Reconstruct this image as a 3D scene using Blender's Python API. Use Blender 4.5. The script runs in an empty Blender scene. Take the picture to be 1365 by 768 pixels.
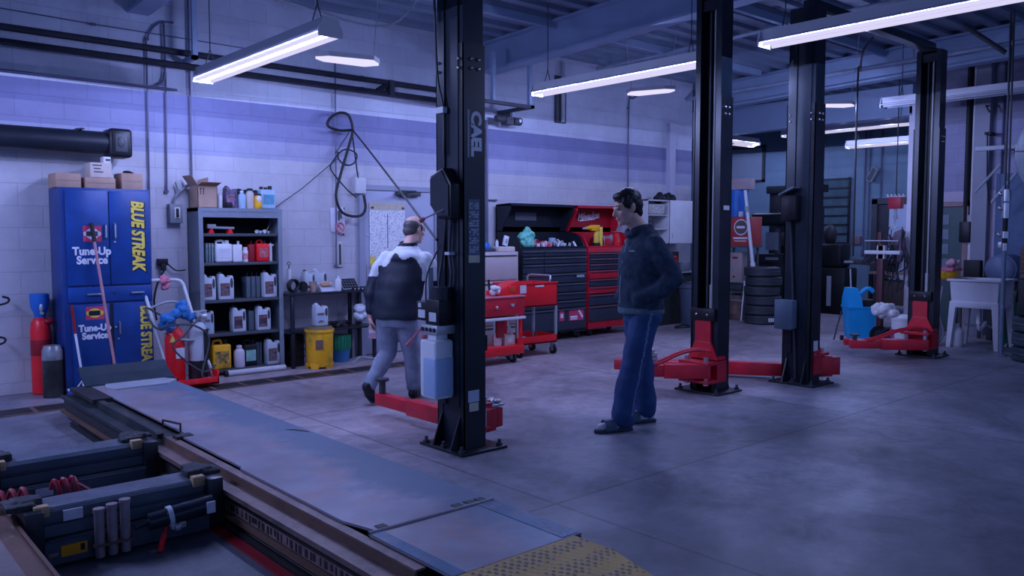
import bpy, bmesh, math, random
from mathutils import Vector, Matrix, Euler
random.seed(7)
SC = bpy.context.scene
COL = SC.collection
PI = math.pi

# ------------------------------------------------------------------ materials
MATS = {}
def mat(name, col, rough=.5, metal=0., var=.12, scale=6., bump=0., spec=.4, alpha=1., trans=0., dirt=None, dirt_amt=.5, dirt_scale=3., emit=None, estr=0.):
    if name in MATS: return MATS[name]
    m = bpy.data.materials.new(name); m.use_nodes = True
    n = m.node_tree.nodes; l = m.node_tree.links
    b = n['Principled BSDF']
    b.inputs['Roughness'].default_value = rough; b.inputs['Metallic'].default_value = metal
    b.inputs['Specular IOR Level'].default_value = spec
    b.inputs['Alpha'].default_value = alpha
    b.inputs['Transmission Weight'].default_value = trans
    tc = n.new('ShaderNodeTexCoord')
    nz = n.new('ShaderNodeTexNoise'); nz.inputs['Scale'].default_value = scale; nz.inputs['Detail'].default_value = 5
    l.new(tc.outputs['Object'], nz.inputs['Vector'])
    rp = n.new('ShaderNodeValToRGB')
    rp.color_ramp.elements[0].position = .3; rp.color_ramp.elements[1].position = .7
    rp.color_ramp.elements[0].color = (*[max(0, c*(1-var)) for c in col], 1)
    rp.color_ramp.elements[1].color = (*[min(1, c*(1+var)) for c in col], 1)
    l.new(nz.outputs['Fac'], rp.inputs['Fac'])
    out = rp.outputs['Color']
    if dirt:
        n2 = n.new('ShaderNodeTexNoise'); n2.inputs['Scale'].default_value = dirt_scale; n2.inputs['Detail'].default_value = 8
        n2.inputs['Roughness'].default_value = .65
        l.new(tc.outputs['Object'], n2.inputs['Vector'])
        r2 = n.new('ShaderNodeValToRGB'); r2.color_ramp.elements[0].position = .48; r2.color_ramp.elements[1].position = .66
        r2.color_ramp.elements[0].color = (0, 0, 0, 1); r2.color_ramp.elements[1].color = (dirt_amt,)*3 + (1,)
        l.new(n2.outputs['Fac'], r2.inputs['Fac'])
        mx = n.new('ShaderNodeMixRGB'); l.new(r2.outputs['Color'], mx.inputs['Fac']); l.new(out, mx.inputs['Color1'])
        mx.inputs['Color2'].default_value = (*dirt, 1); out = mx.outputs['Color']
    l.new(out, b.inputs['Base Color'])
    if bump:
        bp = n.new('ShaderNodeBump'); bp.inputs['Strength'].default_value = bump; bp.inputs['Distance'].default_value = .01
        n3 = n.new('ShaderNodeTexNoise'); n3.inputs['Scale'].default_value = scale*5; l.new(tc.outputs['Object'], n3.inputs['Vector'])
        l.new(n3.outputs['Fac'], bp.inputs['Height']); l.new(bp.outputs['Normal'], b.inputs['Normal'])
    if emit:
        b.inputs['Emission Color'].default_value = (*emit, 1); b.inputs['Emission Strength'].default_value = estr
    MATS[name] = m
    return m

# ------------------------------------------------------------------ mesh builder
SPLIT = set('worn_blue_edge power_cable stop_bracket gusset couplings hinge_slots sleeve_bolts carriage_bolts cable_clamp arm_pin trolley_sticker jack_sticker drawer_handle lock hanger_strut window_pane_ pale_bars bracket_strut post_label stand_steel loose_adapters stacked_pads pump_bolts power_unit_sticker screw_cap regulator wall_bracket mount_plate tool_bar_ latch cross_bar hanging_chain end_carrier strip_lettering notice_lettering label_lettering'.split())
def islands(bm):
    seen = set(); out = []
    for v in bm.verts:
        if v in seen: continue
        st = [v]; seen.add(v); isl = []
        while st:
            a = st.pop(); isl.append(a)
            for e in a.link_edges:
                o = e.other_vert(a)
                if o not in seen: seen.add(o); st.append(o)
        out.append(isl)
    return out
class MB:
    def __init__(s): s.bm = bmesh.new(); s.M = Matrix.Identity(4)
    def _v(s, p): return s.bm.verts.new(s.M @ Vector(p))
    def box(s, x0, x1, y0, y1, z0, z1, bv=0., mi=0, seg=2):
        v = [s._v(p) for p in ((x0,y0,z0),(x1,y0,z0),(x1,y1,z0),(x0,y1,z0),(x0,y0,z1),(x1,y0,z1),(x1,y1,z1),(x0,y1,z1))]
        fs = [s.bm.faces.new([v[i] for i in q]) for q in ((3,2,1,0),(4,5,6,7),(0,1,5,4),(1,2,6,5),(2,3,7,6),(3,0,4,7))]
        for f in fs: f.material_index = mi
        if bv:
            es = list({e for f in fs for e in f.edges})
            r = bmesh.ops.bevel(s.bm, geom=es, offset=bv, segments=seg, affect='EDGES', profile=.5)
            for f in r['faces']: f.material_index = mi
        return s
    def cyl(s, p, q, r, r2=None, n=16, mi=0, cap=True):
        p = Vector(p); q = Vector(q); r2 = r if r2 is None else r2
        d = (q-p).normalized(); u = d.orthogonal().normalized(); w = d.cross(u)
        A = []; B = []
        for i in range(n):
            a = 2*PI*i/n; o = u*math.cos(a)+w*math.sin(a)
            A.append(s._v(p+o*r)); B.append(s._v(q+o*r2))
        for i in range(n):
            j = (i+1) % n
            s.bm.faces.new((A[i],A[j],B[j],B[i])).material_index = mi
        if cap:
            s.bm.faces.new(A[::-1]).material_index = mi; s.bm.faces.new(B).material_index = mi
        return s
    def tube(s, pts, r, n=8, mi=0, smooth=0, closed=False):
        P = [Vector(p) for p in pts]
        if smooth: P = catmull(P, smooth, closed)
        m = len(P); rings = []; u = None
        for i in range(m):
            if closed: d = (P[(i+1) % m]-P[i-1]).normalized()
            else: d = (P[min(i+1,m-1)]-P[max(i-1,0)]).normalized()
            if u is None: u = d.orthogonal().normalized()
            else:
                u = u - d*u.dot(d)
                u = u.normalized() if u.length > 1e-6 else d.orthogonal().normalized()
            w = d.cross(u)
            rr = r[i] if isinstance(r, (list, tuple)) else r
            rings.append([s._v(P[i]+(u*math.cos(2*PI*k/n)+w*math.sin(2*PI*k/n))*rr) for k in range(n)])
        for i in range(m if closed else m-1):
            a = rings[i]; b = rings[(i+1) % m]
            for k in range(n):
                j = (k+1) % n
                s.bm.faces.new((a[k],a[j],b[j],b[k])).material_index = mi
        if not closed:
            s.bm.faces.new(rings[0][::-1]).material_index = mi; s.bm.faces.new(rings[-1]).material_index = mi
        return s
    def lathe(s, prof, c=(0,0,0), n=24, mi=0, sx=1., sy=1.):
        c = Vector(c); rings = []
        for r, z in prof:
            rings.append([s._v(c+Vector((max(r,1e-4)*math.cos(2*PI*k/n)*sx, max(r,1e-4)*math.sin(2*PI*k/n)*sy, z))) for k in range(n)])
        for a, b in zip(rings, rings[1:]):
            for k in range(n):
                j = (k+1) % n
                s.bm.faces.new((a[k],a[j],b[j],b[k])).material_index = mi
        s.bm.faces.new(rings[0][::-1]).material_index = mi; s.bm.faces.new(rings[-1]).material_index = mi
        return s
    def prism(s, poly, axis, a0, a1, mi=0, bv=0.):
        def P(p, a): return {'x': (a,p[0],p[1]), 'y': (p[0],a,p[1]), 'z': (p[0],p[1],a)}[axis]
        A = [s._v(P(p,a0)) for p in poly]; B = [s._v(P(p,a1)) for p in poly]; n = len(poly)
        fs = [s.bm.faces.new(A), s.bm.faces.new(B[::-1])]
        for i in range(n):
            j = (i+1) % n
            fs.append(s.bm.faces.new((A[j],A[i],B[i],B[j])))
        bmesh.ops.recalc_face_normals(s.bm, faces=fs)
        for f in fs: f.material_index = mi
        if bv:
            es = list({e for f in fs for e in f.edges})
            r = bmesh.ops.bevel(s.bm, geom=es, offset=bv, segments=2, affect='EDGES', profile=.5)
            for f in r['faces']: f.material_index = mi
        return s
    def ell(s, c, r, rot=None, n=16, mi=0):
        if not isinstance(r, (tuple, list)): r = (r, r, r)
        R = Euler(rot).to_matrix().to_4x4() if rot else Matrix.Identity(4)
        T = s.M @ Matrix.Translation(c) @ R @ Matrix.Diagonal((*r, 1))
        g = bmesh.ops.create_uvsphere(s.bm, u_segments=n, v_segments=max(6, n*2//3), radius=1., matrix=T)
        for v in g['verts']:
            for f in v.link_faces: f.material_index = mi
        return s
    def cap(s, p, r, q, r2=None, n=12, mi=0):
        r2 = r if r2 is None else r2
        s.ell(p, r, n=n, mi=mi); s.ell(q, r2, n=n, mi=mi)
        if (Vector(p)-Vector(q)).length > 1e-5: s.cyl(p, q, r, r2, n=n, mi=mi)
        return s
    def chain(s, pts, n=12):
        for (p, r), (q, r2) in zip(pts, pts[1:]): s.cap(p, r, q, r2, n=n)
        return s
    def poly(s, pts, mi=0):
        s.bm.faces.new([s._v(p) for p in pts]).material_index = mi
        return s
    def loft(s, rings, mi=0):
        R = [[s._v(p) for p in r] for r in rings]; n = len(R[0])
        for a, b in zip(R, R[1:]):
            for k in range(n):
                j = (k+1) % n
                s.bm.faces.new((a[k],a[j],b[j],b[k])).material_index = mi
        s.bm.faces.new(R[0][::-1]).material_index = mi; s.bm.faces.new(R[-1]).material_index = mi
        return s
    def build(s, name, mats, parent=None, angle=35, noise=0.):
        if not isinstance(mats, (list, tuple)): mats = [mats]
        if name in SPLIT and parent is not None:
            out = None
            for isl in islands(s.bm):
                q = bmesh.new(); vm = {v: q.verts.new(v.co) for v in isl}
                for f in {f for v in isl for f in v.link_faces}: q.faces.new([vm[v] for v in f.verts]).material_index = f.material_index
                me = bpy.data.meshes.new(name); q.to_mesh(me); q.free()
                o = link(name, me, list(mats), parent, angle); out = out or o
            s.bm.free(); return out
        bmesh.ops.recalc_face_normals(s.bm, faces=s.bm.faces) if noise < 0 else None
        me = bpy.data.meshes.new(name); s.bm.to_mesh(me); s.bm.free()
        return link(name, me, mats, parent, angle)

def catmull(P, k, closed=False):
    out = []; m = len(P)
    for i in range(m if closed else m-1):
        if closed: p0, p1, p2, p3 = P[i-1], P[i], P[(i+1) % m], P[(i+2) % m]
        else: p0, p1, p2, p3 = P[max(i-1,0)], P[i], P[i+1], P[min(i+2,m-1)]
        for j in range(k):
            t = j/k
            out.append(.5*((2*p1)+(p2-p0)*t+(2*p0-5*p1+4*p2-p3)*t*t+(3*p1-p0-3*p2+p3)*t**3))
    if not closed: out.append(P[-1])
    return out

ORG = {}
def org_of(o):
    while o is not None:
        if o.name in ORG: return ORG[o.name]
        o = o.parent
    return Vector((0,0,0))

def link(name, me, mats, parent=None, angle=35):
    for m in mats: me.materials.append(m)
    if angle is not None:
        for p in me.polygons: p.use_smooth = True
        me.set_sharp_from_angle(angle=math.radians(angle))
    o = bpy.data.objects.new(name, me); COL.objects.link(o)
    if parent is not None:
        og = org_of(parent)
        if og.length: me.transform(Matrix.Translation(-og))
        o.parent = parent
    else:
        xs = [v.co for v in me.vertices]
        c = Vector(((min(v.x for v in xs)+max(v.x for v in xs))/2, (min(v.y for v in xs)+max(v.y for v in xs))/2, min(v.z for v in xs)))
        me.transform(Matrix.Translation(-c)); o.location = c
        ORG[o.name] = c
    return o

def tag(o, label, cat, group=None, kind=None):
    o['label'] = label; o['category'] = cat
    if group: o['group'] = group
    if kind: o['kind'] = kind
    return o
def lab(o, label): o['label'] = label; return o
def thing(name, label, cat, loc=(0,0,0), rotz=0., group=None, world=False):
    o = bpy.data.objects.new(name, None); COL.objects.link(o)
    o.location = loc; o.rotation_euler = (0,0,rotz); o.empty_display_size = .05
    tag(o, label, cat, group)
    if world: ORG[o.name] = Vector(loc)
    else: ORG[o.name] = Vector((0,0,0))
    return o
def struct(o):
    o['kind'] = 'structure'; return o
def dup(root, loc, rotz=None, label=None, group=None):
    def cp(o, par):
        c = o.copy(); COL.objects.link(c)
        c.parent = par
        for ch in o.children: cp(ch, c)
        return c
    r = cp(root, None); r.location = loc
    if rotz is not None: r.rotation_euler = (0,0,rotz)
    if label: r['label'] = label
    if group: r['group'] = group
    return r

def blob(mb, voxel=.01, it=6, fac=.5):
    """one continuous skin grown over overlapping closed shapes"""
    me = bpy.data.meshes.new('grow'); mb.bm.to_mesh(me); mb.bm.free()
    o = bpy.data.objects.new('grow', me); COL.objects.link(o)
    md = o.modifiers.new('r', 'REMESH'); md.mode = 'VOXEL'; md.voxel_size = voxel
    sm = o.modifiers.new('s', 'SMOOTH'); sm.factor = fac; sm.iterations = it
    dg = bpy.context.evaluated_depsgraph_get(); dg.update()
    out = bpy.data.meshes.new_from_object(o.evaluated_get(dg))
    bpy.data.objects.remove(o); bpy.data.meshes.remove(me)
    return out
def skin(name, mb, m, parent, voxel=.01, it=6, wrinkle=0., wscale=9., paint=None):
    me = blob(mb, voxel, it)
    if wrinkle:
        from mathutils import noise as N
        for v in me.vertices:
            v.co += v.normal*(wrinkle*N.noise(v.co*wscale)+wrinkle*.6*N.noise(Vector((v.co.x*wscale*.6, v.co.y*wscale*.6, v.co.z*wscale*2.2))))
    mats = m if isinstance(m, (list, tuple)) else [m]
    o = link(name, me, mats, parent, angle=180)
    if paint:
        for p in me.polygons: p.material_index = paint(p.center)
    return o

def text(name, s, size, m, parent, M, sx=1., offset=0., ext=.0012, shear=0., spacing=1., label=None, lines=.9):
    cu = bpy.data.curves.new('t', 'FONT'); cu.body = s; cu.size = size; cu.extrude = ext; cu.offset = offset
    cu.align_x = 'CENTER'; cu.align_y = 'CENTER'; cu.shear = shear; cu.space_character = spacing; cu.space_line = lines
    cu.resolution_u = 3
    o = bpy.data.objects.new('t', cu); COL.objects.link(o)
    dg = bpy.context.evaluated_depsgraph_get(); dg.update()
    me = bpy.data.meshes.new_from_object(o.evaluated_get(dg))
    bpy.data.objects.remove(o)
    me.transform(M @ Matrix.Diagonal((sx,1,1,1)))
    r = link(name, me, [m], parent, angle=None)
    return r
def face_my(x, y, z, rot=0.):   # text on a face looking to -Y
    return Matrix.Translation((x,y,z)) @ Matrix.Rotation(PI/2,4,'X') @ Matrix.Rotation(rot,4,'Z')
def face_mx(x, y, z, rot=0.):   # text on a face looking to -X
    return Matrix.Translation((x,y,z)) @ Matrix.Rotation(-PI/2,4,'Z') @ Matrix.Rotation(PI/2,4,'X') @ Matrix.Rotation(rot,4,'Z')

# ------------------------------------------------------------------ palette
STEEL  = mat('painted_black_steel', (.010,.013,.02), .32, .0, .25, 3, spec=.45, dirt=(.03,.03,.035), dirt_amt=.35)
NAVY   = mat('blue_black_enamel', (.010,.018,.03), .3, 0, .2, 3, spec=.4, dirt=(.03,.035,.045), dirt_amt=.3)
RED    = mat('red_lift_paint', (.60,.012,.03), .4, 0, .15, 5, spec=.5, dirt=(.08,.02,.02), dirt_amt=.4)
RED2   = mat('bright_red_enamel', (.82,.012,.02), .35, 0, .08, 4, spec=.5)
DKRED  = mat('dark_red_enamel', (.3,.01,.02), .4, 0, .1, 4)
BLUE   = mat('blue_cabinet_enamel', (.005,.045,.215), .38, 0, .12, 2.5, spec=.5, dirt=(.01,.1,.45), dirt_amt=.4, dirt_scale=2)
WHITE  = mat('white_plastic', (.72,.72,.74), .45, 0, .06, 5)
OFFW   = mat('off_white_paint', (.6,.6,.62), .5, 0, .1, 5, dirt=(.3,.3,.32), dirt_amt=.3)
GREY   = mat('grey_enamel', (.2,.22,.25), .45, 0, .12, 4, dirt=(.1,.1,.11), dirt_amt=.4)
MGREY  = mat('mid_grey_plastic', (.33,.36,.4), .45, 0, .1, 6)
DGREY  = mat('dark_grey_metal', (.06,.065,.075), .5, .2, .2, 6)
BLACK  = mat('black_rubber', (.012,.012,.014), .6, 0, .25, 10)
BLKPL  = mat('black_plastic', (.012,.012,.016), .4, 0, .2, 8, spec=.3)
CHROME = mat('bare_metal', (.55,.56,.58), .28, .9, .1, 10)
ALU    = mat('dull_aluminium', (.5,.51,.53), .45, .6, .1, 8)
CARD   = mat('brown_cardboard', (.42,.27,.2), .8, 0, .1, 8)
CARDIN = mat('dark_cardboard_liner', (.3,.19,.14), .85, 0, .1, 8)  # darker brown for flaps, tape and rims
TAN    = mat('tan_file_cabinet_paint', (.5,.42,.42), .5, 0, .06, 4)
YEL    = mat('yellow_plastic', (1.0,.46,.015), .45, 0, .12, 5, dirt=(.12,.08,.03), dirt_amt=.7, dirt_scale=5)
YEL2   = mat('yellow_print', (.8,.62,.1), .5, 0, .1, 30)
GREEN  = mat('green_plastic', (.02,.25,.12), .5, 0, .2, 8)
TEAL   = mat('teal_plastic', (.05,.3,.32), .5, 0, .2, 8)
CYAN   = mat('cyan_plastic', (.01,.36,.72), .45, 0, .12, 5)
LBLUE  = mat('pale_blue_plastic', (.35,.5,.62), .45, 0, .1, 5)
PINKW  = mat('pinkish_white_plastic', (.72,.62,.7), .45, 0, .08, 5)
RUST   = mat('rusty_steel', (.16,.09,.075), .7, .2, .3, 7, .3, dirt=(.05,.035,.035), dirt_amt=.6)
PINKR  = mat('faded_red_paint', (.6,.16,.2), .6, 0, .2, 8)
WOOD   = mat('bare_wood', (.45,.3,.16), .7, 0, .2, 12)
BLUEV  = mat('bright_blue_paint', (.02,.14,.5), .45, 0, .12, 6)
WORLD=.75
TUBE_E=160
TUBE_F=75
LED_E=80
# ------------------------------------------------------------------ camera
cam = bpy.data.cameras.new('camera'); cam.sensor_width = 36; cam.lens = 36*1099.1/1365
cam.clip_start = .05; cam.clip_end = 100
co = bpy.data.objects.new('camera', cam); COL.objects.link(co); SC.camera = co
R_ = Vector((.74962,-.66186,0)); D_ = Vector((-.04326,-.04900,-.99786)); F_ = Vector((.66045,.74802,-.06537))
m = Matrix.Identity(4)
for i in range(3): m[i][0] = R_[i]; m[i][1] = -D_[i]; m[i][2] = -F_[i]
m[2][3] = 1.47
co.matrix_world = m

SC.view_settings.view_transform = 'Standard'; SC.view_settings.look = 'None'
SC.view_settings.exposure = -.06; SC.view_settings.gamma = 1.; SC.view_settings.use_curve_mapping = False

# ------------------------------------------------------------------ world: dim bluish evening sky seen through the open bay behind the camera
w = bpy.data.worlds.new('world'); SC.world = w; w.use_nodes = True
bg = w.node_tree.nodes['Background']; bg.inputs['Color'].default_value = (.19,.32,.85,1); bg.inputs['Strength'].default_value = WORLD

# ------------------------------------------------------------------ materials of the shell
def block_wall(name, low, high, split=None, band=None, axis='x', zoff=.1):
    m = bpy.data.materials.new(name); m.use_nodes = True; n = m.node_tree.nodes; l = m.node_tree.links
    b = n['Principled BSDF']; b.inputs['Roughness'].default_value = .55; b.inputs['Specular IOR Level'].default_value = .25
    g = n.new('ShaderNodeNewGeometry'); sp = n.new('ShaderNodeSeparateXYZ'); l.new(g.outputs['Position'], sp.inputs[0])
    cb = n.new('ShaderNodeCombineXYZ'); l.new(sp.outputs['X' if axis == 'x' else 'Y'], cb.inputs[0])
    ad = n.new('ShaderNodeMath'); ad.operation = 'ADD'; ad.inputs[1].default_value = zoff; l.new(sp.outputs['Z'], ad.inputs[0])
    l.new(ad.outputs[0], cb.inputs[1])
    br = n.new('ShaderNodeTexBrick'); l.new(cb.outputs[0], br.inputs['Vector'])
    br.offset = .5; br.squash = 1
    br.inputs['Scale'].default_value = 1; br.inputs['Brick Width'].default_value = .406; br.inputs['Row Height'].default_value = .2032
    br.inputs['Mortar Size'].default_value = .005; br.inputs['Mortar Smooth'].default_value = .6; br.inputs['Bias'].default_value = 0
    br.inputs['Color1'].default_value = (.93,.93,.93,1); br.inputs['Color2'].default_value = (1,1,1,1); br.inputs['Mortar'].default_value = (.83,.83,.84,1)
    nz = n.new('ShaderNodeTexNoise'); nz.inputs['Scale'].default_value = 1.3; nz.inputs['Detail'].default_value = 8; nz.inputs['Roughness'].default_value = .7
    l.new(g.outputs['Position'], nz.inputs['Vector'])
    rp = n.new('ShaderNodeValToRGB'); rp.color_ramp.elements[0].color = (.78,.78,.8,1); rp.color_ramp.elements[1].color = (1.05,1.05,1.05,1)
    rp.color_ramp.elements[0].position = .3; rp.color_ramp.elements[1].position = .65; l.new(nz.outputs['Fac'], rp.inputs['Fac'])
    m1 = n.new('ShaderNodeMixRGB'); m1.blend_type = 'MULTIPLY'; m1.inputs['Fac'].default_value = 1
    l.new(br.outputs['Color'], m1.inputs['Color1']); l.new(rp.outputs['Color'], m1.inputs['Color2'])
    # colour by height: `low` first, `high` above `split`; `band` lists steps below the split
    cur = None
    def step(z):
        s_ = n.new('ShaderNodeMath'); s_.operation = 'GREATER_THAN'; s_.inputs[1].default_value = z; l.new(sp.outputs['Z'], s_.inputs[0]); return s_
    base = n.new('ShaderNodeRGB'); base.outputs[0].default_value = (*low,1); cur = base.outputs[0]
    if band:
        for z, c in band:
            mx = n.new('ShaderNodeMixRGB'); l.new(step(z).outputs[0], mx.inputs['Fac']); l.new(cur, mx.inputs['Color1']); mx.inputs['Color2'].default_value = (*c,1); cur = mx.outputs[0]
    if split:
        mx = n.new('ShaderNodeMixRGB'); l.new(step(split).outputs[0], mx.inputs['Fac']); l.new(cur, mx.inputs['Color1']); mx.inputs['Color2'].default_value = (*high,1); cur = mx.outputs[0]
    m2 = n.new('ShaderNodeMixRGB'); m2.blend_type = 'MULTIPLY'; m2.inputs['Fac'].default_value = 1
    l.new(m1.outputs[0], m2.inputs['Color1']); l.new(cur, m2.inputs['Color2']); l.new(m2.outputs[0], b.inputs['Base Color'])
    bp = n.new('ShaderNodeBump'); bp.inputs['Strength'].default_value = .4; bp.inputs['Distance'].default_value = .006; bp.invert = True
    l.new(br.outputs['Fac'], bp.inputs['Height']); l.new(bp.outputs['Normal'], b.inputs['Normal'])
    return m
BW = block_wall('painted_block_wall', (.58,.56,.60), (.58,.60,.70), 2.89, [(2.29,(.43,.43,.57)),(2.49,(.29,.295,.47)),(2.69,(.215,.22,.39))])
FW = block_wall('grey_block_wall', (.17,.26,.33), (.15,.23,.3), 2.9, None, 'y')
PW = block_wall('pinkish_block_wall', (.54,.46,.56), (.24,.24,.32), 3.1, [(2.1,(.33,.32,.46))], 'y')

def concrete():
    m = bpy.data.materials.new('stained_concrete'); m.use_nodes = True; n = m.node_tree.nodes; l = m.node_tree.links
    b = n['Principled BSDF']
    g = n.new('ShaderNodeNewGeometry')
    def noise(s, d, r=.6, dist=0):
        z = n.new('ShaderNodeTexNoise'); z.inputs['Scale'].default_value = s; z.inputs['Detail'].default_value = d; z.inputs['Roughness'].default_value = r
        z.inputs['Distortion'].default_value = dist
        l.new(g.outputs['Position'], z.inputs['Vector']); return z
    def ramp(src, stops):
        r = n.new('ShaderNodeValToRGB'); cr = r.color_ramp
        while len(cr.elements) < len(stops): cr.elements.new(.5)
        for e, (p, c) in zip(cr.elements, stops): e.position = p; e.color = (*c,1)
        l.new(src, r.inputs['Fac']); return r
    big = ramp(noise(.55, 9, .62, .6).outputs['Fac'], [(.32,(.095,.092,.105)),(.5,(.185,.18,.20)),(.68,(.28,.265,.285))])
    fine = ramp(noise(9, 8, .7).outputs['Fac'], [(.3,(.72,)*3),(.7,(1.2,)*3)])
    sp = ramp(noise(2.3, 6, .7, 1.2).outputs['Fac'], [(.35,(.42,)*3),(.5,(1,)*3)])
    m1 = n.new('ShaderNodeMixRGB'); m1.blend_type = 'MULTIPLY'; m1.inputs['Fac'].default_value = 1
    l.new(big.outputs[0], m1.inputs['Color1']); l.new(fine.outputs[0], m1.inputs['Color2'])
    m2 = n.new('ShaderNodeMixRGB'); m2.blend_type = 'MULTIPLY'; m2.inputs['Fac'].default_value = .55
    l.new(m1.outputs[0], m2.inputs['Color1']); l.new(sp.outputs[0], m2.inputs['Color2'])
    # sawn joints of the slab
    br = n.new('ShaderNodeTexBrick'); br.offset = 0; br.inputs['Scale'].default_value = 1; br.inputs['Brick Width'].default_value = 3.4; br.inputs['Row Height'].default_value = 2.9
    br.inputs['Mortar Size'].default_value = .012; br.inputs['Mortar Smooth'].default_value = .3
    br.inputs['Color1'].default_value = br.inputs['Color2'].default_value = (1,1,1,1); br.inputs['Mortar'].default_value = (.35,.35,.35,1)
    mp = n.new('ShaderNodeMapping'); mp.inputs['Location'].default_value = (.3,-.25,0); l.new(g.outputs['Position'], mp.inputs['Vector']); l.new(mp.outputs[0], br.inputs['Vector'])
    m3 = n.new('ShaderNodeMixRGB'); m3.blend_type = 'MULTIPLY'; m3.inputs['Fac'].default_value = .8
    l.new(m2.outputs[0], m3.inputs['Color1']); l.new(br.outputs['Color'], m3.inputs['Color2'])
    # light painted into the concrete towards the benches, shade into the front and left bay
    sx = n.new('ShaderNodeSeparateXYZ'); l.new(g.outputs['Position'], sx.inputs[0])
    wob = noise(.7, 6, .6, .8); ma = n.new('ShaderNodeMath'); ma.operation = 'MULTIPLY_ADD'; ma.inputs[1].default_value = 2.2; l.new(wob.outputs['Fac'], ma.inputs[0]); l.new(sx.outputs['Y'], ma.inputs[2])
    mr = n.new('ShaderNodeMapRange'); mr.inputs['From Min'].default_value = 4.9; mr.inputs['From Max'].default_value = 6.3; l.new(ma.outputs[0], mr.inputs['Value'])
    light_zone = n.new('ShaderNodeMixRGB'); light_zone.inputs['Color1'].default_value = (.80,.88,1.0,1); light_zone.inputs['Color2'].default_value = (1.75,1.5,1.5,1); mrx = n.new('ShaderNodeMapRange'); mrx.inputs['From Min'].default_value = 1.3; mrx.inputs['From Max'].default_value = 2.2; l.new(sx.outputs['X'], mrx.inputs['Value'])
    mm = n.new('ShaderNodeMath'); mm.operation = 'MULTIPLY'; l.new(mr.outputs[0], mm.inputs[0]); l.new(mrx.outputs[0], mm.inputs[1]); l.new(mm.outputs[0], light_zone.inputs['Fac'])
    m4 = n.new('ShaderNodeMixRGB'); m4.blend_type = 'MULTIPLY'; m4.inputs['Fac'].default_value = 1; l.new(m3.outputs[0], m4.inputs['Color1']); l.new(light_zone.outputs[0], m4.inputs['Color2'])
    l.new(m4.outputs[0], b.inputs['Base Color'])
    rr = ramp(noise(1.6, 6).outputs['Fac'], [(.3,(.38,)*3),(.7,(.62,)*3)]); l.new(rr.outputs[0], b.inputs['Roughness'])
    b.inputs['Specular IOR Level'].default_value = .45
    bp = n.new('ShaderNodeBump'); bp.inputs['Strength'].default_value = .12; bp.inputs['Distance'].default_value = .01
    l.new(noise(14, 6).outputs['Fac'], bp.inputs['Height']); l.new(bp.outputs['Normal'], b.inputs['Normal'])
    return m
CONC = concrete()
DECK = mat('white_roof_deck', (.24,.30,.40), .6, 0, .12, 1.5)
BEAMM = mat('painted_roof_beam', (.32,.41,.56), .55, 0, .08, 2)

def simple_struct(name, m, *boxes):
    b = MB()
    for q in boxes: b.box(*q)
    return struct(b.build(name, m))
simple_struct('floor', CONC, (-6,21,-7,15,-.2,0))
WY = 8.65
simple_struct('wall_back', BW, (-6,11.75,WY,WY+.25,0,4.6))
# the big opening beyond the end of the back wall leads to a deeper bay
simple_struct('wall_far', FW, (17.4,17.65,4.5,15,0,4.6))
simple_struct('wall_recess', FW, (11.75,17.4,13.4,13.65,0,4.6))
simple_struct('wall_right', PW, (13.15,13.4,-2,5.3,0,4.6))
simple_struct('trim_pier', mat('pier_white', (.85,.82,.88), .55, 0, .08, 3), (13.0,13.42,5.28,5.54,0,3.42))
simple_struct('trim_pilaster', mat('wall_end_pier', (.46,.45,.55), .55, 0, .08, 3), (11.05,11.2,8.57,WY,0,3.3))
b = MB(); b.box(13.03,13.15,4.42,4.62,0,4.5); struct(b.build('trim_column', mat('column_grey', (.24,.25,.3), .5, 0, .1, 3)))

# roof: sloping ribbed deck on beams
SL = .035
def deckz(y): return 4.02+SL*(WY-y)
b = MB()
def sl_box(x0,x1,y0,y1,zb,zt):   # box that follows the roof slope
    v = [b._v(p) for p in ((x0,y0,zb(y0)),(x1,y0,zb(y0)),(x1,y1,zb(y1)),(x0,y1,zb(y1)),(x0,y0,zt(y0)),(x1,y0,zt(y0)),(x1,y1,zt(y1)),(x0,y1,zt(y1)))]
    for q in ((3,2,1,0),(4,5,6,7),(0,1,5,4),(1,2,6,5),(2,3,7,6),(3,0,4,7)): b.bm.faces.new([v[i] for i in q])
sl_box(-6,21,-7,15,lambda y: deckz(y)+.05,lambda y: deckz(y)+.15)
y = -2.
while y < 14.5:
    sl_box(-6,21,y,y+.11,lambda q: deckz(q)-.005,lambda q: deckz(q)+.06); y += .3
struct(b.build('ceiling', DECK, angle=None))
def roof_beam(x, name, depth=.36, w=.2):
    global b
    b = MB()
    sl_box(x-.02,x+.02,-7,WY,lambda y: deckz(y)-depth,lambda y: deckz(y))
    sl_box(x-w/2,x+w/2,-7,WY,lambda y: deckz(y)-depth-.03,lambda y: deckz(y)-depth)
    sl_box(x-w/2,x+w/2,-7,WY,lambda y: deckz(y)-.03,lambda y: deckz(y)-.001)
    return struct(b.build(name, BEAMM, angle=None))
roof_beam(2.72,'beam_1'); roof_beam(7.2,'beam_2',.38); roof_beam(12.1,'beam_3',.4)
b = MB(); sl_box(-6,11.7,7.3,7.36,lambda y: deckz(y)-.1,lambda y: deckz(y)); sl_box(-6,13,5.5,5.56,lambda y: deckz(y)-.1,lambda y: deckz(y)); struct(b.build('beam_4', BEAMM, angle=None))
b = MB(); b.box(13.0,13.2,5.5,13.4,3.3,3.75); b.box(12.98,13.22,5.5,13.4,3.28,3.31); struct(b.build('beam_5', BEAMM))

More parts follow.
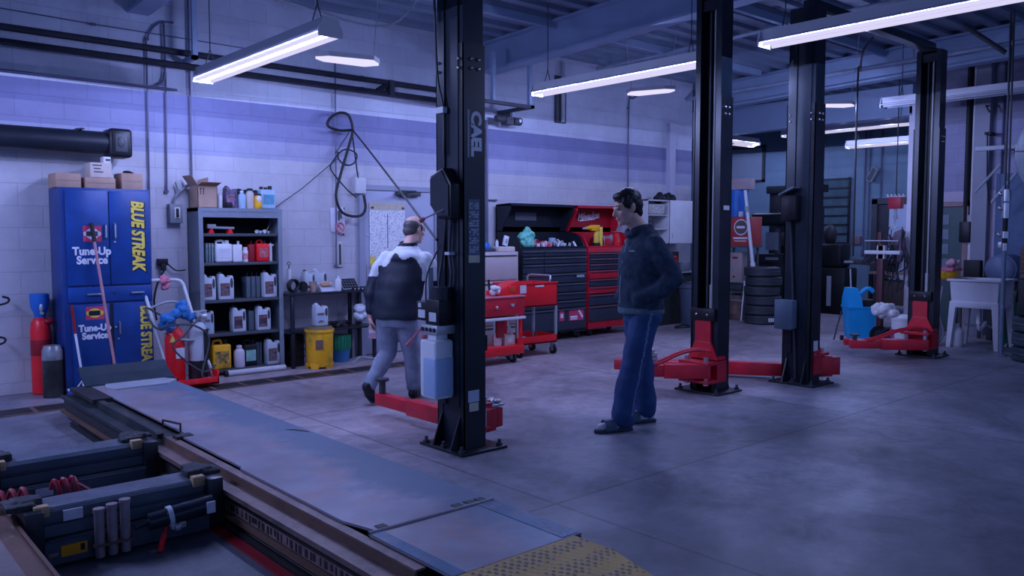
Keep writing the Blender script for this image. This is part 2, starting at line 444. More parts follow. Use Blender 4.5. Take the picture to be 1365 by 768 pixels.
# door in the back wall
DG = mat('door_grey', (.4,.42,.52), .5, 0, .06, 3); FG = mat('door_frame_grey', (.3,.32,.4), .5, 0, .06, 3)
d = struct(thing('door_1', 'grey flush steel door in the white block wall', 'door', (5.75,WY,0), world=True))
b = MB(); b.box(5.17,5.24,8.6,WY+.02,0,2.06); b.box(6.28,6.35,8.6,WY+.02,0,2.06); b.box(5.17,6.35,8.6,WY+.02,2.0,2.06); b.build('door_frame', FG, d)
b = MB(); b.box(5.245,6.275,8.62,8.655,.01,1.995,.003); b.build('door_leaf', DG, d)
b = MB(); b.box(5.68,6.03,8.55,8.62,1.94,1.99,.01); b.box(5.75,5.87,8.53,8.62,1.925,2.0,.01)
b.tube([(5.8,8.53,1.96),(5.62,8.4,1.99),(5.95,8.55,2.0)],.01); b.build('door_closer', DGREY, d)
b = MB(); b.tube([(5.27,8.615,1.45),(5.36,8.615,1.45)],.006); b.tube([(5.27,8.615,1.1),(5.27,8.615,.88),(5.33,8.615,.88)],.006); b.tube([(5.33,8.6,1.1),(5.33,8.6,.9)],.008)
b.lathe([(.025,0),(.03,.01),(.02,.03)],(5.33,8.6,1.06),12); b.build('door_handle', ALU, d)
# far door, far window, side door
GLASSD = mat('dim_window_glass', (.05,.09,.1), .15, 0, .3, 4, spec=.6)
d = struct(thing('door_2', 'dark framed door with pale panel in the far grey wall', 'door', (17.4,7.4,0), world=True))
b = MB(); b.box(17.3,17.42,6.3,6.42,0,2.2); b.box(17.3,17.42,7.98,8.1,0,2.2); b.box(17.3,17.42,6.3,8.1,2.1,2.22); b.build('door_frame', mat('dark_brown_frame',(.05,.05,.06),.5), d)
b = MB(); b.box(17.36,17.41,6.42,7.75,0,2.1); b.build('door_leaf', mat('pale_door_panel',(.42,.5,.62),.4,0,.06,2), d)
b = MB(); b.box(17.35,17.42,7.75,7.98,0,2.1); b.build('door_jamb', mat('door_jamb_dark',(.03,.03,.04),.5), d)
d = struct(thing('window_1', 'tall barred window of dim glass in the far grey wall', 'window', (17.4,9.2,1.0), world=True))
b = MB(); b.box(17.36,17.41,8.62,9.75,1.05,2.68); b.build('window_pane', GLASSD, d)
b = MB()
for k in range(9): b.box(17.33,17.37,8.62,9.75,1.05+k*.2,1.09+k*.2)
for yy in (8.6,9.3,9.72): b.box(17.33,17.37,yy,yy+.04,1.03,2.7)
b.build('window_bars', BLKPL, d)
d = struct(thing('window_2', 'pale framed panel high on the far wall', 'window', (17.4,11.2,2.7), world=True))
b = MB(); b.box(17.36,17.41,10.75,11.9,2.75,3.5); b.build('window_pane', mat('blank_panel',(.24,.29,.35),.4,0,.08,2), d)
b = MB()
for q in ((10.7,10.76,2.7,3.55),(11.9,11.96,2.7,3.55),(10.7,11.96,2.7,2.75),(10.7,11.96,3.5,3.55)): b.box(17.34,17.41,*q)
b.build('window_frame', DGREY, d)
d = struct(thing('door_3', 'wood framed door with small window panes in the pinkish wall', 'door', (13.15,4.9,0), world=True))
b = MB(); b.box(13.07,13.17,4.68,4.75,0,1.95); b.box(13.07,13.17,5.12,5.2,0,1.95); b.box(13.07,13.17,4.68,5.2,1.88,1.95); b.build('door_frame', mat('brown_door_frame',(.3,.19,.19),.6), d)
b = MB(); b.box(13.11,13.16,4.75,5.12,0,1.88); b.build('door_leaf', mat('door_dark_green',(.05,.09,.09),.4), d)
b = MB()
for k in range(4): b.box(13.1,13.12,4.95,5.08,.95+k*.22,1.1+k*.22)
b.build('window_pane', mat('dull_grey_glass',(.2,.24,.28),.2), d)
d = struct(thing('window_3', 'dark blue framed window at the right end of the pinkish wall', 'window', (13.15,3.7,1.1), world=True))
b = MB(); b.box(13.1,13.17,2.3,4.33,.75,2.33); b.build('window_frame', mat('slate_blue_frame',(.06,.11,.22),.5), d)
b = MB()
for yy in (3.0,2.4):
    for k in range(2): b.box(13.09,13.11,yy,yy+.55 if yy>2.5 else yy+.5,1.1+k*.45,1.5+k*.45)
b.build('window_pane', mat('black_glass',(.01,.012,.02),.15), d)
# drain across the floor in front of the back wall
t = thing('drain_grate', 'dark iron trench drain grate along the foot of the back wall', 'drain', (2,7.74,0), world=True)
b = MB(); b.box(-3,5.4,7.6,7.63,-.02,.006); b.box(-3,5.4,7.87,7.9,-.02,.006)
for k in range(28): b.box(-3+k*.3,-3+k*.3+.03,7.63,7.87,-.02,.005)
b.build('rim', RUST, t)
b = MB()
for k in range(28): b.box(-2.965+k*.3,-2.705+k*.3,7.635,7.865,-.01,.003)
b.build('grate_panels', mat('black_iron',(.02,.02,.024),.6,.3,.3,12,.4), t)
# ------------------------------------------------------------------ lamps: bare twin-tube fixtures with real light
LT = (.385,.465,1.0)
def emis(name, col, s):
    m = bpy.data.materials.new(name); m.use_nodes = True; n = m.node_tree.nodes
    n.remove(n['Principled BSDF']); e = n.new('ShaderNodeEmission'); e.inputs[0].default_value = (*col,1); e.inputs[1].default_value = s
    m.node_tree.links.new(e.outputs[0], n['Material Output'].inputs[0]); return m
TC = (.74,.70,1.0)
TUBE = emis('glowing_fluorescent_tube', TC, 1.0); TUBE_DIM = emis('glowing_distant_tube', TC, .8); LEDM = emis('glowing_led_panel', TC, 1.15)
DARKT = mat('unlit_tube', (.4,.42,.48), .3)
LAMPW = mat('lamp_housing_white', (.6,.6,.64), .4, 0, .05, 4)
def lamp(name, label, x, y0, y1, z, glow=TUBE, group=None, chain_to=True, axis='y', power=1.):
    t = thing(name, label, 'ceiling lamp', ((x,(y0+y1)/2,z) if axis == 'y' else ((y0+y1)/2,x,z)), 0 if axis == 'y' else -PI/2, group)
    L = (y1-y0)/2
    b = MB(); b.prism([(-.055,.11),(.055,.11),(.062,.03),(.10,.012),(.10,.004),(.05,.02),(-.05,.02),(-.10,.004),(-.10,.012),(-.062,.03)],'y',-L,L); b.build('reflector', LAMPW, t)
    for s_ in (-1,1):
        b = MB(); b.prism([(-.058,.113),(.058,.113),(.103,.012),(.095,-.03),(-.095,-.03),(-.103,.012)],'y',s_*L,s_*(L+.012)); b.build('end_cap', LAMPW, t)
        b = MB(); b.cyl((s_*.07,-L+.03,-.012),(s_*.07,L-.03,-.012),.017,n=10); b.build('fluorescent_tube', glow, t)
    if glow is not DARKT:
        n = 16 if glow is TUBE else 4
        for k in range(n):
            ld = bpy.data.lights.new('tube_light','POINT'); ld.energy = power*(TUBE_E if glow is TUBE else TUBE_F)/n; ld.color = LT; ld.shadow_soft_size = 0
            lo = bpy.data.objects.new('tube_light', ld); COL.objects.link(lo); lo.parent = t; lo.location = (0,-L+(k+.5)*2*L/n,-.03)
    if chain_to:
        for s_ in (-1,1):
            yy = (y0+y1)/2+s_*L*.85 if axis == 'y' else x
            h = deckz(yy)-z
            b = MB(); b.tube([(-.05,s_*L*.85,.09),(0,s_*L*.85,.25),(0,s_*L*.85,h)],.005,5); b.tube([(.05,s_*L*.85,.09),(0,s_*L*.85,.25)],.005,5); b.build('hanging_chain', DGREY, t)
    return t
G = 'fluorescent strip lamps under the roof'
lamp('strip_lamp','white twin tube strip lamp hung above the grey shelf unit',3.03,5.42,7.82,2.92,group=G,power=.74)
lamp('strip_lamp','strip lamp beyond the left edge of the picture, over the long runway',-.65,5.2,7.6,2.92,group=G,power=2.2)
lamp('strip_lamp','white twin tube strip lamp hung above the tool chests',6.66,4.75,7.1,3.1,group=G)
lamp('strip_lamp','largest lit strip lamp running out through the top of the picture',6.42,1.4,3.98,3.1,group=G,power=.55)
lamp('strip_lamp','upper of the two lit strip lamps in the far dark bay',14.1,5.2,8.3,3.3,TUBE_DIM,group=G)
lamp('strip_lamp','lower of the two lit strip lamps in the far dark bay',14.9,5.0,7.45,3.08,TUBE_DIM,group=G)
lamp('strip_lamp','short lit strip lamp above the red steel box in the deep bay',9.42,13.85,14.95,3.3,TUBE_DIM,group=G,axis='x')
lamp('strip_lamp','tiny lit strip lamp peeping out beside the third lift post',10.2,15.2,16.0,3.4,TUBE_DIM,group=G,axis='x')
DARKT = mat('unlit_tube', (.4,.42,.48), .3)
lamp('strip_lamp','long unlit strip lamp beside the top of the rightmost lift post',11.6,2.0,5.3,3.25,DARKT,group=G)
def led(label, x, y, z, a):
    t = thing('led_panel_lamp', label, 'ceiling lamp', (x,y,z), a, 'hanging led panel lamps')
    b = MB(); b.prism([(-.3,0),(-.2,-.09),(.2,-.12),(.3,0),(.2,.12),(-.2,.09)],'z',.0,.04); b.build('led_housing', LAMPW, t)
    b = MB(); b.prism([(-.29,0),(-.195,-.085),(.195,-.115),(.29,0),(.195,.115),(-.195,.085)],'z',-.02,-.001); b.build('light_panel', LEDM, t)
    for px, py in ((-.2,0),(-.07,.06),(-.07,-.06),(.07,.06),(.07,-.06),(.2,0)):
        ld = bpy.data.lights.new('panel_light','POINT'); ld.energy = LED_E/6; ld.color = LT; ld.shadow_soft_size = 0
        lo = bpy.data.objects.new('panel_light', ld); COL.objects.link(lo); lo.parent = t; lo.location = (px,py,-.06)
    h = deckz(y)-z
    for s_ in (-1,1):
        b = MB(); b.tube([(s_*.24,0,.04),(s_*.34,.02,h)],.004,5); b.build('hanging_wire', OFFW, t)
led('lit six sided panel lamp between the first strip lamp and the nearest lift post',3.8,6.49,3.0,-.19)
led('lit six sided panel lamp hanging below the strip lamp over the tool chests',7.62,6.2,3.12,1.9)
led('lit six sided panel lamp just right of the third lift post',10.65,5.55,3.2,-.7)
# ------------------------------------------------------------------ two post lifts
def obox(b, p, q, w, z0, z1, bv=.004):
    """a box beam from p to q (plan points) of width w"""
    p = Vector((*p,0)); q = Vector((*q,0)); d = (q-p); L = d.length; a = math.atan2(d.y, d.x)
    s = b.M.copy(); b.M = s @ Matrix.Translation(p) @ Matrix.Rotation(a,4,'Z'); b.box(0,L,-w/2,w/2,z0,z1,bv); b.M = s
def pad(b, x, y, z0, z1, r=.055):
    b.cyl((x,y,z0),(x,y,z1-.02),.028,n=12); b.cyl((x,y,z1-.02),(x,y,z1),r,n=20)
def post(label, xb, yc, s, H=3.62, fl=.165, hx=.34):
    """xb: back plane, opens towards s*X"""
    t = thing('lift_post', label, 'car lift', (xb+s*.085,yc,0), 0, 'posts of the two car lifts', world=True)
    X = lambda u: xb+s*u
    def bx(b,u0,u1,y0,y1,z0,z1,bv=0.): b.box(min(X(u0),X(u1)),max(X(u0),X(u1)),yc+y0,yc+y1,z0,z1,bv)
    b = MB(); bx(b,-.1,.3,-.24,.24,0,.018,.003); b.build('base_plate', STEEL, t)
    b = MB()
    c = [(0,-.14),(.17,-.14),(.17,-.085),(.16,-.085),(.16,-.13),(.01,-.13),(.01,.13),(.16,.13),(.16,.085),(.17,.085),(.17,.14),(0,.14)]
    b.prism([(X(u),yc+v) for u,v in c],'z',.018,H)
    bx(b,-.012,.0,-.1,-.02,.3,H-.2); bx(b,-.012,.0,.05,.12,.3,H-.2)
    b.build('column', NAVY, t, angle=25)
    b = MB(); z1 = 2.72
    bx(b,-.006,.178,-.15,-.14,.02,z1); bx(b,-.006,.178,.14,.15,.02,z1); bx(b,-.006,.0,-.15,-.09,.02,z1); bx(b,-.006,.0,.09,.15,.02,z1); b.build('lower_sleeve', STEEL, t)
    b = MB()
    for z in (2.62,2.56):
        for yy in (-.155,.155): b.ell((X(.06),yc+yy,z),.012,n=8); b.ell((X(.12),yc+yy,z),.012,n=8)
        b.ell((X(-.012),yc+.11,z),.011,n=8); b.ell((X(-.012),yc-.11,z),.011,n=8)
    b.build('sleeve_bolts', CHROME, t)
    b = MB()
    for u,v in ((-.07,-.2),(-.07,.2),(.26,-.2),(.26,.2),(-.07,0)):
        b.cyl((X(u),yc+v,.018),(X(u),yc+v,.06),.012,n=8); b.cyl((X(u),yc+v,.018),(X(u),yc+v,.034),.024,n=6)
    b.build('anchor_bolt', DGREY, t)
    b = MB()
    for v in (-.1,.1): b.prism([(X(-.09),.018),(X(0),.018),(X(0),.26)],'y',yc+v-.006,yc+v+.006)
    b.build('gusset', STEEL, t)
    b = MB(); bx(b,-.0,.17,-.14,.14,H,H+.012); bx(b,.01,.15,-.1,.1,H-.12,H-.02); b.build('top_plate', STEEL, t)
    b = MB(); b.cyl((X(.09),yc+.03,.7),(X(.09),yc+.03,H-.12),.014,n=8); b.build('lifting_screw', DGREY, t)
    b = MB(); b.cyl((X(.12),yc-.04,.7),(X(.12),yc-.04,H-.1),.011,n=8); b.cyl((X(.12),yc-.04,.7),(X(.12),yc-.04,1.0),.022,n=10); b.build('lifting_chain', ALU, t)
    # carriage: black guide head, red sliding box that flares to the arm housing
    b = MB(); bx(b,.05,.215,-.13,.13,.67,.78,.004)
    b.build('carriage_head', BLKPL, t)
    b = MB(); zc = [(-.085,.67),(.085,.67),(.085,.47),(fl,.31),(-fl,.31),(-.085,.47)]
    b.prism([(yc+v,z) for v,z in zc],'x',X(.06),X(.2)); bx(b,.05,hx,-fl,fl,.27,.30,.003); bx(b,.05,hx,-fl,fl,.10,.13,.003); bx(b,.05,.20,-fl,fl,.13,.27)
    b.build('carriage', RED, t, angle=25)
    b = MB(); bx(b,.195,.202,-.085,.085,.466,.472); b.build('weld_bead', PINKR, t)
    b = MB(); b.cyl((X(hx-.05),yc-fl*.65,.08),(X(hx-.05),yc-fl*.65,.34),.024,n=12); b.cyl((X(hx-.05),yc+fl*.65,.08),(X(hx-.05),yc+fl*.65,.34),.024,n=12); b.build('arm_pin', CHROME, t)
    b = MB()
    for v in (-.06,.06): b.ell((X(.217),yc+v,.725),.012,n=8)
    b.build('carriage_bolts', CHROME, t)
    return t, X
def arm(t, p, q, z=.14, w=.11, h=.12, padz=.34, curved=True, padoff=0):
    b = MB(); p_ = Vector(p); q_ = Vector(q); m_ = p_+(q_-p_)*.6
    obox(b, p, (m_.x,m_.y), w, z, z+h); obox(b, (m_.x,m_.y), q, w*.78, z+.012, z+h-.012)
    o = b.build('lift_arm', RED, t)
    if padz:
        e = q_-(q_-p_).normalized()*.05
        b = MB(); pad(b, e.x, e.y, z+.03, padz); b.build('arm_pad', DGREY, o)
    if curved:
        d = (q_-p_).normalized(); n = Vector((-d.y,d.x))
        for s_ in (-1,1):
            pts = []
            for k,(u,hh) in enumerate(((0,.16),(.2,.17),(.42,.13),(.62,.06),(.8,.02))):
                c = p_+d*(q_-p_).length*u+n*s_*.05; pts.append((c.x,c.y,z+h*.7+hh))
            b = MB(); b.tube(pts,.013,6,smooth=4); b.build('arm_guard', RED, o)
    return o
A,XA = post('nearest lift post with hanging fluid tank and white lettering', 3.385, 4.46, 1, fl=.115, hx=.27)
B_,XB = post('lift post behind the standing man, its red carriage facing him', 6.578, 4.545, -1)
C_,XC = post('third lift post from the left with grey switch box on its side', 7.405, 4.175, 1)
D_p,XD = post('rightmost lift post beside the white bucket and the sink', 10.405, 4.155, -1)
arm(A,(3.62,4.58),(3.60,5.72),.07,curved=False,padz=.3); arm(A,(3.60,4.44),(3.82,4.48),.08,.12,.16,None,curved=False)
b = MB(); pad(b,3.88,4.80,.06,.33); b.build('arm_pad', DGREY, A)
b = MB(); b.box(3.70,3.83,4.42,4.53,.242,.26,.004); b.cyl((3.71,4.45,.27),(3.76,4.48,.28),.025,n=10); b.ell((3.80,4.46,.272),(.03,.025,.016)); b.build('loose_adapters', ALU, A)
arm(B_,(6.32,4.42),(5.84,4.92),.15,.13,.13,None)
b = MB()
for k,(dx,r) in enumerate(((0,.075),(.0,.07),(.02,.06),(.0,.05))): b.cyl((5.95+dx,4.82,.28+k*.035),(5.95+dx,4.82,.305+k*.035),r,n=16)
b.build('stacked_pads', ALU, B_)
arm(B_,(6.32,4.66),(6.02,5.3),.15,.12,.12,None,curved=False)
arm(C_,(7.66,4.3),(6.85,5.45),.03,.11,.13,None,curved=False); arm(C_,(7.66,4.1),(7.86,3.98),.06,.13,.2,None,curved=False)
arm(D_p,(10.12,4.03),(9.50,4.66),.10,.13,.12,.28); arm(D_p,(10.12,4.28),(9.72,4.85),.10,.1,.1,None,curved=False)
# fittings of the nearest post: control box, power unit with translucent tank, cables, lettering
b = MB(); b.prism([(4.56,1.86),(4.56,1.66),(4.47,1.57),(4.33,1.57),(4.33,1.80),(4.42,1.91)],'x',3.29,3.383,bv=.008); cb_ = b.build('control_box', BLKPL, A)
b = MB(); b.prism([(4.55,1.84),(4.55,1.665),(4.47,1.59),(4.35,1.59),(4.35,1.79),(4.43,1.89)],'x',3.282,3.29); b.build('control_box_lid', NAVY, cb_)
b = MB(); b.tube([(3.29,4.40,1.635),(3.17,4.505,1.56)],.005,6); rl = b.build('release_lever', ALU, A)
b = MB(); b.cyl((3.19,4.487,1.572),(3.165,4.51,1.557),.013,n=8); b.ell((3.175,4.502,1.562),(.014,.014,.02)); lab(b.build('lever_knob', PINKR, rl),'pinkish red knob')
WHT = mat('white_sticker', (.7,.7,.74), .5, 0, .08, 20); CREAM = mat('cream_sticker', (.62,.58,.42), .6, 0, .1, 20)
b = MB(); b.box(3.24,3.383,4.40,4.56,.86,1.03,.01); b.box(3.25,3.375,4.53,4.68,.88,1.01,.008); pu = b.build('power_unit', BLKPL, A)
b = MB(); b.cyl((3.31,4.46,1.02),(3.31,4.46,1.10),.06,n=20); b.cyl((3.31,4.46,1.10),(3.31,4.46,1.115),.064,n=20); b.build('motor', STEEL, pu)
b = MB(); b.box(3.236,3.241,4.43,4.51,.885,.945); b.box(3.246,3.251,4.57,4.65,.90,.955); b.box(3.246,3.251,4.615,4.65,.97,1.0); b.build('power_unit_sticker', WHT, pu)
b = MB(); b.box(3.22,3.375,4.40,4.58,.80,.86,.006); b.build('pump_block', ALU, pu)
b = MB()
for k in range(4): b.cyl((3.22,4.425+k*.044,.83),(3.212,4.425+k*.044,.83),.014,n=10)
b.build('pump_bolts', BLACK, pu)
TANKM = mat('translucent_tank_plastic', (.86,.86,.88), .4, 0, .06, 3, trans=.05); FLUID = mat('tank_fluid', (.42,.56,.76), .3, 0, .06, 3)
b = MB(); b.box(3.215,3.372,4.41,4.595,.36,.76,.022,seg=3); b.box(3.25,3.35,4.45,4.55,.75,.80,.01); tk = b.build('fluid_tank', TANKM, A)
b = MB(); b.box(3.212,3.374,4.407,4.56,.37,.65,.02,seg=3); lab(b.build('tank_fluid_level', FLUID, tk),'bluish fluid showing through the lower tank')
b = MB(); b.cyl((3.245,4.575,.755),(3.245,4.575,.785),.02,n=14); lab(b.build('tank_cap', PINKR, tk),'red cap')
b = MB(); b.tube([(3.22,4.57,.84),(3.17,4.65,.73)],.009,6); b.cyl((3.18,4.635,.75),(3.16,4.665,.71),.013,n=8); lab(b.build('pump_lever', PINKR, pu),'red tipped pump lever')
b = MB(); b.tube([(3.33,4.57,3.5),(3.35,4.56,2.6),(3.36,4.5,2.3),(3.36,4.5,2.0)],.009,6,smooth=5); b.tube([(3.34,4.45,1.58),(3.35,4.50,1.35),(3.33,4.52,1.15),(3.33,4.5,1.03)],.011,6,smooth=5); b.tube([(3.35,4.41,1.58),(3.35,4.43,1.35),(3.35,4.41,1.2),(3.35,4.44,1.02)],.011,6,smooth=5); b.tube([(3.33,4.5,1.4),(3.29,4.6,1.2),(3.29,4.62,1.0)],.006,6,smooth=5)
b.build('power_cable', DGREY, A)
b = MB(); b.box(3.34,3.375,4.48,4.56,2.28,2.32); b.box(3.325,3.383,4.40,4.45,1.33,1.35); b.build('cable_clamp', WHT, A)
b = MB(); b.box(3.30,3.34,4.60,4.62,1.01,1.24); lab(b.build('cable_duct', WHT, A),'pale upright duct')
PF = yA = 4.46-.1505
text('lettering', 'CAEL', .115, mat('white_lettering',(.72,.74,.8),.5), A, face_my(3.483,PF-.001,2.135,-PI/2), sx=1.12, offset=.006, spacing=.95)
b = MB(); b.box(3.413,3.422,PF-.002,PF,1.975,2.29); 
for k in range(24): b.box(3.424,3.434,PF-.002,PF,1.98+k*.0129,1.987+k*.0129)
b.build('small_print', mat('grey_print',(.4,.42,.47),.5), A)
b = MB(); b.box(3.418,3.512,PF-.003,PF,1.33,1.70); st = b.build('warning_strip', mat('grey_label_strip',(.12,.16,.22),.5,0,.2,30), A)
random.seed(3)
b = MB()
for k in range(6):
    for c in range(5):
        for r_ in range(3):
            if random.random() < .72: b.box(3.424+c*.0165,3.424+c*.0165+random.uniform(.008,.014),PF-.005,PF-.003,1.347+k*.058+r_*.015,1.347+k*.058+r_*.015+.010)
b.build('strip_lettering', mat('pale_print',(.55,.6,.66),.5), st)
b = MB(); b.box(3.418,3.512,PF-.003,PF,1.278,1.328); lab(b.build('cream_label', CREAM, A),'cream label under the warning strip')
b = MB(); b.box(3.41,3.505,PF-.003,PF,.335,.415); lab(b.build('pale_label', mat('pale_blue_sticker',(.5,.56,.66),.5,0,.08,20), A),'pale label')
b = MB(); b.box(3.42,3.5,PF-.003,PF,.272,.33); lab(b.build('cream_label', CREAM, A),'cream label')
# fittings of the others
b = MB(); b.box(6.46,6.55,4.393,4.396,1.69,1.73); b.build('post_label', WHT, B_)
b = MB(); b.box(7.30,7.40,4.17,4.35,.545,.825,.008); b.box(7.292,7.302,4.166,4.354,.54,.83,.003); lab(b.build('switch_box', mat('slate_grey_box',(.10,.145,.20),.5,0,.1,4), C_),'slate grey switch box')
b = MB(); b.prism([(4.335,1.845),(4.335,1.855),(4.19,1.925),(4.17,1.925),(4.17,1.91)],'x',7.28,7.40); b.build('control_hood', mat('grey_hood',(.12,.14,.18),.4,0,.1,4), C_)
b = MB(); b.box(7.31,7.395,4.16,4.32,1.60,1.845,.008); b.build('control_box', BLKPL, C_)
b = MB(); b.tube([(7.37,4.25,1.6),(7.385,4.23,1.2),(7.385,4.21,.82)],.010,6,smooth=4); b.tube([(7.385,4.2,.55),(7.385,4.18,.3),(7.385,4.17,.05)],.010,6,smooth=4); b.build('power_cable', DGREY, C_)
b = MB(); b.box(7.46,7.54,4.022,4.026,.33,.43); b.box(7.47,7.52,4.022,4.026,.22,.31); b.build('post_label', WHT, C_)
for nm, x0, x1, y, lb in (('overhead_crossbeam',3.46,6.5,4.5,'dark overhead beam joining the nearest lift post to its partner'),('overhead_crossbeam',7.49,10.32,4.17,'dark overhead beam running to the top of the rightmost lift post')):
    t = thing(nm, lb, 'lift beam', (x0,y,3.6), 0, 'overhead beams of the car lifts', world=True)
    b = MB(); b.box(x0,x1,y-.06,y+.06,3.634,3.72,.004); b.build('beam_box', NAVY, t)
    b = MB(); b.box(x0,x0+.1,y-.1,y+.1,3.632,3.65); b.box(x1-.1,x1,y-.1,y+.1,3.632,3.65); b.build('mount_plate', STEEL, t)
b = MB(); b.tube([(9.1,4.3,3.63),(9.3,4.5,3.55),(9.75,4.75,3.42),(9.8,4.8,3.3),(9.8,4.8,1.2)],.012,6,smooth=4); tag(b.build('hanging_air_line', BLKPL),'thin black line dropping from the roof left of the rightmost lift post','hose')
# ------------------------------------------------------------------ drive-on alignment rack in the foreground
def deck_mat():
    # worn plate: grey violet wear in the wheel tracks, blue paint left towards the outer edge, rusty flecks
    m = mat('worn_blue_deck', (.27,.25,.30), .42, .1, .32, 2.2, .15, dirt=(.33,.19,.165), dirt_amt=.6, dirt_scale=3.1)
    n = m.node_tree.nodes; l = m.node_tree.links; pb = n['Principled BSDF']; src = pb.inputs['Base Color'].links[0].from_socket
    tc = n.new('ShaderNodeTexCoord'); sp = n.new('ShaderNodeSeparateXYZ'); l.new(tc.outputs['Object'], sp.inputs[0])
    nz = n.new('ShaderNodeTexNoise'); nz.inputs['Scale'].default_value = 2.4; nz.inputs['Detail'].default_value = 9; nz.inputs['Roughness'].default_value = .68; l.new(tc.outputs['Object'], nz.inputs['Vector'])
    mu = n.new('ShaderNodeMath'); mu.operation = 'MULTIPLY_ADD'; mu.inputs[1].default_value = .9; l.new(sp.outputs['X'], mu.inputs[0]); l.new(nz.outputs['Fac'], mu.inputs[2])
    rp = n.new('ShaderNodeValToRGB'); rp.color_ramp.elements[0].position = .52; rp.color_ramp.elements[1].position = .70; rp.color_ramp.elements[0].color = (0,0,0,1); rp.color_ramp.elements[1].color = (.85,.85,.85,1); l.new(mu.outputs[0], rp.inputs[0])
    mx = n.new('ShaderNodeMixRGB'); l.new(rp.outputs[0], mx.inputs['Fac']); l.new(src, mx.inputs['Color1']); mx.inputs['Color2'].default_value = (.10,.165,.245,1); l.new(mx.outputs[0], pb.inputs['Base Color'])
    return m
DECKM = deck_mat()
EDGE = mat('rust_brown_rail', (.18,.095,.065), .65, .2, .25, 6, .3, dirt=(.06,.05,.05), dirt_amt=.6)
DARKSTEEL = mat('grimy_dark_steel', (.03,.028,.03), .6, .2, .3, 6, .3)  # dark steel for frames, webs, slots and brackets
BLUEEDGE = mat('worn_blue_edge_paint', (.03,.10,.19), .45, .1, .3, 9, .2, dirt=(.2,.21,.27), dirt_amt=.7, dirt_scale=7)
rk = thing('alignment_runway', 'long worn blue steel runway with yellow ramp in the foreground', 'car rack', (2.06,4.8,0), world=True)
ZD = .25
b = MB()
b.prism([(1.80,7.2),(1.80,5.04),(1.755,5.02),(1.755,4.13),(1.737,4.11),(1.737,3.06),(1.785,2.862),(2.405,2.862),(2.405,7.2)],'z',ZD-.012,ZD); b.box(1.74,2.40,2.29,2.845,ZD-.012,ZD-.001)
b.build('deck_plate', DECKM, rk)
b = MB(); b.box(2.385,2.40,2.29,7.2,.03,ZD-.012); b.box(1.85,1.87,2.29,7.2,.03,ZD-.012); b.box(2.36,2.44,2.29,7.2,.0,.03); b.box(1.75,1.8,2.6,7.2,.0,.02)
for k in range(10): b.box(1.87,2.385,2.4+k*.5,2.42+k*.5,.03,ZD-.012)
b.build('runway_frame', DARKSTEEL, rk)
LEDGE = mat('worn_pinkish_steel', (.21,.135,.12), .5, .2, .2, 6, .2, dirt=(.08,.05,.045), dirt_amt=.7, dirt_scale=4)
FARM = mat('dark_greenish_rail', (.022,.032,.035), .55, .2, .3, 5, .2, dirt=(.09,.075,.06), dirt_amt=.5, dirt_scale=5)
for y0_, y1_, ma, mb2 in ((2.45,5.1,LEDGE,EDGE),(5.1,7.22,FARM,FARM)):
    b = MB(); b.box(1.69,1.737,y0_,y1_,ZD-.022,ZD-.013); b.build('upper_ledge', ma, rk)
    b = MB(); b.box(1.688,1.698,y0_,y1_,.19,ZD-.022); b.build('rail_face', mb2, rk)
    b = MB(); b.box(1.60,1.69,y0_,y1_,.182,.192); b.box(1.596,1.606,y0_,y1_,.172,.196); b.build('rail_ledge', ma, rk)
b = MB(); b.box(1.737,1.80,5.02,7.1,ZD-.04,ZD-.03); b.build('deck_recess', DARKSTEEL, rk)
b = MB(); b.prism([(2.30,4.74),(2.33,4.70),(2.385,4.59),(2.39,4.62),(2.345,4.73)],'z',ZD,ZD+.002); b.build('deck_scar', DARKSTEEL, rk)
b = MB(); b.box(1.628,1.64,2.45,7.25,.07,.182); b.build('rail_web', DARKSTEEL, rk)
b = MB(); b.box(1.60,1.64,2.45,7.25,.055,.07); b.build('rail_foot', EDGE, rk)
b = MB(); b.box(1.6255,1.628,2.6,4.3,.078,.125); rs_ = b.build('rail_strip', mat('faded_pink_strip',(.26,.15,.14),.6,0,.35,14), rk)
rn = random.Random(9); b = MB(); yy = 2.7
while yy < 4.2:
    b.box(1.624,1.6255,yy,yy+rn.uniform(.008,.03),.082+rn.uniform(0,.012),.121); yy += rn.uniform(.028,.06)
b.build('strip_lettering', DARKSTEEL, rs_)
b = MB(); b.box(1.585,1.60,2.4,6.9,.0,.035); b.tube([(1.625,2.4,.03),(1.625,6.8,.03)],.012,6); b.build('cable_guide', BLACK, rk)
b = MB(); b.box(1.53,1.58,2.4,4.6,0,.012); lab(b.build('floor_guide_strip', DKRED, rk),'dark red strip along the floor')
b = MB(); b.box(1.74,2.40,2.846,2.862,ZD-.004,ZD+.006); b.tube([(1.74,2.853,ZD),(2.40,2.853,ZD)],.009,8)
b.build('hinge', mat('worn_hinge_steel',(.34,.3,.31),.5,.3,.2,10), rk)
b = MB()
for x in (2.2,2.27,2.33,1.80): b.box(x,x+.045,2.87,2.91,ZD,ZD+.004)
b.build('hinge_slots', DARKSTEEL, rk)
b = MB(); b.box(1.74,1.80,2.29,2.84,ZD-.001,ZD+.001); b.box(2.30,2.40,2.3,2.84,ZD-.001,ZD+.001); b.build('worn_blue_edge', BLUEEDGE, rk)
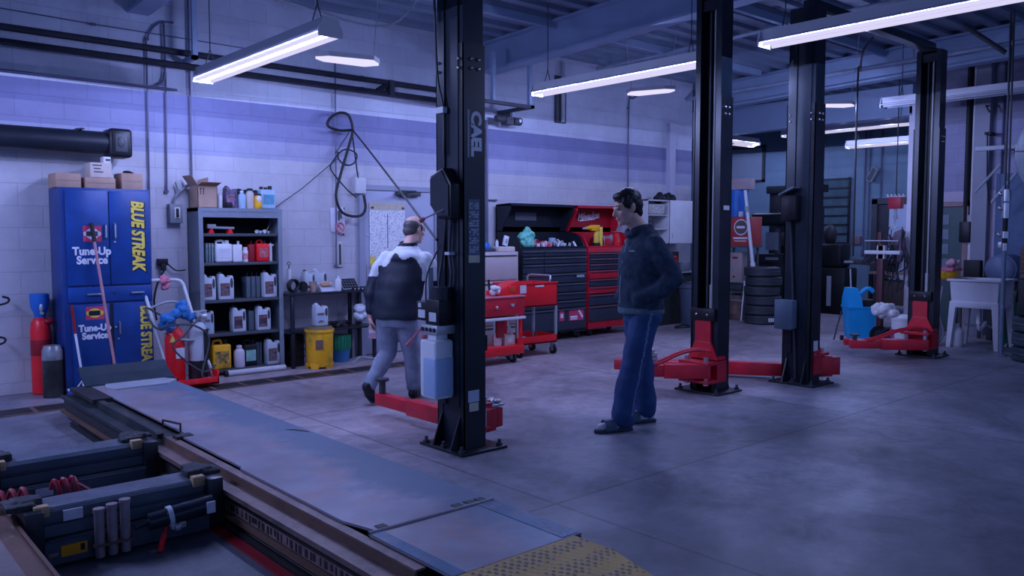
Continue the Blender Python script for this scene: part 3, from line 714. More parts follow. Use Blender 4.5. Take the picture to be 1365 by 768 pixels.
# ramp: yellow raised-tread plate that drops to the floor
YT = bpy.data.materials.new('yellow_tread_plate'); YT.use_nodes = True
n = YT.node_tree.nodes; l = YT.node_tree.links; pb = n['Principled BSDF']; tc = n.new('ShaderNodeTexCoord'); mp = n.new('ShaderNodeMapping')
mp.inputs['Rotation'].default_value = (0,0,.78); mp.inputs['Scale'].default_value = (38,38,38); l.new(tc.outputs['Object'], mp.inputs[0])
vo = n.new('ShaderNodeTexVoronoi'); vo.inputs['Scale'].default_value = 1; vo.inputs['Randomness'].default_value = .25; l.new(mp.outputs[0], vo.inputs['Vector'])
rp = n.new('ShaderNodeValToRGB'); rp.color_ramp.elements[0].position = .28; rp.color_ramp.elements[1].position = .42
rp.color_ramp.elements[0].color = (.20,.15,.09,1); rp.color_ramp.elements[1].color = (.85,.52,.10,1); l.new(vo.outputs['Distance'], rp.inputs[0])
nz = n.new('ShaderNodeTexNoise'); nz.inputs['Scale'].default_value = 5; l.new(tc.outputs['Object'], nz.inputs['Vector'])
mx = n.new('ShaderNodeMixRGB'); mx.blend_type = 'MULTIPLY'; mx.inputs['Fac'].default_value = .6; l.new(rp.outputs[0], mx.inputs['Color1']); l.new(nz.outputs['Fac'], mx.inputs['Color2']); l.new(mx.outputs[0], pb.inputs['Base Color'])
bp = n.new('ShaderNodeBump'); bp.inputs['Strength'].default_value = .5; bp.inputs['Distance'].default_value = .004; bp.invert = True; l.new(vo.outputs['Distance'], bp.inputs['Height']); l.new(bp.outputs[0], pb.inputs['Normal']); pb.inputs['Roughness'].default_value = .5
b = MB()
top = [(1.74,2.285,ZD),(2.355,2.285,ZD),(2.43,2.15,.215),(2.43,1.15,.012),(1.74,1.15,.012)]
V = [b._v(p) for p in top]; V2 = [b._v((p[0],p[1],max(0,p[2]-.012))) for p in top]
b.bm.faces.new(V); b.bm.faces.new(V2[::-1])
for i in range(5):
    j = (i+1) % 5; b.bm.faces.new((V[j],V[i],V2[i],V2[j]))
bmesh.ops.recalc_face_normals(b.bm, faces=b.bm.faces)
lab(b.build('approach_ramp', YT, rk, angle=20),'yellow raised tread ramp')
# far end: bent wheel stop and a pale turn plate
b = MB(); b.prism([(7.12,ZD+.0),(7.16,ZD+.0),(7.27,ZD+.055),(7.36,ZD+.125),(7.35,ZD+.132),(7.265,ZD+.066),(7.12,ZD+.01)],'x',1.76,2.45); b.build('wheel_stop', mat('slate_stop_plate',(.022,.034,.048),.6,0,.2,4,spec=.2,dirt=(.05,.065,.08),dirt_amt=.5), rk, angle=12)
b = MB(); b.prism([(1.86,6.95),(1.9,6.83),(2.3,6.83),(2.42,6.98),(2.36,7.11),(1.9,7.11)],'z',ZD,ZD+.012); b.build('turn_plate', MGREY, rk)
b = MB(); b.box(1.66,1.80,6.55,7.2,ZD-.03,ZD+.0); b.box(2.3,2.46,7.05,7.2,ZD-.02,ZD+.004); b.build('stop_bracket', DARKSTEEL, rk)
b = MB(); b.tube([(1.745,5.3,ZD+.0),(1.745,5.3,ZD+.05),(1.79,5.12,ZD+.05),(1.79,5.12,ZD)],.007,6); b.box(1.72,1.82,4.98,5.06,ZD-.02,ZD+.004); b.box(1.66,1.7,5.15,5.2,ZD-.03,ZD+.0); b.build('lock_bracket', DARKSTEEL, rk)
# left hand runway, only its inner edge shows
r2 = thing('alignment_runway', 'second runway whose inner edge crosses the bottom left corner', 'car rack', (.2,4.8,0), world=True)
b = MB(); b.box(-.05,.60,2.86,7.2,ZD-.012,ZD); b.build('deck_plate', mat('worn_brown_deck',(.24,.19,.18),.5,.2,.25,5,.2), r2)
b = MB(); b.box(.57,.585,2.6,7.2,.0,ZD-.012); b.box(-.05,-.03,2.6,7.2,0,ZD-.012); b.build('runway_frame', DARKSTEEL, r2)
b = MB(); b.box(.60,.72,2.45,7.25,ZD-.06,ZD-.05); b.box(.70,.715,2.45,7.25,ZD-.07,ZD-.04); b.build('rail_ledge', EDGE, r2)
b = MB(); b.box(.66,.672,2.45,7.25,.07,ZD-.06); b.box(.61,.72,2.45,7.25,.055,.07); b.build('rail_web', DARKSTEEL, r2)
# two rolling jacks that bridge the runways
JK = mat('blue_grey_jack_enamel', (.055,.085,.12), .38, .1, .2, 4, spec=.55, dirt=(.12,.12,.13), dirt_amt=.5)
STK = mat('white_jack_sticker', (.62,.64,.72), .5, 0, .1, 25)
RUBT = mat('cracked_black_rubber', (.03,.033,.04), .7, 0, .6, 25, .6)
DUST = mat('dusty_beam_top', (.10,.115,.15), .55, .1, .3, 7, .2)
def jack(label, yc):
    t = thing('rolling_jack', label, 'jack', (1.16,yc,0), 0, 'rolling jacks between the runways', world=True)
    f = yc-.28
    b = MB(); b.prism([(f-.045,.015),(f+.08,.015),(f+.08,.12),(f-.03,.12),(f-.045,.112)],'x',.80,1.52); b.build('lower_beam', JK, t, angle=12)
    b = MB(); b.box(.80,1.52,yc+.16,yc+.30,.015,.10); b.build('lower_beam', JK, t, angle=12)
    b = MB(); b.prism([(f,.128),(f+.22,.128),(f+.22,.245),(f+.205,.252),(f+.02,.252),(f+.004,.24),(f+.004,.20),(f+.018,.195),(f+.018,.185),(f,.18)],'x',.80,1.52); b.build('upper_beam', JK, t, angle=12)
    b = MB(); b.box(.81,1.50,f+.03,f+.20,.2515,.2545); b.box(.82,1.50,f-.035,f-.005,.119,.1225); b.build('dusty_top', DUST, t)
    b = MB(); b.box(.80,1.52,f+.22,yc+.16,.085,.10); b.build('jack_bed', mat('jack_bed_steel',(.13,.15,.18),.45,.2,.35,9,dirt=(.03,.035,.04),dirt_amt=.8,dirt_scale=6), t)
    for x0, x1 in ((1.52,1.594),(.728,.80)):
        b = MB(); b.box(x0,x1,f-.05,f+.06,.03,.262,.004); b.box(x0,x1,f+.06,f+.2,.15,.262,.004); b.box(x0,x1,yc+.2,yc+.3,.03,.12,.004); b.build('end_carrier', STEEL, t)
    for sx, x in ((1,1.49),(-1,.80)):
        b = MB(); rq = random.Random(int(x*100+yc*10))
        for k in range(7): b.box(*(lambda cx,cy: (cx-.045,cx+.045,cy-.04,cy+.04))(x+sx*.03+rq.uniform(-.06,.06),f+.12+rq.uniform(-.06,.06)),.256,.270+rq.uniform(.006,.03),.004)
        link('lift_pad', blob(b,.007,2), [RUBT], t, 40)
        b = MB(); b.box(x+.0-.03,x+.0+.03,f-.012,f+.035,.225,.275,.004); b.build('wood_block', WOOD, t)
    return t
j1 = jack('far rolling jack bridging the two runways', 5.26)
b = MB(); b.box(.955,1.04,4.931,4.9345,.06,.105); b.build('jack_sticker', STK, j1)
j2 = jack('near rolling jack with yellow sticker and pump cylinder', 4.31)
b = MB(); b.box(.885,.965,4.026,4.0335,.19,.238); b.build('jack_sticker', STK, j2)
b = MB(); b.box(.862,.968,3.981,3.9845,.045,.095); yl = b.build('jack_sticker', mat('amber_sticker',(1.0,.37,.0),.5,0,.1,20), j2); lab(yl,'amber sticker')
b = MB(); b.box(.94,.957,3.979,3.981,.058,.088); b.build('sticker_print', BLACK, yl)
b = MB(); b.tube([(.81,3.982,.06),(.85,3.982,.062)],.010,6); b.build('slot', mat('slot_rust',(.3,.22,.2),.7), j2)
PT = mat('dirty_pink_pipe', (.32,.25,.26), .55, .3, .25, 8, dirt=(.1,.1,.12), dirt_amt=.7)
for k, x in enumerate((1.01,1.065,1.12)):
    b = MB(); b.cyl((x,3.945,.02),(x,3.945,.235+.010*k),.021,n=14); b.cyl((x,3.945,.225+.010*k),(x,3.945,.242+.010*k),.025,n=14); b.build('extension_tube', PT, j2)
b = MB(); b.box(.98,1.15,3.92,3.98,.07,.082); b.build('tube_holder', RUST, j2)
b = MB(); b.tube([(1.16,3.94,.12),(1.22,3.94,.13)],.014,8); b.cyl((1.22,3.94,.13),(1.515,3.92,.16),.040,n=18); b.cyl((1.32,3.933,.14),(1.515,3.922,.16),.045,n=18); cyl_ = b.build('pump_cylinder', NAVY, j2)
b = MB(); b.cyl((1.305,3.934,.138),(1.325,3.933,.140),.049,n=18); b.build('cylinder_ring', STK, cyl_)
b = MB(); b.box(1.47,1.51,3.872,3.879,.13,.185); b.build('cylinder_sticker', STK, cyl_)
b = MB(); b.tube([(1.29,3.91,.10),(1.27,3.89,.06)],.006,6); b.cyl((1.275,3.895,.075),(1.245,3.87,.003),.013,n=10); lab(b.build('valve_handle', RED2, cyl_),'red valve grip')
b = MB(); b.box(1.31,1.38,3.90,3.93,.08,.11,.004); b.ell((1.34,3.9,.09),.02,n=8); b.build('valve', ALU, cyl_)
# coiled red air hoses
def coil(label, c, axis, r, n, pitch):
    pts = []
    for k in range(n*10+1):
        a = 2*PI*k/10; s_ = pitch*k/10
        pts.append((c[0]+axis[0]*s_, c[1]+axis[1]*s_+r*math.cos(a)*.7, c[2]+r*math.sin(a)))
    b = MB(); b.tube(pts,.011,6)
    e = Vector(pts[-1]); b.tube([e, e+Vector((.06,.02,-.05)), e+Vector((.12,.0,-.09))],.011,6)
    tag(b.build('coiled_air_hose', mat('red_hose',(.42,.03,.06),.4,0,.15,8)), label, 'hose', 'coiled red air hoses')
coil('red coiled air hose by the left edge on the near jack',(.60,4.36,.20),(1,-.1),.085,5,.045)
coil('small red coiled air hose behind the near jack beam',(.93,4.42,.225),(1,.1),.05,3,.04)
# ------------------------------------------------------------------ left part of the back wall
# blue two-door tool cabinet
cb = thing('storage_cabinet', 'tall blue steel cabinet with yellow upright lettering against the block wall', 'cabinet', (2.25,8.42,0), world=True)
b = MB(); b.box(1.87,2.64,8.215,8.63,.0,1.89,.006); b.build('body', mat('dark_blue_cabinet_side',(.012,.045,.2),.4,0,.12,3), cb)
YF = 8.20
def cdoor(x0,x1,z0,z1,hx,hz0,hz1):
    b = MB(); b.box(x0,x1,YF,YF+.016,z0,z1,.004); d = b.build('door', BLUE, cb)
    b = MB(); b.tube([(hx,YF,hz0),(hx,YF-.025,hz0+.01),(hx,YF-.025,hz1-.01),(hx,YF,hz1)],.008,6); b.build('handle', CHROME, d)
    return d
d1 = cdoor(1.905,2.265,1.0,1.865,2.235,1.43,1.56); d2 = cdoor(2.272,2.63,1.0,1.865,2.315,1.43,1.57)
b = MB(); b.ell((2.312,YF-.003,1.395),.012,n=8); b.build('lock', CHROME, d2)
b = MB(); b.box(1.905,2.63,YF,YF+.016,.845,.985,.004); dr = b.build('drawer', BLUE, cb)
b = MB()
for x in (2.12,2.50): b.box(x-.06,x+.06,YF-.02,YF,.91,.925,.003)
b.build('drawer_handle', CHROME, dr)
b = MB(); b.ell((2.3,YF-.002,.925),.012,n=8); b.build('drawer_lock', DGREY, dr)
d3 = cdoor(1.93,2.25,.06,.825,2.235,.52,.64); d4 = cdoor(2.285,2.63,.06,.825,2.33,.53,.65)
b = MB(); b.ell((2.3,YF-.002,.6),.012,n=8); b.ell((2.32,YF-.004,.49),.01,n=8); b.build('lock', CHROME, d4)
b = MB(); b.box(2.25,2.285,YF+.004,YF+.018,.06,.825); b.build('door_gap', mat('dark_gap',(.005,.008,.03),.6), cb)
OUTL = mat('dark_letter_edge', (.01,.01,.02), .5); REDS = mat('red_decal', (.62,.05,.12), .5, 0, .08, 20); WLET = mat('white_letters', (.75,.77,.85), .5, 0, .05, 20)
dx = 2.515
text('lettering_outline','BLUE STREAK',.15,OUTL,d2,face_my(dx+.004,YF-.0015,1.455,-PI/2),sx=.72,offset=.014,shear=.2)
text('lettering','BLUE STREAK',.15,YEL2,d2,face_my(dx,YF-.003,1.458,-PI/2),sx=.72,offset=.007,shear=.2)
text('lettering','BLUE STREAK',.13,YEL2,d4,face_my(2.565,YF-.002,.49,-PI/2),sx=.76,offset=.006)
def decal(d, x0, x1, z0, z1, oval, cx=None):
    b = MB(); b.box(x0,x1,YF-.002,YF,z0,z1); q = b.build('decal', REDS, d); lab(q,'red badge sticker')
    b = MB(); xc, zc = (x0+x1)/2, (z0+z1)/2; P = []
    for k in range(24):
        a = 2*PI*k/24; P.append((xc+math.cos(a)*(x1-x0)*.36, zc+math.sin(a)*(z1-z0)*.36))
    P2 = P[:]; b.prism(P2,'y',YF-.004,YF-.002); b.prism([(xc-(x1-x0)*.47,zc-.012),(xc-(x1-x0)*.33,zc-.025),(xc-(x1-x0)*.33,zc+.025),(xc-(x1-x0)*.47,zc+.012)],'y',YF-.004,YF-.002)
    b.prism([(xc+(x1-x0)*.47,zc-.012),(xc+(x1-x0)*.33,zc-.025),(xc+(x1-x0)*.33,zc+.025),(xc+(x1-x0)*.47,zc+.012)],'y',YF-.004,YF-.002)
    b.build('badge', oval, q)
    b = MB(); b.box(xc-.05,xc+.045,YF-.006,YF-.004,zc-.022,zc+.022); b.build('badge_print', OUTL if oval is YEL2 else DGREY, q)
decal(d1,2.045,2.20,1.40,1.545,WLET); text('lettering','Tune-Up\nService',.1,WLET,d1,face_my(2.115,YF-.002,1.27),offset=.004,lines=.82,sx=.9)
decal(d3,2.045,2.20,.685,.805,YEL2); text('lettering','Tune-Up\nService',.085,WLET,d3,face_my(2.12,YF-.002,.57),offset=.004,lines=.85,sx=.9)
# cartons on the cabinet
def carton(label, x0,x1,y0,y1,z0,z1, m=CARD, group='cartons on the blue cabinet'):
    t = thing('carton', label, 'box', ((x0+x1)/2,(y0+y1)/2,z0), 0, group, world=True)
    b = MB(); b.box(x0,x1,y0,y1,z0,z1,.004); b.build('carton_body', m, t)
    b = MB(); b.box(x0+.01,x1-.01,y0-.001,y0,(z0+z1)/2-.004,(z0+z1)/2+.004); b.box(x0,x1,(y0+y1)/2-.02,(y0+y1)/2+.02,z1,z1+.0015); b.build('tape', CARDIN, t)
    return t
carton('brown carton at the left end of the blue cabinet top',1.86,2.07,8.3,8.58,1.892,2.02)
carton('low brown carton under the white lidded box on the cabinet',2.1,2.36,8.28,8.55,1.892,1.99)
carton('brown carton at the right end of the blue cabinet top',2.42,2.61,8.3,8.55,1.892,2.045)
t = thing('printed_box', 'pale printed box on top of the low carton on the cabinet', 'box', (2.24,8.4,1.992), world=True)
PALEC = mat('pale_card', (.6,.5,.45), .8, 0, .08, 8)
b = MB(); b.box(2.15,2.335,8.3,8.5,1.993,2.13,.004); b.build('carton_body', PALEC, t)
b = MB(); b.box(2.27,2.335,8.32,8.42,2.131,2.19,.004); b.build('upper_pack', WHITE, t)
b = MB(); b.box(2.29,2.33,8.318,8.32,2.15,2.17)
for k,(x0,x1) in enumerate(((2.17,2.25),(2.18,2.24),(2.18,2.26))): b.box(x0,x1,8.2985,8.3,2.1-k*.03,2.11-k*.03)
b.build('box_print', DGREY, t)
b = MB(); b.ell((2.5,8.4,2.06),(.04,.05,.015)); b.tube([(2.46,8.38,2.055),(2.5,8.36,2.06),(2.55,8.4,2.055)],.008,6); tag(b.build('rag', BLACK),'black rag lying on the right hand carton','rag')
# big black exhaust duct on the wall
t = thing('exhaust_duct', 'thick black horizontal duct with square end collar above the blue cabinet', 'duct', (1,8.42,2.2), world=True)
b = MB(); b.cyl((-3,8.42,2.325),(2.36,8.42,2.325),.105,n=28); b.build('duct_pipe', mat('black_duct_skin',(.012,.016,.026),.45,0,.2,6), t)
b = MB(); b.box(2.32,2.53,8.29,8.55,2.19,2.46,.035,seg=3); b.build('end_collar', BLKPL, t)
b = MB(); b.box(2.37,2.48,8.286,8.291,2.24,2.41,.004); b.ell((2.42,8.286,2.33),(.035,.01,.05)); b.build('collar_window', DGREY, t)
b = MB()
for x in (-1,.6,2.1): b.box(x-.015,x+.015,8.42,8.65,2.42,2.45); b.box(x-.015,x+.015,8.3,8.54,2.43,2.44)
b.build('wall_bracket', DGREY, t)
# pipes along the top of the wall
for z, lb, xe in ((3.31,'upper of the two dark pipes running along the top of the back wall',6.9),(3.18,'lower of the two dark pipes running along the top of the back wall',6.9)):
    b = MB(); b.tube([(-3,8.55,z),(xe,8.55,z-.02)],.032,10)
    for x in (1,3.2,5.2): b.box(x-.012,x+.012,8.55,8.65,z-.02,z+.02)
    tag(b.build('wall_pipe', mat('dark_pipe',(.03,.032,.045),.5,.2,.2,6)), lb, 'pipe', 'dark pipes along the back wall')
b = MB(); b.box(5.55,5.62,8.5,8.6,3.14,3.32); b.tube([(5.4,8.55,3.18),(5.6,8.55,3.3)],.03,8); tag(b.build('pipe_link', mat('dark_pipe',(.03,.032,.045))),'short slanting link between the two dark wall pipes','pipe')
PIPEV = mat('painted_conduit', (.16,.16,.24), .5, .1, .15, 5)
G = 'thin conduits on the back wall'
def conduit(label, pts, r=.011, m=PIPEV, smooth=0, cat='conduit'):
    b = MB(); b.tube(pts,r,8,smooth=smooth)
    P = Vector(pts[len(pts)//2]); b.box(P.x-.02,P.x+.02,P.y-.004,P.y+.02,P.z-.012,P.z+.012)
    return tag(b.build('mounted_conduit', m), label, cat, G)
DKC = mat('dark_conduit', (.11,.11,.18), .5, .1, .15, 5)
conduit('conduit that runs level over the duct then bends up left of the shelf unit',[(-3,8.61,2.93),(2.6,8.61,2.93),(2.78,8.61,2.93),(2.9,8.61,2.97),(2.95,8.61,3.1),(2.95,8.61,3.6)],.012,DKC,5)
conduit('left of the two thin conduits dropping behind the blue cabinet',[(3.05,8.62,3.6),(2.9,8.62,3.57),(2.79,8.62,3.4),(2.78,8.62,3.1),(2.76,8.62,.7)],.009,DKC,4)
conduit('right of the two thin conduits dropping behind the blue cabinet',[(2.96,8.62,3.1),(2.94,8.62,1.9)],.010,DKC)
conduit('double conduit dropping to the grey switch box',[(3.2,8.61,4.0),(3.19,8.61,2.0)],.012,DKC)
conduit('thin line dropping from the roof to the black cable loops',[(4.88,8.62,3.5),(4.86,8.62,1.1)],.010,PIPEV)
conduit('conduit running up the wall just right of the nearest lift post',[(7.16,8.62,3.0),(7.16,8.62,1.25)],.016,DKC)
conduit('short level spur off the conduit right of the nearest lift post',[(7.16,8.62,1.93),(7.32,8.62,1.93)],.009,DKC)
conduit('thin dark line down the wall behind the standing man',[(10.4,8.62,3.7),(10.15,8.62,3.6),(10.06,8.62,3.45),(10.06,8.62,1.6)],.012,DKC,4)
conduit('thin cable stretched level under the roof at the upper left',[(-3,8.61,3.56),(2.3,8.61,3.46),(4.0,8.61,3.45)],.006,DKC)
t = thing('switch_box', 'grey metal switch box on the wall left of the shelf unit', 'switch', (3.0,8.6,1.58), world=True)
b = MB(); b.box(2.945,3.075,8.56,8.65,1.58,1.775,.006); b.build('box_body', GREY, t)
b = MB(); b.box(2.99,3.045,8.553,8.56,1.63,1.74,.002); b.build('lever_plate', WHITE, t)
b = MB(); b.box(3.004,3.03,8.54,8.553,1.64,1.73,.002); b.build('switch_lever', BLACK, t)
b = MB(); b.tube([(3.0,8.6,1.775),(3.02,8.6,1.85),(3.09,8.61,1.92),(3.19,8.61,2.0)],.014,8,smooth=4); b.tube([(3.02,8.6,2.0),(3.05,8.6,1.88)],.008,6); b.build('box_conduit', GREY, t)
t = thing('power_outlet', 'black plug and outlet on the wall above the hand truck', 'outlet', (2.86,8.6,1.1), world=True)
b = MB(); b.box(2.83,2.93,8.6,8.65,1.15,1.22,.006); b.build('outlet_box', BLKPL, t)
b = MB(); b.box(2.85,2.9,8.57,8.6,1.1,1.17,.006); b.tube([(2.88,8.58,1.1),(2.82,8.58,1.0),(2.78,8.6,.8),(2.8,8.6,.6)],.009,6,smooth=4); b.tube([(2.92,8.6,1.17),(3.0,8.6,1.1),(3.1,8.6,1.1)],.007,6,smooth=4); b.build('plug', BLACK, t)
for z, x, lb in ((.83,1.50,'upper black hook on the wall at the left edge'),(.47,1.46,'lower black hook on the wall at the left edge')):
    b = MB(); b.tube([(x-.25,8.64,z+.01),(x-.15,8.54,z),(x-.02,8.54,z+.02),(x,8.54,z+.06),(x-.05,8.54,z+.08)],.010,6,smooth=4); tag(b.build('wall_hook', BLACK), lb, 'hook', 'black wall hooks')
# cable loops and the air hose
b = MB(); P = [(5.03,8.52,2.68),(4.85,8.5,2.66),(4.71,8.5,2.70),(4.74,8.5,2.79),(4.86,8.5,2.86),(4.98,8.5,2.84),(5.03,8.5,2.68),(4.98,8.5,2.5),(4.87,8.5,2.18),(4.80,8.5,1.92),(4.86,8.5,1.74),(4.99,8.5,1.68),(5.13,8.5,1.69),(5.19,8.5,1.78),(5.18,8.52,1.93)]
b.tube(P,.016,8,smooth=6); tag(b.build('cable_loop', BLACK),'thick black looped cable hanging by the grey junction box','cable')
b = MB(); b.tube([(4.85,8.53,2.42),(4.86,8.53,2.33),(4.96,8.53,2.27),(5.06,8.53,2.30),(5.1,8.53,2.40),(5.0,8.53,2.45),(4.9,8.53,2.43),(4.78,8.53,2.3),(4.76,8.53,2.2),(4.95,8.53,2.0),(5.1,8.55,1.9)],.009,6,smooth=5); b.tube([(5.05,8.55,2.66),(5.1,8.55,2.3),(5.14,8.57,2.1)],.008,6,smooth=4); tag(b.build('cable_loop', BLACK),'thin small loop of black cable inside the thick one','cable')
b = MB(); b.tube([(4.85,8.55,2.34),(4.4,8.55,1.98),(4.08,8.6,1.75)],.006,6); b.tube([(4.83,8.56,2.4),(5.02,8.56,2.66)],.006,6); tag(b.build('slack_wire', DGREY),'thin wire sloping down to the top of the shelf unit','wire')
b = MB(); b.tube([(5.03,8.5,2.68),(4.2,6.53,2.05),(3.372,4.60,1.43)],.009,8,smooth=6); tag(b.build('air_hose', BLACK),'straight black hose stretched from the wall to the nearest lift post','hose')
b = MB(); b.box(5.1,5.24,8.56,8.65,1.95,2.14,.006); b.cyl((5.17,8.6,2.14),(5.17,8.6,2.2),.02); q = tag(b.build('junction_box', OFFW),'grey white junction box beside the top of the door','box')
# notices
t = thing('notice_sheet', 'curled paper notice with red ring left of the door', 'notice', (4.9,8.64,1.47), world=True)
b = MB(); b.loft([[(4.81,8.642,1.5),(4.98,8.63,1.46),(4.98,8.628,1.46),(4.81,8.64,1.5)],[(4.80,8.642,1.62),(4.975,8.61,1.62),(4.975,8.608,1.62),(4.80,8.64,1.62)],[(4.80,8.642,1.77),(4.95,8.60,1.79),(4.95,8.598,1.79),(4.80,8.64,1.77)]]); b.build('paper', mat('notice_paper',(.68,.66,.74),.7), t)
b = MB(); P = [(4.91+.05*math.cos(k*PI/8),8.605,1.545+.055*math.sin(k*PI/8)) for k in range(16)]; b.tube(P,.009,6,closed=True); b.tube([(4.875,8.605,1.585),(4.945,8.605,1.505)],.008,6); b.build('red_ring', PINKR, t)
b = MB(); b.box(4.88,4.9,8.595,8.6,1.63,1.74); b.box(4.91,4.925,8.595,8.6,1.65,1.76); b.ell((4.965,8.62,1.77),.014,n=8); b.ell((4.96,8.62,1.465),.014,n=8); b.build('notice_lettering', DGREY, t)
t = thing('wall_thermometer', 'narrow cream wall gauge below the paper notice', 'gauge', (4.91,8.64,1.08), world=True)
b = MB(); b.box(4.875,4.95,8.625,8.65,1.08,1.38,.005); b.build('gauge_board', mat('cream_board',(.55,.52,.5),.6), t)
b = MB(); b.box(4.9,4.925,8.62,8.625,1.11,1.35); b.build('gauge_strip', DGREY, t)
t = thing('wall_chart', 'large printed paper chart taped on the grey door', 'poster', (5.56,8.61,1.0), world=True)
CH = bpy.data.materials.new('printed_chart'); CH.use_nodes = True; n = CH.node_tree.nodes; l = CH.node_tree.links; tc = n.new('ShaderNodeTexCoord'); nz = n.new('ShaderNodeTexNoise'); nz.inputs['Scale'].default_value = 55; nz.inputs['Detail'].default_value = 4
l.new(tc.outputs['Object'], nz.inputs[0]); rp = n.new('ShaderNodeValToRGB'); rp.color_ramp.elements[0].position = .36; rp.color_ramp.elements[1].position = .5; rp.color_ramp.elements[0].color = (.35,.4,.5,1); rp.color_ramp.elements[1].color = (.8,.8,.8,1); l.new(nz.outputs[0], rp.inputs[0]); l.new(rp.outputs[0], n['Principled BSDF'].inputs['Base Color'])
b = MB(); b.box(5.31,5.82,8.606,8.611,1.0,1.76); b.build('chart_sheet', CH, t)
b = MB(); b.box(5.31,5.82,8.604,8.611,1.76,1.85); b.build('chart_header', mat('chart_tan',(.55,.48,.36),.6,0,.1,20), t)
b = MB(); b.box(5.31,5.38,8.603,8.606,1.0,1.2); lab(b.build('chart_corner', YEL2, t),'yellow corner')
b = MB(); b.box(5.33,5.37,8.602,8.604,1.775,1.80); b.box(5.77,5.81,8.602,8.604,1.775,1.80); b.box(5.56,5.568,8.603,8.606,1.3,1.72); b.build('chart_print', DGREY, t)
# grey shelf unit
sh = thing('shelf_unit', 'open grey steel shelf unit full of jugs and bottles', 'shelf', (3.58,8.5,0), world=True)
X0, X1, Y0, Y1 = 3.145, 4.045, 8.34, 8.635
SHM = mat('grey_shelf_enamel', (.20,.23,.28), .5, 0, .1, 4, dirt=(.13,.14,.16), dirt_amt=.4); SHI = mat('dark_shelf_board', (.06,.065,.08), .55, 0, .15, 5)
b = MB(); b.box(X0,X0+.012,Y0,Y1,.02,1.735); b.build('side_panel', mat('shelf_side_enamel',(.15,.18,.21),.5,0,.1,4), sh)
b = MB(); b.box(X1-.012,X1,Y0,Y1,.02,1.735); b.build('side_panel', SHM, sh)
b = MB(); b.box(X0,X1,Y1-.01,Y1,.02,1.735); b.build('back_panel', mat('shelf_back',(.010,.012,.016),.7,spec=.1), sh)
for x in (X0,X1-.045):
    b = MB(); b.box(x,x+.045,Y0-.01,Y0+.004,.0,1.70); b.build('corner_post', SHM, sh)
b = MB(); b.box(X0,X1,Y0-.012,Y1,1.70,1.737); b.box(X0+.046,X1-.046,Y0-.008,Y0+.004,1.64,1.70); b.build('top_board', SHM, sh)
SZ = [1.476,1.176,.79,.44,.06]
for z in SZ:
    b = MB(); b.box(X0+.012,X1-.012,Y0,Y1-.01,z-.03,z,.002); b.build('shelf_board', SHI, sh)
t = thing('white_tube', 'white plastic tube lying on the floor along the foot of the shelf unit', 'tube', (3.6,8.26,0), world=True)
b = MB(); b.cyl((3.38,8.27,.032),(4.02,8.27,.032),.03,n=14); b.build('tube_pipe', OFFW, t)
b = MB(); b.cyl((3.35,8.27,.032),(3.385,8.27,.032),.032,n=14); b.build('tube_end', BLACK, t)
# containers -----------------------------------------------------
def jug(label, loc, h, w, d, m, capm=None, label_m=None, rz=0., group=None, kind='jug', name='oil_jug', tall=.0):
    """slant-topped motor oil jug with side handle"""
    t = thing(name, label, kind, loc, rz, group)
    P = [(-w/2,0),(w/2,0),(w/2,h*.62),(w*.46,h*.86),(w*.30,h*.88),(w*.17,h*.8),(-w*.05,h*.8),(-w*.2,h*.94),(-w*.45,h*.94),(-w/2,h*.72)]
    b = MB(); b.prism(P,'y',-d/2,d/2,bv=min(.012,w*.08)); b.build('jug_body', m, t)
    b = MB(); b.tube([(w*.41,0,h*.86),(w*.47,0,h*.7),(w*.44,0,h*.5)],w*.06,6); b.ell((w*.33,-d/2,h*.6),(w*.10,.004,h*.19),n=14); b.build('jug_handle', DGREY, t)
    b = MB(); b.cyl((-w*.32,0,h*.93),(-w*.32,0,h),w*.13,n=14); b.build('screw_cap', capm or DGREY, t)
    if label_m:
        b = MB(); b.box(-w*.42,w*.2,-d/2-.003,-d/2+.001,h*.14,h*.6); lb = b.build('jug_label', label_m, t)
        b = MB(); b.box(-w*.38,w*.14,-d/2-.005,-d/2-.003,h*.47,h*.56); b.prism([(-w*.36,h*.2),(-w*.1,h*.26),(w*.12,h*.2),(w*.1,h*.17),(-w*.3,h*.16)],'y',-d/2-.005,-d/2-.003); b.build('label_lettering', mat('brown_label_print',(.22,.09,.08),.5,0,.4,30), lb)
    return t
def bottle(label, loc, h, r, m, capm, label_m=None, group=None, kind='bottle', name='bottle', neck=.4, sy=1.):
    t = thing(name, label, kind, loc, 0, group)
    b = MB(); b.lathe([(r*.9,0),(r,.01),(r,h*.68),(r*.9,h*.76),(r*neck,h*.86),(r*neck,h*.9)],n=18,sy=sy); b.build('bottle_body', m, t)
    b = MB(); b.lathe([(r*neck*1.15,h*.88),(r*neck*1.15,h*.98),(r*neck*.8,h)],n=14); b.build('screw_cap', capm, t)
    if label_m:
        b = MB(); b.lathe([(r*1.015,h*.18),(r*1.015,h*.6)],n=18,sy=sy); b.build('bottle_label', label_m, t)
    return t
def can(label, loc, w, d, h, m, capm, group=None, name='jerry_can', label_m=None, handle=True, kind='jug'):
    t = thing(name, label, kind, loc, 0, group)
    b = MB(); b.box(-w/2,w/2,-d/2,d/2,0,h*.84,min(.02,w*.12),seg=3); 
    if handle: b.tube([(-w*.36,0,h*.82),(-w*.36,0,h*.93),(-w*.26,0,h*.97),(w*.02,0,h*.97),(w*.08,0,h*.82)],w*.07,8,smooth=4)
    b.build('can_body', m, t)
    b = MB(); b.cyl((w*.28,0,h*.83),(w*.28,0,h),w*.13,n=14); b.build('screw_cap', capm, t)
    if label_m:
        b = MB(); b.box(-w*.36,w*.36,-d/2-.002,-d/2+.002,h*.2,h*.62); b.build('can_label', label_m, t)
    return t
YM = 8.47
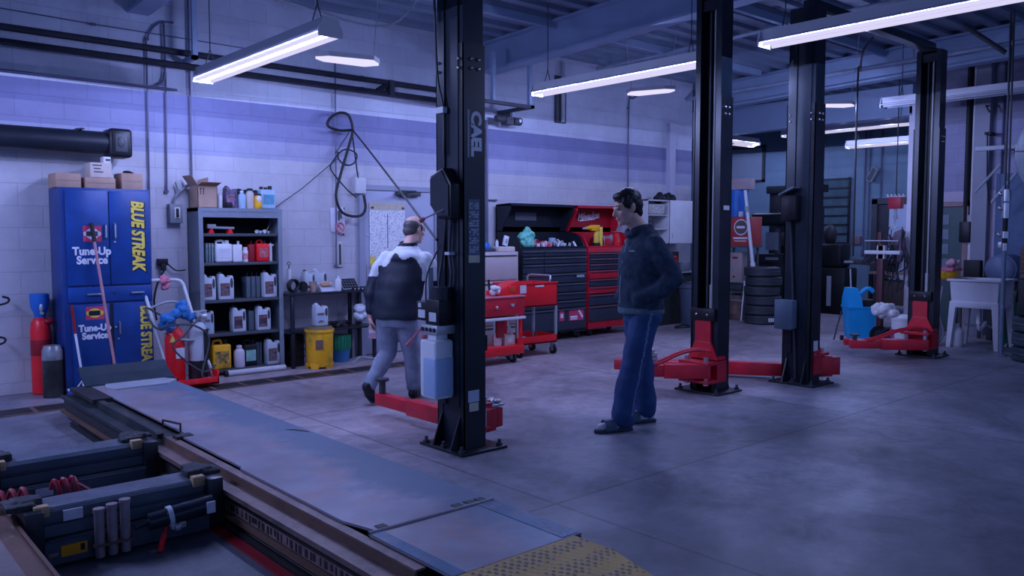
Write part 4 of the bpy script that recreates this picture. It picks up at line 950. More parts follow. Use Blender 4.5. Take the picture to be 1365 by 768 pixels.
SILV = mat('silver_grey_jug', (.52,.56,.62), .4, 0, .08, 6); LBLK = mat('dark_jug_label', (.05,.035,.05), .5, 0, .3, 30); LBL2 = mat('photo_jug_label', (.12,.085,.10), .5, 0, .8, 40)
# top of the unit
t = thing('open_carton', 'open cardboard carton with raised flaps on top of the shelf unit', 'box', (3.26,8.47,1.736), world=True)
b = MB(); x0,x1,y0,y1,z0,z1 = 3.16,3.36,8.37,8.60,1.737,1.96
b.box(x0,x1,y0,y0+.005,z0,z1); b.box(x0,x1,y1-.005,y1,z0,z1); b.box(x0,x0+.005,y0,y1,z0,z1); b.box(x1-.005,x1,y0,y1,z0,z1); b.box(x0,x1,y0,y1,z0,z0+.005); b.build('carton_body', CARD, t)
for P in ([(x0,y0,z1),(x0,y1,z1),(x0-.07,y1,z1+.10),(x0-.06,y0,z1+.10)],[(x0,y0,z1),(x1,y0,z1),(x1+.01,y0-.09,z1+.03),(x0+.01,y0-.09,z1+.03)],[(x0+.08,y1,z1),(x1,y1,z1),(x1,y1+.01,z1+.10),(x0+.1,y1+.01,z1+.07)]):
    b = MB(); n_ = [Vector(q)+Vector((.003,.003,.003)) for q in P]; V1=[b._v(q) for q in P]; V2=[b._v(q) for q in n_]; b.bm.faces.new(V1); b.bm.faces.new(V2[::-1])
    for i in range(4): b.bm.faces.new((V1[(i+1)%4],V1[i],V2[i],V2[(i+1)%4]))
    bmesh.ops.recalc_face_normals(b.bm, faces=b.bm.faces); b.build('carton_flap', CARDIN, t)
b = MB()
for x in (3.185,3.215): b.box(x,x+.008,y0-.002,y0,1.87,1.93); b.box(x-.006,x+.014,y0-.002,y0,1.925,1.935)
b.build('carton_print', DGREY, t)
bottle('small white bottle beside the open carton',(3.42,8.45,1.737),.16,.022,WHITE,WHITE)
t = jug('dark purple patterned jug on top of the shelf unit',(3.53,8.46,1.737),.235,.125,.1,mat('purple_jug',(.10,.07,.14),.4,0,.5,25),DGREY,mat('purple_label',(.28,.14,.24),.5,0,.6,30))
b = MB(); b.box(3.46,3.52,8.37,8.43,1.737,1.80,.006); tag(b.build('small_black_case', BLKPL),'small black case at the foot of the purple jug','case')
bottle('pale blue round shouldered bottle on top of the shelf unit',(3.645,8.43,1.737),.19,.042,LBLUE,WHITE,neck=.35)
bottle('beige bottle with black top on top of the shelf unit',(3.73,8.42,1.737),.215,.045,mat('beige_plastic',(.55,.47,.44),.45),BLACK,neck=.6)
mb_ = MB()
for k in range(9): mb_.ell((3.66+k*.023,8.53+random.uniform(-.02,.02),1.80+random.uniform(0,.12)),(.045,.04,.05))
o = link('plastic_bag', blob(mb_,.012,3), [BLKPL], None, 180); tag(o,'crumpled black plastic bag behind the bottles on the shelf unit','bag')
t = bottle('short bottle with yellow base and black top on the shelf unit edge',(3.80,8.38,1.737),.16,.038,YEL,BLACK,neck=.8)
b = MB(); b.ell((0,-.03,.105),(.028,.016,.035)); b.build('bottle_nozzle', WHITE, t)
t = can('large blue grey square jug at the right end of the shelf unit top',(3.93,8.47,1.737),.17,.14,.25,LBLUE,BLACK,handle=False,label_m=mat('blue_jug_label',(.1,.3,.42),.5,0,.2,20))
b = MB(); b.cyl((-.05,0,.2),(-.05,0,.24),.02); b.cyl((.0,0,.2),(.0,0,.235),.02); b.build('screw_cap', BLACK, t)
# shelf 1
t = thing('timing_light', 'long grey tool bar with two red clamps on the highest shelf', 'tool', (3.43,YM,SZ[0]), world=True)
b = MB(); b.box(3.27,3.36,8.42,8.48,SZ[0]+.05,SZ[0]+.095,.005); b.cyl((3.3,8.45,SZ[0]+.06),(3.56,8.45,SZ[0]+.055),.014); b.build('tool_bar', MGREY, t)
for x in (3.31,3.51):
    b = MB(); b.prism([(x-.03,0.001+SZ[0]),(x+.03,.001+SZ[0]),(x+.012,SZ[0]+.05),(x-.012,SZ[0]+.05)],'y',8.42,8.48); lab(b.build('clamp_foot', RED2, t),'red clamp')
t = thing('metal_fittings', 'little heap of bare metal fittings on the right of the highest shelf', 'fittings', (3.87,YM,SZ[0]), world=True)
for k,(x,r) in enumerate(((3.80,.02),(3.84,.016),(3.89,.022),(3.93,.014))):
    b = MB(); b.cyl((x,8.43,SZ[0]+r),(x+.03,8.46,SZ[0]+r),r,n=10); b.build('fitting', ALU, t)
b = MB(); b.tube([(3.92,8.45,SZ[0]+.02),(3.99,8.5,SZ[0]+.12)],.005,6); tag(b.build('metal_rod', ALU),'thin bare rod leaning on the highest shelf','rod')
# shelf 2
for k,x in enumerate((3.245,3.275,3.305)):
    t = thing('manual', ['green grey manual leftmost on the second shelf','middle manual of the three upright on the second shelf','manual next to the white jugs on the second shelf'][k], 'book', (x,8.5,SZ[1]), 0, 'upright manuals on the second shelf', world=True)
    b = MB(); b.box(x-.011,x+.011,8.39,8.58,SZ[1]+.001,SZ[1]+.2,.002); b.build('cover', mat('manual_cover',(.14,.2,.22),.6,0,.2,8), t)
    b = MB(); b.box(x-.008,x+.008,8.385,8.39,SZ[1]+.16,SZ[1]+.18); b.build('spine_label', MGREY, t)
bottle('small green bottle at the left of the second shelf',(3.205,8.42,SZ[1]),.1,.018,GREEN,WHITE)
G2 = 'white jugs on the second shelf'
can('wider white handled jug on the second shelf',(3.42,8.43,SZ[1]),.175,.12,.23,WHITE,WHITE,G2,label_m=mat('faint_label',(.62,.63,.68),.5))
can('narrower white jug beside the white cylinder on the second shelf',(3.565,8.43,SZ[1]),.10,.12,.22,WHITE,WHITE,G2,handle=False)
bottle('white and red spray can on the second shelf',(3.66,8.41,SZ[1]),.155,.03,WHITE,WHITE,mat('red_white_label',(.6,.25,.28),.5,0,.6,40),neck=.7,name='spray_can',kind='can')
can('dark red jug behind the white spray can',(3.735,8.47,SZ[1]),.07,.12,.22,DKRED,DKRED,'red jugs on the second shelf',handle=False)
can('bright red jug at the right of the second shelf',(3.85,8.44,SZ[1]),.135,.13,.23,RED2,BLACK,'red jugs on the second shelf',label_m=mat('red_jug_label',(.5,.12,.14),.5,0,.5,40))
t = thing('sealant_tube', 'white sealant cartridge standing at the right end of the second shelf', 'tube', (3.95,8.42,SZ[1]), 0)
b = MB(); b.cyl((0,0,0),(0,0,.17),.018,n=12); b.build('cartridge', WHITE, t)
b = MB(); b.box(-.035,.035,-.008,.008,.165,.185,.003); b.cyl((0,0,.185),(0,0,.2),.008,n=8); b.build('cartridge_top', WHITE, t)
# shelf 3..5
GJ = 'grey oil jugs on the shelf unit'
jug('grey oil jug leftmost on the third shelf',(3.255,8.43,SZ[2]),.285,.145,.11,SILV,DGREY,LBL2,group=GJ)
jug('grey oil jug second from left on the third shelf',(3.435,8.42,SZ[2]),.285,.16,.11,SILV,DGREY,LBL2,group=GJ)
jug('grey oil jug at the right end of the third shelf',(3.92,8.42,SZ[2]),.285,.15,.11,SILV,DGREY,LBL2,group=GJ)
DJ = mat('dark_grey_jug', (.09,.12,.15), .45, 0, .1, 5)
for k,x in enumerate((3.70,3.755,3.81)):
    can(['slim dark grey can leftmost of three on the third shelf','slim dark grey can in the middle of three on the third shelf','slim dark grey can next to the right hand jug on the third shelf'][k],(x,8.5,SZ[2]),.045,.14,.27,DJ,DGREY,'slim dark cans on the third shelf',handle=False)
jug('pale jug half hidden at the left of the fourth shelf',(3.235,8.43,SZ[3]),.275,.13,.11,mat('pale_grey_jug',(.45,.5,.58),.4),DGREY,LBLUE,group=GJ)
jug('grey oil jug in the middle of the fourth shelf',(3.575,8.44,SZ[3]),.275,.145,.11,SILV,DGREY,LBLK,group=GJ)
jug('grey oil jug at the right of the fourth shelf',(3.845,8.43,SZ[3]),.275,.15,.11,SILV,DGREY,LBLK,group=GJ)
can('slim dark can between the two jugs on the fourth shelf',(3.725,8.5,SZ[3]),.06,.14,.25,DJ,DGREY,handle=False)
t = can('yellow handled jug on the bottom shelf',(3.375,8.44,SZ[4]),.2,.13,.31,YEL,BLACK,label_m=mat('yellow_jug_print',(.35,.22,.05),.5,0,.9,25))
bottle('pinkish white bottle on the bottom shelf',(3.575,8.42,SZ[4]),.235,.058,PINKW,PINKW,neck=.45,sy=.8)
can('dark bottle with green label on the bottom shelf',(3.70,8.46,SZ[4]),.15,.11,.28,BLKPL,BLKPL,label_m=mat('green_label',(.25,.5,.42),.5,0,.3,15))
for k,x in enumerate((3.80,3.835)):
    can(['slim dark can right of the green labelled bottle on the bottom shelf','slim dark can touching the last grey jug on the bottom shelf'][k],(x,8.53,SZ[4]),.03,.14,.29,DJ,DGREY,'slim dark cans on the bottom shelf',handle=False)
jug('grey oil jug at the right end of the bottom shelf',(3.945,8.42,SZ[4]),.29,.155,.11,SILV,DGREY,LBL2,group=GJ)
# gas bottles by the cabinet
t = thing('gas_cylinder', 'red gas cylinder with blue cap left of the blue cabinet', 'gas cylinder', (1.74,8.52,0), 0)
b = MB(); b.lathe([(.075,0),(.085,.01),(.085,.58),(.075,.66),(.05,.70),(.025,.72)],n=24); b.build('cylinder_body', RED2, t)
b = MB(); b.lathe([(.086,.36),(.0865,.365),(.0865,.5),(.086,.505)],n=24); b.build('cylinder_band', DKRED, t)
b = MB(); b.lathe([(.045,.70),(.05,.74),(.075,.8),(.08,.86),(.082,.92),(.07,.925)],n=20); b.build('valve_cap', BLUEV, t)
b = MB(); b.cyl((0,-.06,.75),(0,-.09,.75),.015,n=10); b.ell((0,-.07,.80),(.02,.015,.04)); b.build('valve', ALU, t)
b = MB(); b.ell((.06,-.05,.67),(.05,.04,.03)); b.build('valve_guard', DKRED, t)
t = thing('gas_cylinder', 'squat dark gas cylinder with silver top left of the blue cabinet', 'gas cylinder', (1.775,8.27,0), 0)
b = MB(); b.lathe([(.08,0),(.083,.01),(.083,.36)],n=24); b.build('cylinder_body', mat('tarnished_olive_steel',(.04,.042,.04),.4,.3,.3,6,dirt=(.12,.11,.1),dirt_amt=.5), t)
b = MB(); b.lathe([(.0845,.34),(.085,.35),(.085,.42),(.075,.45),(.07,.47),(.03,.475)],n=24); b.build('cylinder_top', mat('tarnished_silver',(.4,.4,.42),.3,.7,.2,9), t)
# brooms
t = thing('push_broom', 'white handled squeegee broom with blue head leaning on the blue cabinet', 'broom', (2.0,7.98,0), world=True)
b = MB(); b.tube([(1.985,8.09,.08),(1.945,8.165,.57)],.011,8); b.build('broom_handle', WHITE, t)
b = MB(); b.tube([(1.945,8.165,.57),(1.925,8.175,.83)],.012,8); lab(b.build('broom_grip', DKRED, t),'dark red grip')
b = MB(); b.box(1.85,2.06,8.06,8.11,.025,.07,.006); b.build('broom_head', mat('broom_blue',(.04,.07,.4),.5), t)
b = MB(); b.box(1.85,2.06,8.06,8.115,.07,.085,.003); b.tube([(1.92,8.09,.08),(1.98,8.1,.16),(2.03,8.09,.08)],.006,6); b.build('broom_bracket', WHITE, t)
b = MB(); b.box(1.85,2.06,8.07,8.10,.0,.026); b.build('broom_blade', BLACK, t)
t = thing('push_broom', 'reddish handled broom with black grip leaning on the blue cabinet doors', 'broom', (2.2,8.0,0), world=True)
b = MB(); b.tube([(2.24,7.97,.07),(2.12,8.16,1.46)],.013,8); b.build('broom_handle', mat('faded_red_handle',(.5,.22,.24),.5), t)
b = MB(); b.tube([(2.127,8.15,1.40),(2.11,8.17,1.57)],.019,8); b.build('broom_grip', BLACK, t)
b = MB(); b.box(2.1,2.4,7.93,7.99,.05,.09,.005); b.build('broom_head', WOOD, t)
b = MB(); b.box(2.1,2.4,7.93,7.99,.0,.05); b.build('broom_bristles', BLACK, t)
# hand truck with welding bottles
t = thing('hand_truck', 'white framed hand truck with red base in front of the shelf unit', 'hand truck', (2.86,8.05,0), world=True)
HT = mat('chipped_white_tube', (.62,.62,.66), .5, 0, .1, 8, dirt=(.2,.2,.22), dirt_amt=.4)
b = MB(); b.tube([(2.70,7.95,.12),(2.62,8.12,.6),(2.575,8.22,.9),(2.575,8.24,.98),(2.62,8.25,1.02),(2.88,8.25,1.02),(2.94,8.24,.98),(2.96,8.22,.9),(3.02,8.08,.5),(3.10,7.92,.08)],.016,8,smooth=5); b.build('truck_frame', HT, t)
b = MB(); b.tube([(2.60,8.17,.76),(2.78,8.14,.82),(2.97,8.17,.76)],.012,8,smooth=4); b.tube([(2.66,8.0,.52),(2.85,7.9,.46),(3.07,7.98,.46)],.014,8,smooth=4); b.tube([(2.95,8.15,.7),(3.15,8.2,.7)],.012,8); b.build('cross_bar', MGREY, t)
b = MB(); b.box(2.68,3.1,7.78,8.1,.03,.05,.003); b.box(2.68,3.1,7.78,7.795,.03,.1,.003); b.box(3.085,3.1,7.78,8.1,.03,.16,.003); b.build('truck_base', RED2, t)
for x in (2.66,3.12):
    b = MB(); b.cyl((x-.02,8.05,.09),(x+.02,8.05,.09),.09,n=20); b.build('wheel', BLACK, t)
t = thing('gas_cylinder', 'bright red gas cylinder strapped on the hand truck', 'gas cylinder', (2.76,7.99,.052), 0)
b = MB(); b.lathe([(.085,0),(.09,.01),(.09,.42),(.08,.48),(.055,.52),(.03,.53)],n=24); b.build('cylinder_body', RED2, t)
b = MB(); b.box(-.02,.06,-.093,-.088,.24,.34); b.build('cylinder_sticker', WHITE, t)
b = MB(); b.prism([(-.07,.40),(-.02,.40),(-.045,.46)],'y',-.092,-.075); b.build('warning_triangle', YEL2, t)
b = MB(); b.cyl((0,0,.53),(0,0,.6),.018); b.cyl((-.02,-.02,.58),(-.08,-.03,.58),.03,n=12); b.build('regulator', ALU, t)
t = thing('gas_cylinder', 'white and black gas cylinder strapped on the hand truck', 'gas cylinder', (2.97,7.97,.052), 0)
b = MB(); b.lathe([(.085,0),(.088,.01),(.088,.2)],n=24); b.build('cylinder_foot', BLACK, t)
b = MB(); b.lathe([(.0885,.2),(.0885,.48),(.078,.53),(.055,.56),(.03,.57)],n=24); b.build('cylinder_body', mat('dirty_white_steel',(.5,.53,.58),.45,0,.1,6,dirt=(.12,.14,.2),dirt_amt=.6), t)
b = MB(); b.box(.03,.07,-.096,-.07,.2,.5); b.build('cylinder_strap', BLACK, t)
b = MB(); b.cyl((0,0,.57),(0,0,.66),.018); b.cyl((.02,-.02,.62),(.08,-.03,.62),.03,n=12); b.cyl((0,-.03,.64),(0,-.07,.64),.028,n=12); b.build('regulator', ALU, t)
BLCL = mat('blue_cloth', (.03,.16,.42), .8, 0, .2, 12); PKCL = mat('pink_rag_cloth', (.62,.2,.27), .85, 0, .15, 12)
def rag(label, c, r, m, n=7, name='rag', cat='rag', sc=(1,1,1), grp=None):
    mb_ = MB(); rs = random.Random(len(label)*13)
    for k in range(n): mb_.ell((c[0]+rs.uniform(-r,r)*sc[0],c[1]+rs.uniform(-r,r)*.6*sc[1],c[2]+rs.uniform(-r,r)*sc[2]),tuple(r*rs.uniform(.55,.9)*s_ for s_ in (1,.8,1)),rot=(rs.random()*3,rs.random()*3,rs.random()*3))
    me = blob(mb_,max(.006,r*.09),2)
    from mathutils import noise as N
    for v in me.vertices: v.co += v.normal*(.16*r*N.noise(v.co/r*1.6)+.07*r*N.noise(v.co/r*4))
    o = link(name, me, [m], None, 180); tag(o,label,cat,grp); return o
rag('blue cloth bundled over the red cylinder on the hand truck',(2.70,7.97,.67),.075,BLCL)
rag('blue cloth bundled over the white cylinder on the hand truck',(2.88,7.97,.72),.075,BLCL)
rag('pink rag draped over the top bar of the hand truck',(2.765,8.25,1.0),.055,PKCL,sc=(.45,.4,.8))
b = MB(); b.tube([(2.77,7.9,.6),(2.62,8.0,.72),(2.5,7.98,.78),(2.56,7.9,.6),(2.7,7.86,.62),(2.9,7.84,.6),(3.05,7.88,.45),(2.95,7.82,.12),(3.08,7.84,.1)],.010,6,smooth=6); b.tube([(2.98,7.9,.68),(2.8,7.84,.52),(2.7,7.86,.4),(2.95,7.83,.16),(3.1,7.86,.2)],.009,6,smooth=6)
tag(b.build('gas_hose', DGREY),'dark twin gas hose wound round the hand truck','hose')
# bench left of the door
bn = thing('work_bench', 'black steel bench with a lower shelf between shelf unit and door', 'bench', (4.6,8.42,0), world=True)
b = MB(); b.box(4.06,5.19,8.24,8.62,.80,.825,.003); b.build('bench_top', STEEL, bn)
b = MB(); b.box(4.06,5.19,8.26,8.60,.385,.405,.003); b.build('bench_shelf', STEEL, bn)
for x in (4.12,5.0,5.15):
    for y in ((8.26,8.58) if x != 5.0 else (8.55,)):
        b = MB(); b.box(x-.02,x+.02,y,y+.03,0,.8,.002); b.build('leg', STEEL, bn)
ZB = .826
t = thing('caulk_cartridge', 'tall thin white cartridge standing on the bench', 'tube', (4.20,8.5,ZB), 0)
b = MB(); b.cyl((0,0,0),(0,0,.26),.022,n=14); b.build('cartridge', WHITE, t)
b = MB(); b.tube([(0,0,.26),(0,0,.30)],.006,6); b.tube([(math.cos(k*PI/5)*.018,0,.318+math.sin(k*PI/5)*.018) for k in range(10)],.004,5,closed=True); b.build('cartridge_ring', DGREY, t)
t = thing('black_hose_coil', 'round black hose coil propped on the left end of the bench', 'hose', (4.18,8.36,ZB), .2)
b = MB()
for k in range(3): b.tube([(.062*math.cos(a*PI/10),-.02+k*.02,.078+.062*math.sin(a*PI/10)) for a in range(20)],.013,6,closed=True)
b.build('hose_coil', BLACK, t)
t = thing('funnel', 'black funnel lying by the brown cup on the bench', 'funnel', (4.33,8.36,ZB), .5)
b = MB(); b.cyl((-.05,0,.06),(.03,0,.06),.06,.02,n=18); b.cyl((.03,0,.06),(.09,0,.05),.014,n=10); b.build('funnel_cone', BLACK, t)
b = MB(); b.tube([(-.05,.06*math.cos(a*PI/9),.06+.06*math.sin(a*PI/9)) for a in range(18)],.005,6,closed=True); b.build('funnel_rim', DGREY, t)
t = thing('paper_cup', 'brown paper cup on the bench', 'cup', (4.40,8.33,ZB), 0)
b = MB(); b.lathe([(.03,0),(.042,.11),(.040,.11),(.028,.005)],n=18); b.build('cup_body', CARD, t)
b = MB(); b.lathe([(.043,.106),(.045,.11),(.043,.114)],n=18); b.build('cup_rim', CARDIN, t)
jug('grey jug with slim side handle at the back of the bench',(4.44,8.52,ZB),.24,.13,.1,SILV,DGREY)
jug('translucent pale jug behind the flat pack on the bench',(4.575,8.52,ZB),.25,.16,.11,mat('pale_translucent',(.5,.54,.6),.35),WHITE)
t = thing('parts_tray', 'slanted pale tray with an orange packet on the bench', 'tray', (4.58,8.36,ZB), 0)
b = MB(); b.prism([(-.06,0),(.06,0),(.06,.10),(.05,.10),(-.05,.02)],'x',-.09,.09); b.build('tray_body', mat('pale_tray',(.5,.52,.58),.5), t)
b = MB(); b.M = Matrix.Translation((-.01,-.005,.075)) @ Matrix.Rotation(.65,4,'X'); b.box(-.06,.06,-.03,.03,0,.008); lab(b.build('packet', mat('orange_pack',(.5,.25,.14),.6), t),'orange packet')
t = bottle('white spray bottle on the bench',(4.70,8.3,ZB),.17,.036,WHITE,WHITE,neck=.35,name='spray_bottle')
t = thing('button_panel', 'black tray of square keys propped on the bench', 'keyboard', (4.88,8.40,ZB), 0)
b = MB(); b.M = Matrix.Rotation(.75,4,'X'); b.box(-.11,.11,-.06,.12,.06,.075,.004); b.build('panel_body', MGREY, t)
for r_ in range(4):
    for c_ in range(6):
        b = MB(); b.M = Matrix.Rotation(.75,4,'X'); b.box(-.1+c_*.034,-.073+c_*.034,-.05+r_*.04,-.018+r_*.04,.075,.083,.002); b.build('key', BLACK, t)
b = MB(); b.box(-.1,.1,-.02,.1,0,.05,.004); b.build('panel_foot', DGREY, t)
t = thing('tape_roll', 'small black tape roll at the right end of the bench', 'tape', (5.04,8.34,ZB), 0)
b = MB(); b.lathe([(.018,0),(.036,0),(.036,.035),(.018,.035),(.018,0)],n=18); b.build('tape_body', BLACK, t)
b = MB(); b.lathe([(.0181,.002),(.0181,.033),(.0165,.033),(.0165,.002)],n=18); b.build('tape_core', CARD, t)
t = thing('tool_strip', 'black strip with white knobs on the right front edge of the bench', 'tool', (4.99,8.27,ZB), 0)
b = MB(); b.box(-.13,.14,-.015,.015,0,.025,.004); b.build('strip_body', BLKPL, t)
b = MB()
for k in range(5): b.ell((-.1+k*.05,-.014,.014),.008,n=8)
b.build('strip_knobs', WHITE, t)
# lower shelf
t = jug('grey jug with pale blue label standing on the yellow bucket',(4.41,8.2,.462),.25,.15,.11,SILV,WHITE,LBLUE)
b = MB(); 
for k in range(12): b.tube([(4.62+random.uniform(-.05,.3),8.40+random.uniform(-.08,.08),.41+random.uniform(0,.06)) for _ in range(3)],random.uniform(.008,.02),6)
tag(b.build('scrap_pile', BLACK),'jumble of dark scrap and cord on the lower bench shelf','scrap',None,'stuff')
rag('clear crumpled plastic bag at the right of the lower bench shelf',(5.03,8.36,.52),.085,mat('clear_bag',(.62,.66,.72),.3,0,.1,10),name='plastic_bag',cat='bag',sc=(.45,.6,1.1))
# buckets under the bench
t = thing('drain_bucket', 'stained yellow oil bucket under the bench edge', 'bucket', (4.385,8.17,0), 0)
b = MB(); b.lathe([(.135,.02),(.14,.03),(.15,.40),(.162,.40),(.162,.43),(.15,.43)],n=32); b.build('bucket_body', YEL, t)
for k in range(5):
    a = 2*PI*k/5-.9
    b = MB(); b.M = Matrix.Rotation(a,4,'Z'); b.prism([(-.04,0),(.04,0),(.055,.06),(-.055,.06)],'y',-.145,-.115); b.build('bucket_foot', YEL, t)
b = MB(); b.lathe([(.15,.43),(.14,.455),(.03,.46)],n=32); b.build('bucket_lid', mat('oily_lid',(.16,.12,.06),.5), t)
b = MB(); b.M = Matrix.Rotation(-.5,4,'Z'); b.box(-.04,.04,-.152,-.143,.22,.32); b.build('worn_patch', RUST, t)
t = thing('plastic_crate', 'green basket stacked on a blue one under the bench', 'basket', (4.78,8.42,0), 0)
b = MB(); b.lathe([(.10,.0),(.115,.13),(.12,.14),(.11,.14)],n=24); lab(b.build('lower_basket', mat('blue_basket',(.03,.16,.34),.5), t),'blue basket')
b = MB(); b.lathe([(.105,.14),(.12,.30),(.125,.31),(.115,.31)],n=24); lab(b.build('upper_basket', GREEN, t),'green basket')
b = MB()
for k in range(20):
    a = 2*PI*k/20; b.box(.121*math.cos(a)-.004,.121*math.cos(a)+.004,.121*math.sin(a)-.004,.121*math.sin(a)+.004,.15,.3)
b.build('basket_ribs', GREEN, t)
t = thing('black_bin', 'black plastic bin behind the yellow bucket', 'bin', (4.22,8.48,0), 0)
b = MB(); b.box(-.08,.09,-.1,.1,0,.36,.012); b.build('bin_body', BLACK, t)
b = MB()
for z in (.1,.18,.26): b.box(-.085,.095,-.105,.105,z,z+.012)
b.build('bin_ribs', BLKPL, t)
b = MB(); b.tube([(4.75,8.1,.012),(4.85,8.2,.015),(4.93,8.25,.05),(5.05,8.3,.03),(5.15,8.25,.012)],.012,6,smooth=4); tag(b.build('pale_strap', MGREY),'pale strap lying under the right of the bench','strap')
# ------------------------------------------------------------------ file cabinet, trolleys and tool chests
fc = thing('file_cabinet', 'low tan file cabinet behind the red trolleys', 'cabinet', (6.78,8.1,0), world=True)
b = MB(); b.box(6.42,7.10,7.92,8.5,.02,1.245,.006); b.build('body', TAN, fc)
for z0,z1 in ((.05,.3),(.32,.86),(.89,1.215)):
    b = MB(); b.box(6.45,7.07,7.905,7.925,z0,z1,.004); dr = b.build('drawer', TAN, fc)
    b = MB(); b.box(6.46,7.06,7.900,7.906,z1-.03,z1-.012); b.build('drawer_pull', DGREY, dr)
b = MB(); b.box(6.5,6.78,8.0,8.3,1.247,1.285,.006); tag(b.build('dark_tray', DGREY),'flat dark tray on top of the tan file cabinet','tray')
b = MB()
b.lathe([(.075,0),(.08,.02),(.065,.06),(.03,.085),(.0,.09)],(6.68,8.1,1.286),18); b.prism([(6.64,8.0),(6.72,8.0),(6.74,8.06),(6.62,8.06)],'z',1.287,1.297); tag(b.build('peaked_hat', BLUEV),'bright blue peaked hat on the dark tray','hat')
t = thing('pale_box', 'shallow pale box on the right end of the tan file cabinet', 'box', (6.95,8.05,1.247), world=True)
b = MB(); b.box(6.80,7.08,7.96,8.15,1.247,1.305,.004); b.build('box_body', PALEC, t)
b = MB(); b.box(6.81,7.07,7.97,8.14,1.3,1.308,.002); b.build('box_lid', WHITE, t)
bottle('small white bottle on the pale box',(6.85,8.05,1.309),.09,.02,WHITE,WHITE)
t = thing('leaning_card', 'white card pack leaning on the side of the black tool chest', 'card', (7.02,8.08,1.309), 0)
b = MB(); b.M = Matrix.Rotation(.25,4,'Y'); b.box(-.035,.035,0,.03,.012,.14,.003); b.build('card_pack', WHITE, t)
b = MB(); b.M = Matrix.Rotation(.25,4,'Y'); b.box(-.02,.02,-.002,0,.04,.10); b.build('card_print', MGREY, t)
def caster(t, x, y, r=.05, name='caster'):
    b = MB(); b.cyl((x-.014,y,r),(x+.014,y,r),r,n=18); c = b.build(name, BLACK, t)
    b = MB(); b.box(x-.022,x-.017,y-.02,y+.03,r-.01,r*2.3); b.box(x+.017,x+.022,y-.02,y+.03,r-.01,r*2.3); b.box(x-.025,x+.025,y-.02,y+.035,r*2.2,r*2.5); b.cyl((x-.024,y,r),(x+.024,y,r),r*.35,n=10); b.build('caster_fork', CHROME, c)
# trolley with a deep front tray
t2 = thing('tool_trolley', 'red tool trolley with chrome handle, deep tray and lower shelf', 'trolley', (6.78,7.42,0), 0, 'red tool trolleys', world=True)
b = MB(); b.box(6.42,7.09,7.19,7.20,.60,.885,.002); b.box(6.42,7.09,7.62,7.63,.60,.885,.002); b.box(6.42,6.43,7.19,7.63,.60,.885,.002); b.box(7.08,7.09,7.19,7.63,.60,.885,.002); b.box(6.42,7.09,7.19,7.63,.60,.615); b.box(6.415,7.095,7.18,7.205,.87,.89,.003); b.build('deep_tray', RED2, t2)
b = MB(); b.box(6.42,7.09,7.19,7.2,.15,.245,.002); b.box(6.42,7.09,7.62,7.63,.15,.245,.002); b.box(6.42,6.43,7.19,7.63,.15,.245); b.box(7.08,7.09,7.19,7.63,.15,.245); b.box(6.42,7.09,7.19,7.63,.15,.165); b.build('lower_tray', RED2, t2)
for x in (6.44,7.075):
    for y in (7.2,7.6):
        b = MB(); b.box(x-.012,x+.018,y-.006,y+.02,.11,.62); b.build('upright', MGREY, t2)
for x in (6.5,7.05):
    for y in (7.22,7.6): caster(t2,x,y,.055)
b = MB(); b.tube([(6.98,7.21,.885),(6.98,7.2,.93),(6.985,7.21,.955),(7.0,7.24,.965),(7.0,7.56,.965),(6.985,7.6,.955),(6.98,7.61,.93),(6.98,7.61,.885)],.014,8); b.build('push_handle', CHROME, t2)
b = MB(); b.box(6.72,6.86,7.184,7.19,.835,.855); b.box(6.47,6.57,7.184,7.19,.77,.87); lab(b.build('trolley_sticker', WHT, t2),'pale stickers')
rs = random.Random(5)
def junk(name, label, cat, x0,x1,y0,y1,z, n, mats, h=.06, r=(.008,.02)):
    """a handful of loose tools: every piece is its own part"""
    t = thing(name, label, cat, ((x0+x1)/2,(y0+y1)/2,z), world=True)
    for k in range(n):
        x = rs.uniform(x0,x1); y = rs.uniform(y0,y1); b = MB(); q = rs.uniform(*r); a = rs.uniform(0,PI); L = rs.uniform(.03,.09)
        e = (min(max(x+L*math.cos(a),x0-.01),x1+.01), min(max(y+L*math.sin(a),y0),y1), z+q+rs.uniform(0,h))
        kind = k % 3
        if kind == 0: b.cyl((x,y,z+q),e,q,q*.8,n=10); nm = 'socket'
        elif kind == 1: b.tube([(x,y,z+q),((x+e[0])/2,(y+e[1])/2,z+q+h*.7),e],q*.7,6); nm = 'hand_tool'
        else: b.box(x-q*1.6,x+q*1.6,y-q,y+q,z,z+q*2+rs.uniform(0,h),q*.2); nm = 'small_pack'
        b.build(nm, mats[rs.randrange(len(mats))], t)
    return t
junk('loose_tools','pale tools heaped at the rim of the red trolley tray','tools',6.45,6.60,7.24,7.5,.615,6,[ALU,WHITE,MGREY],.22)
junk('loose_tools','bright tools lying near the chrome trolley handle','tools',6.66,6.9,7.24,7.5,.615,6,[ALU,WHITE,MGREY],.24)
junk('loose_tools','tools lying on the lower shelf of the red trolley','tools',6.5,7.0,7.25,7.55,.166,9,[DGREY,ALU,MGREY,BLACK],.06,(.012,.022))
b = MB(); b.tube([(6.66,7.5,.17),(6.56,7.66,.62)],.016,8); tag(b.build('pry_bar', ALU),'bright steel bar leaning between lower shelf and tray of the red trolley','bar')
t1 = thing('tool_trolley', 'red trolley with lidded tool box beside the nearest lift post', 'trolley', (5.95,7.1,0), 0, 'red tool trolleys', world=True)
b = MB(); b.box(5.55,6.36,6.98,7.3,.55,.75,.006); b.build('tool_box', RED, t1)
b = MB(); b.box(5.54,6.37,6.97,7.31,.75,.77,.004); b.build('box_rim', PINKR, t1)
b = MB(); b.box(5.54,6.37,6.97,7.31,.50,.53,.003); b.build('shelf_edge', WHITE, t1)
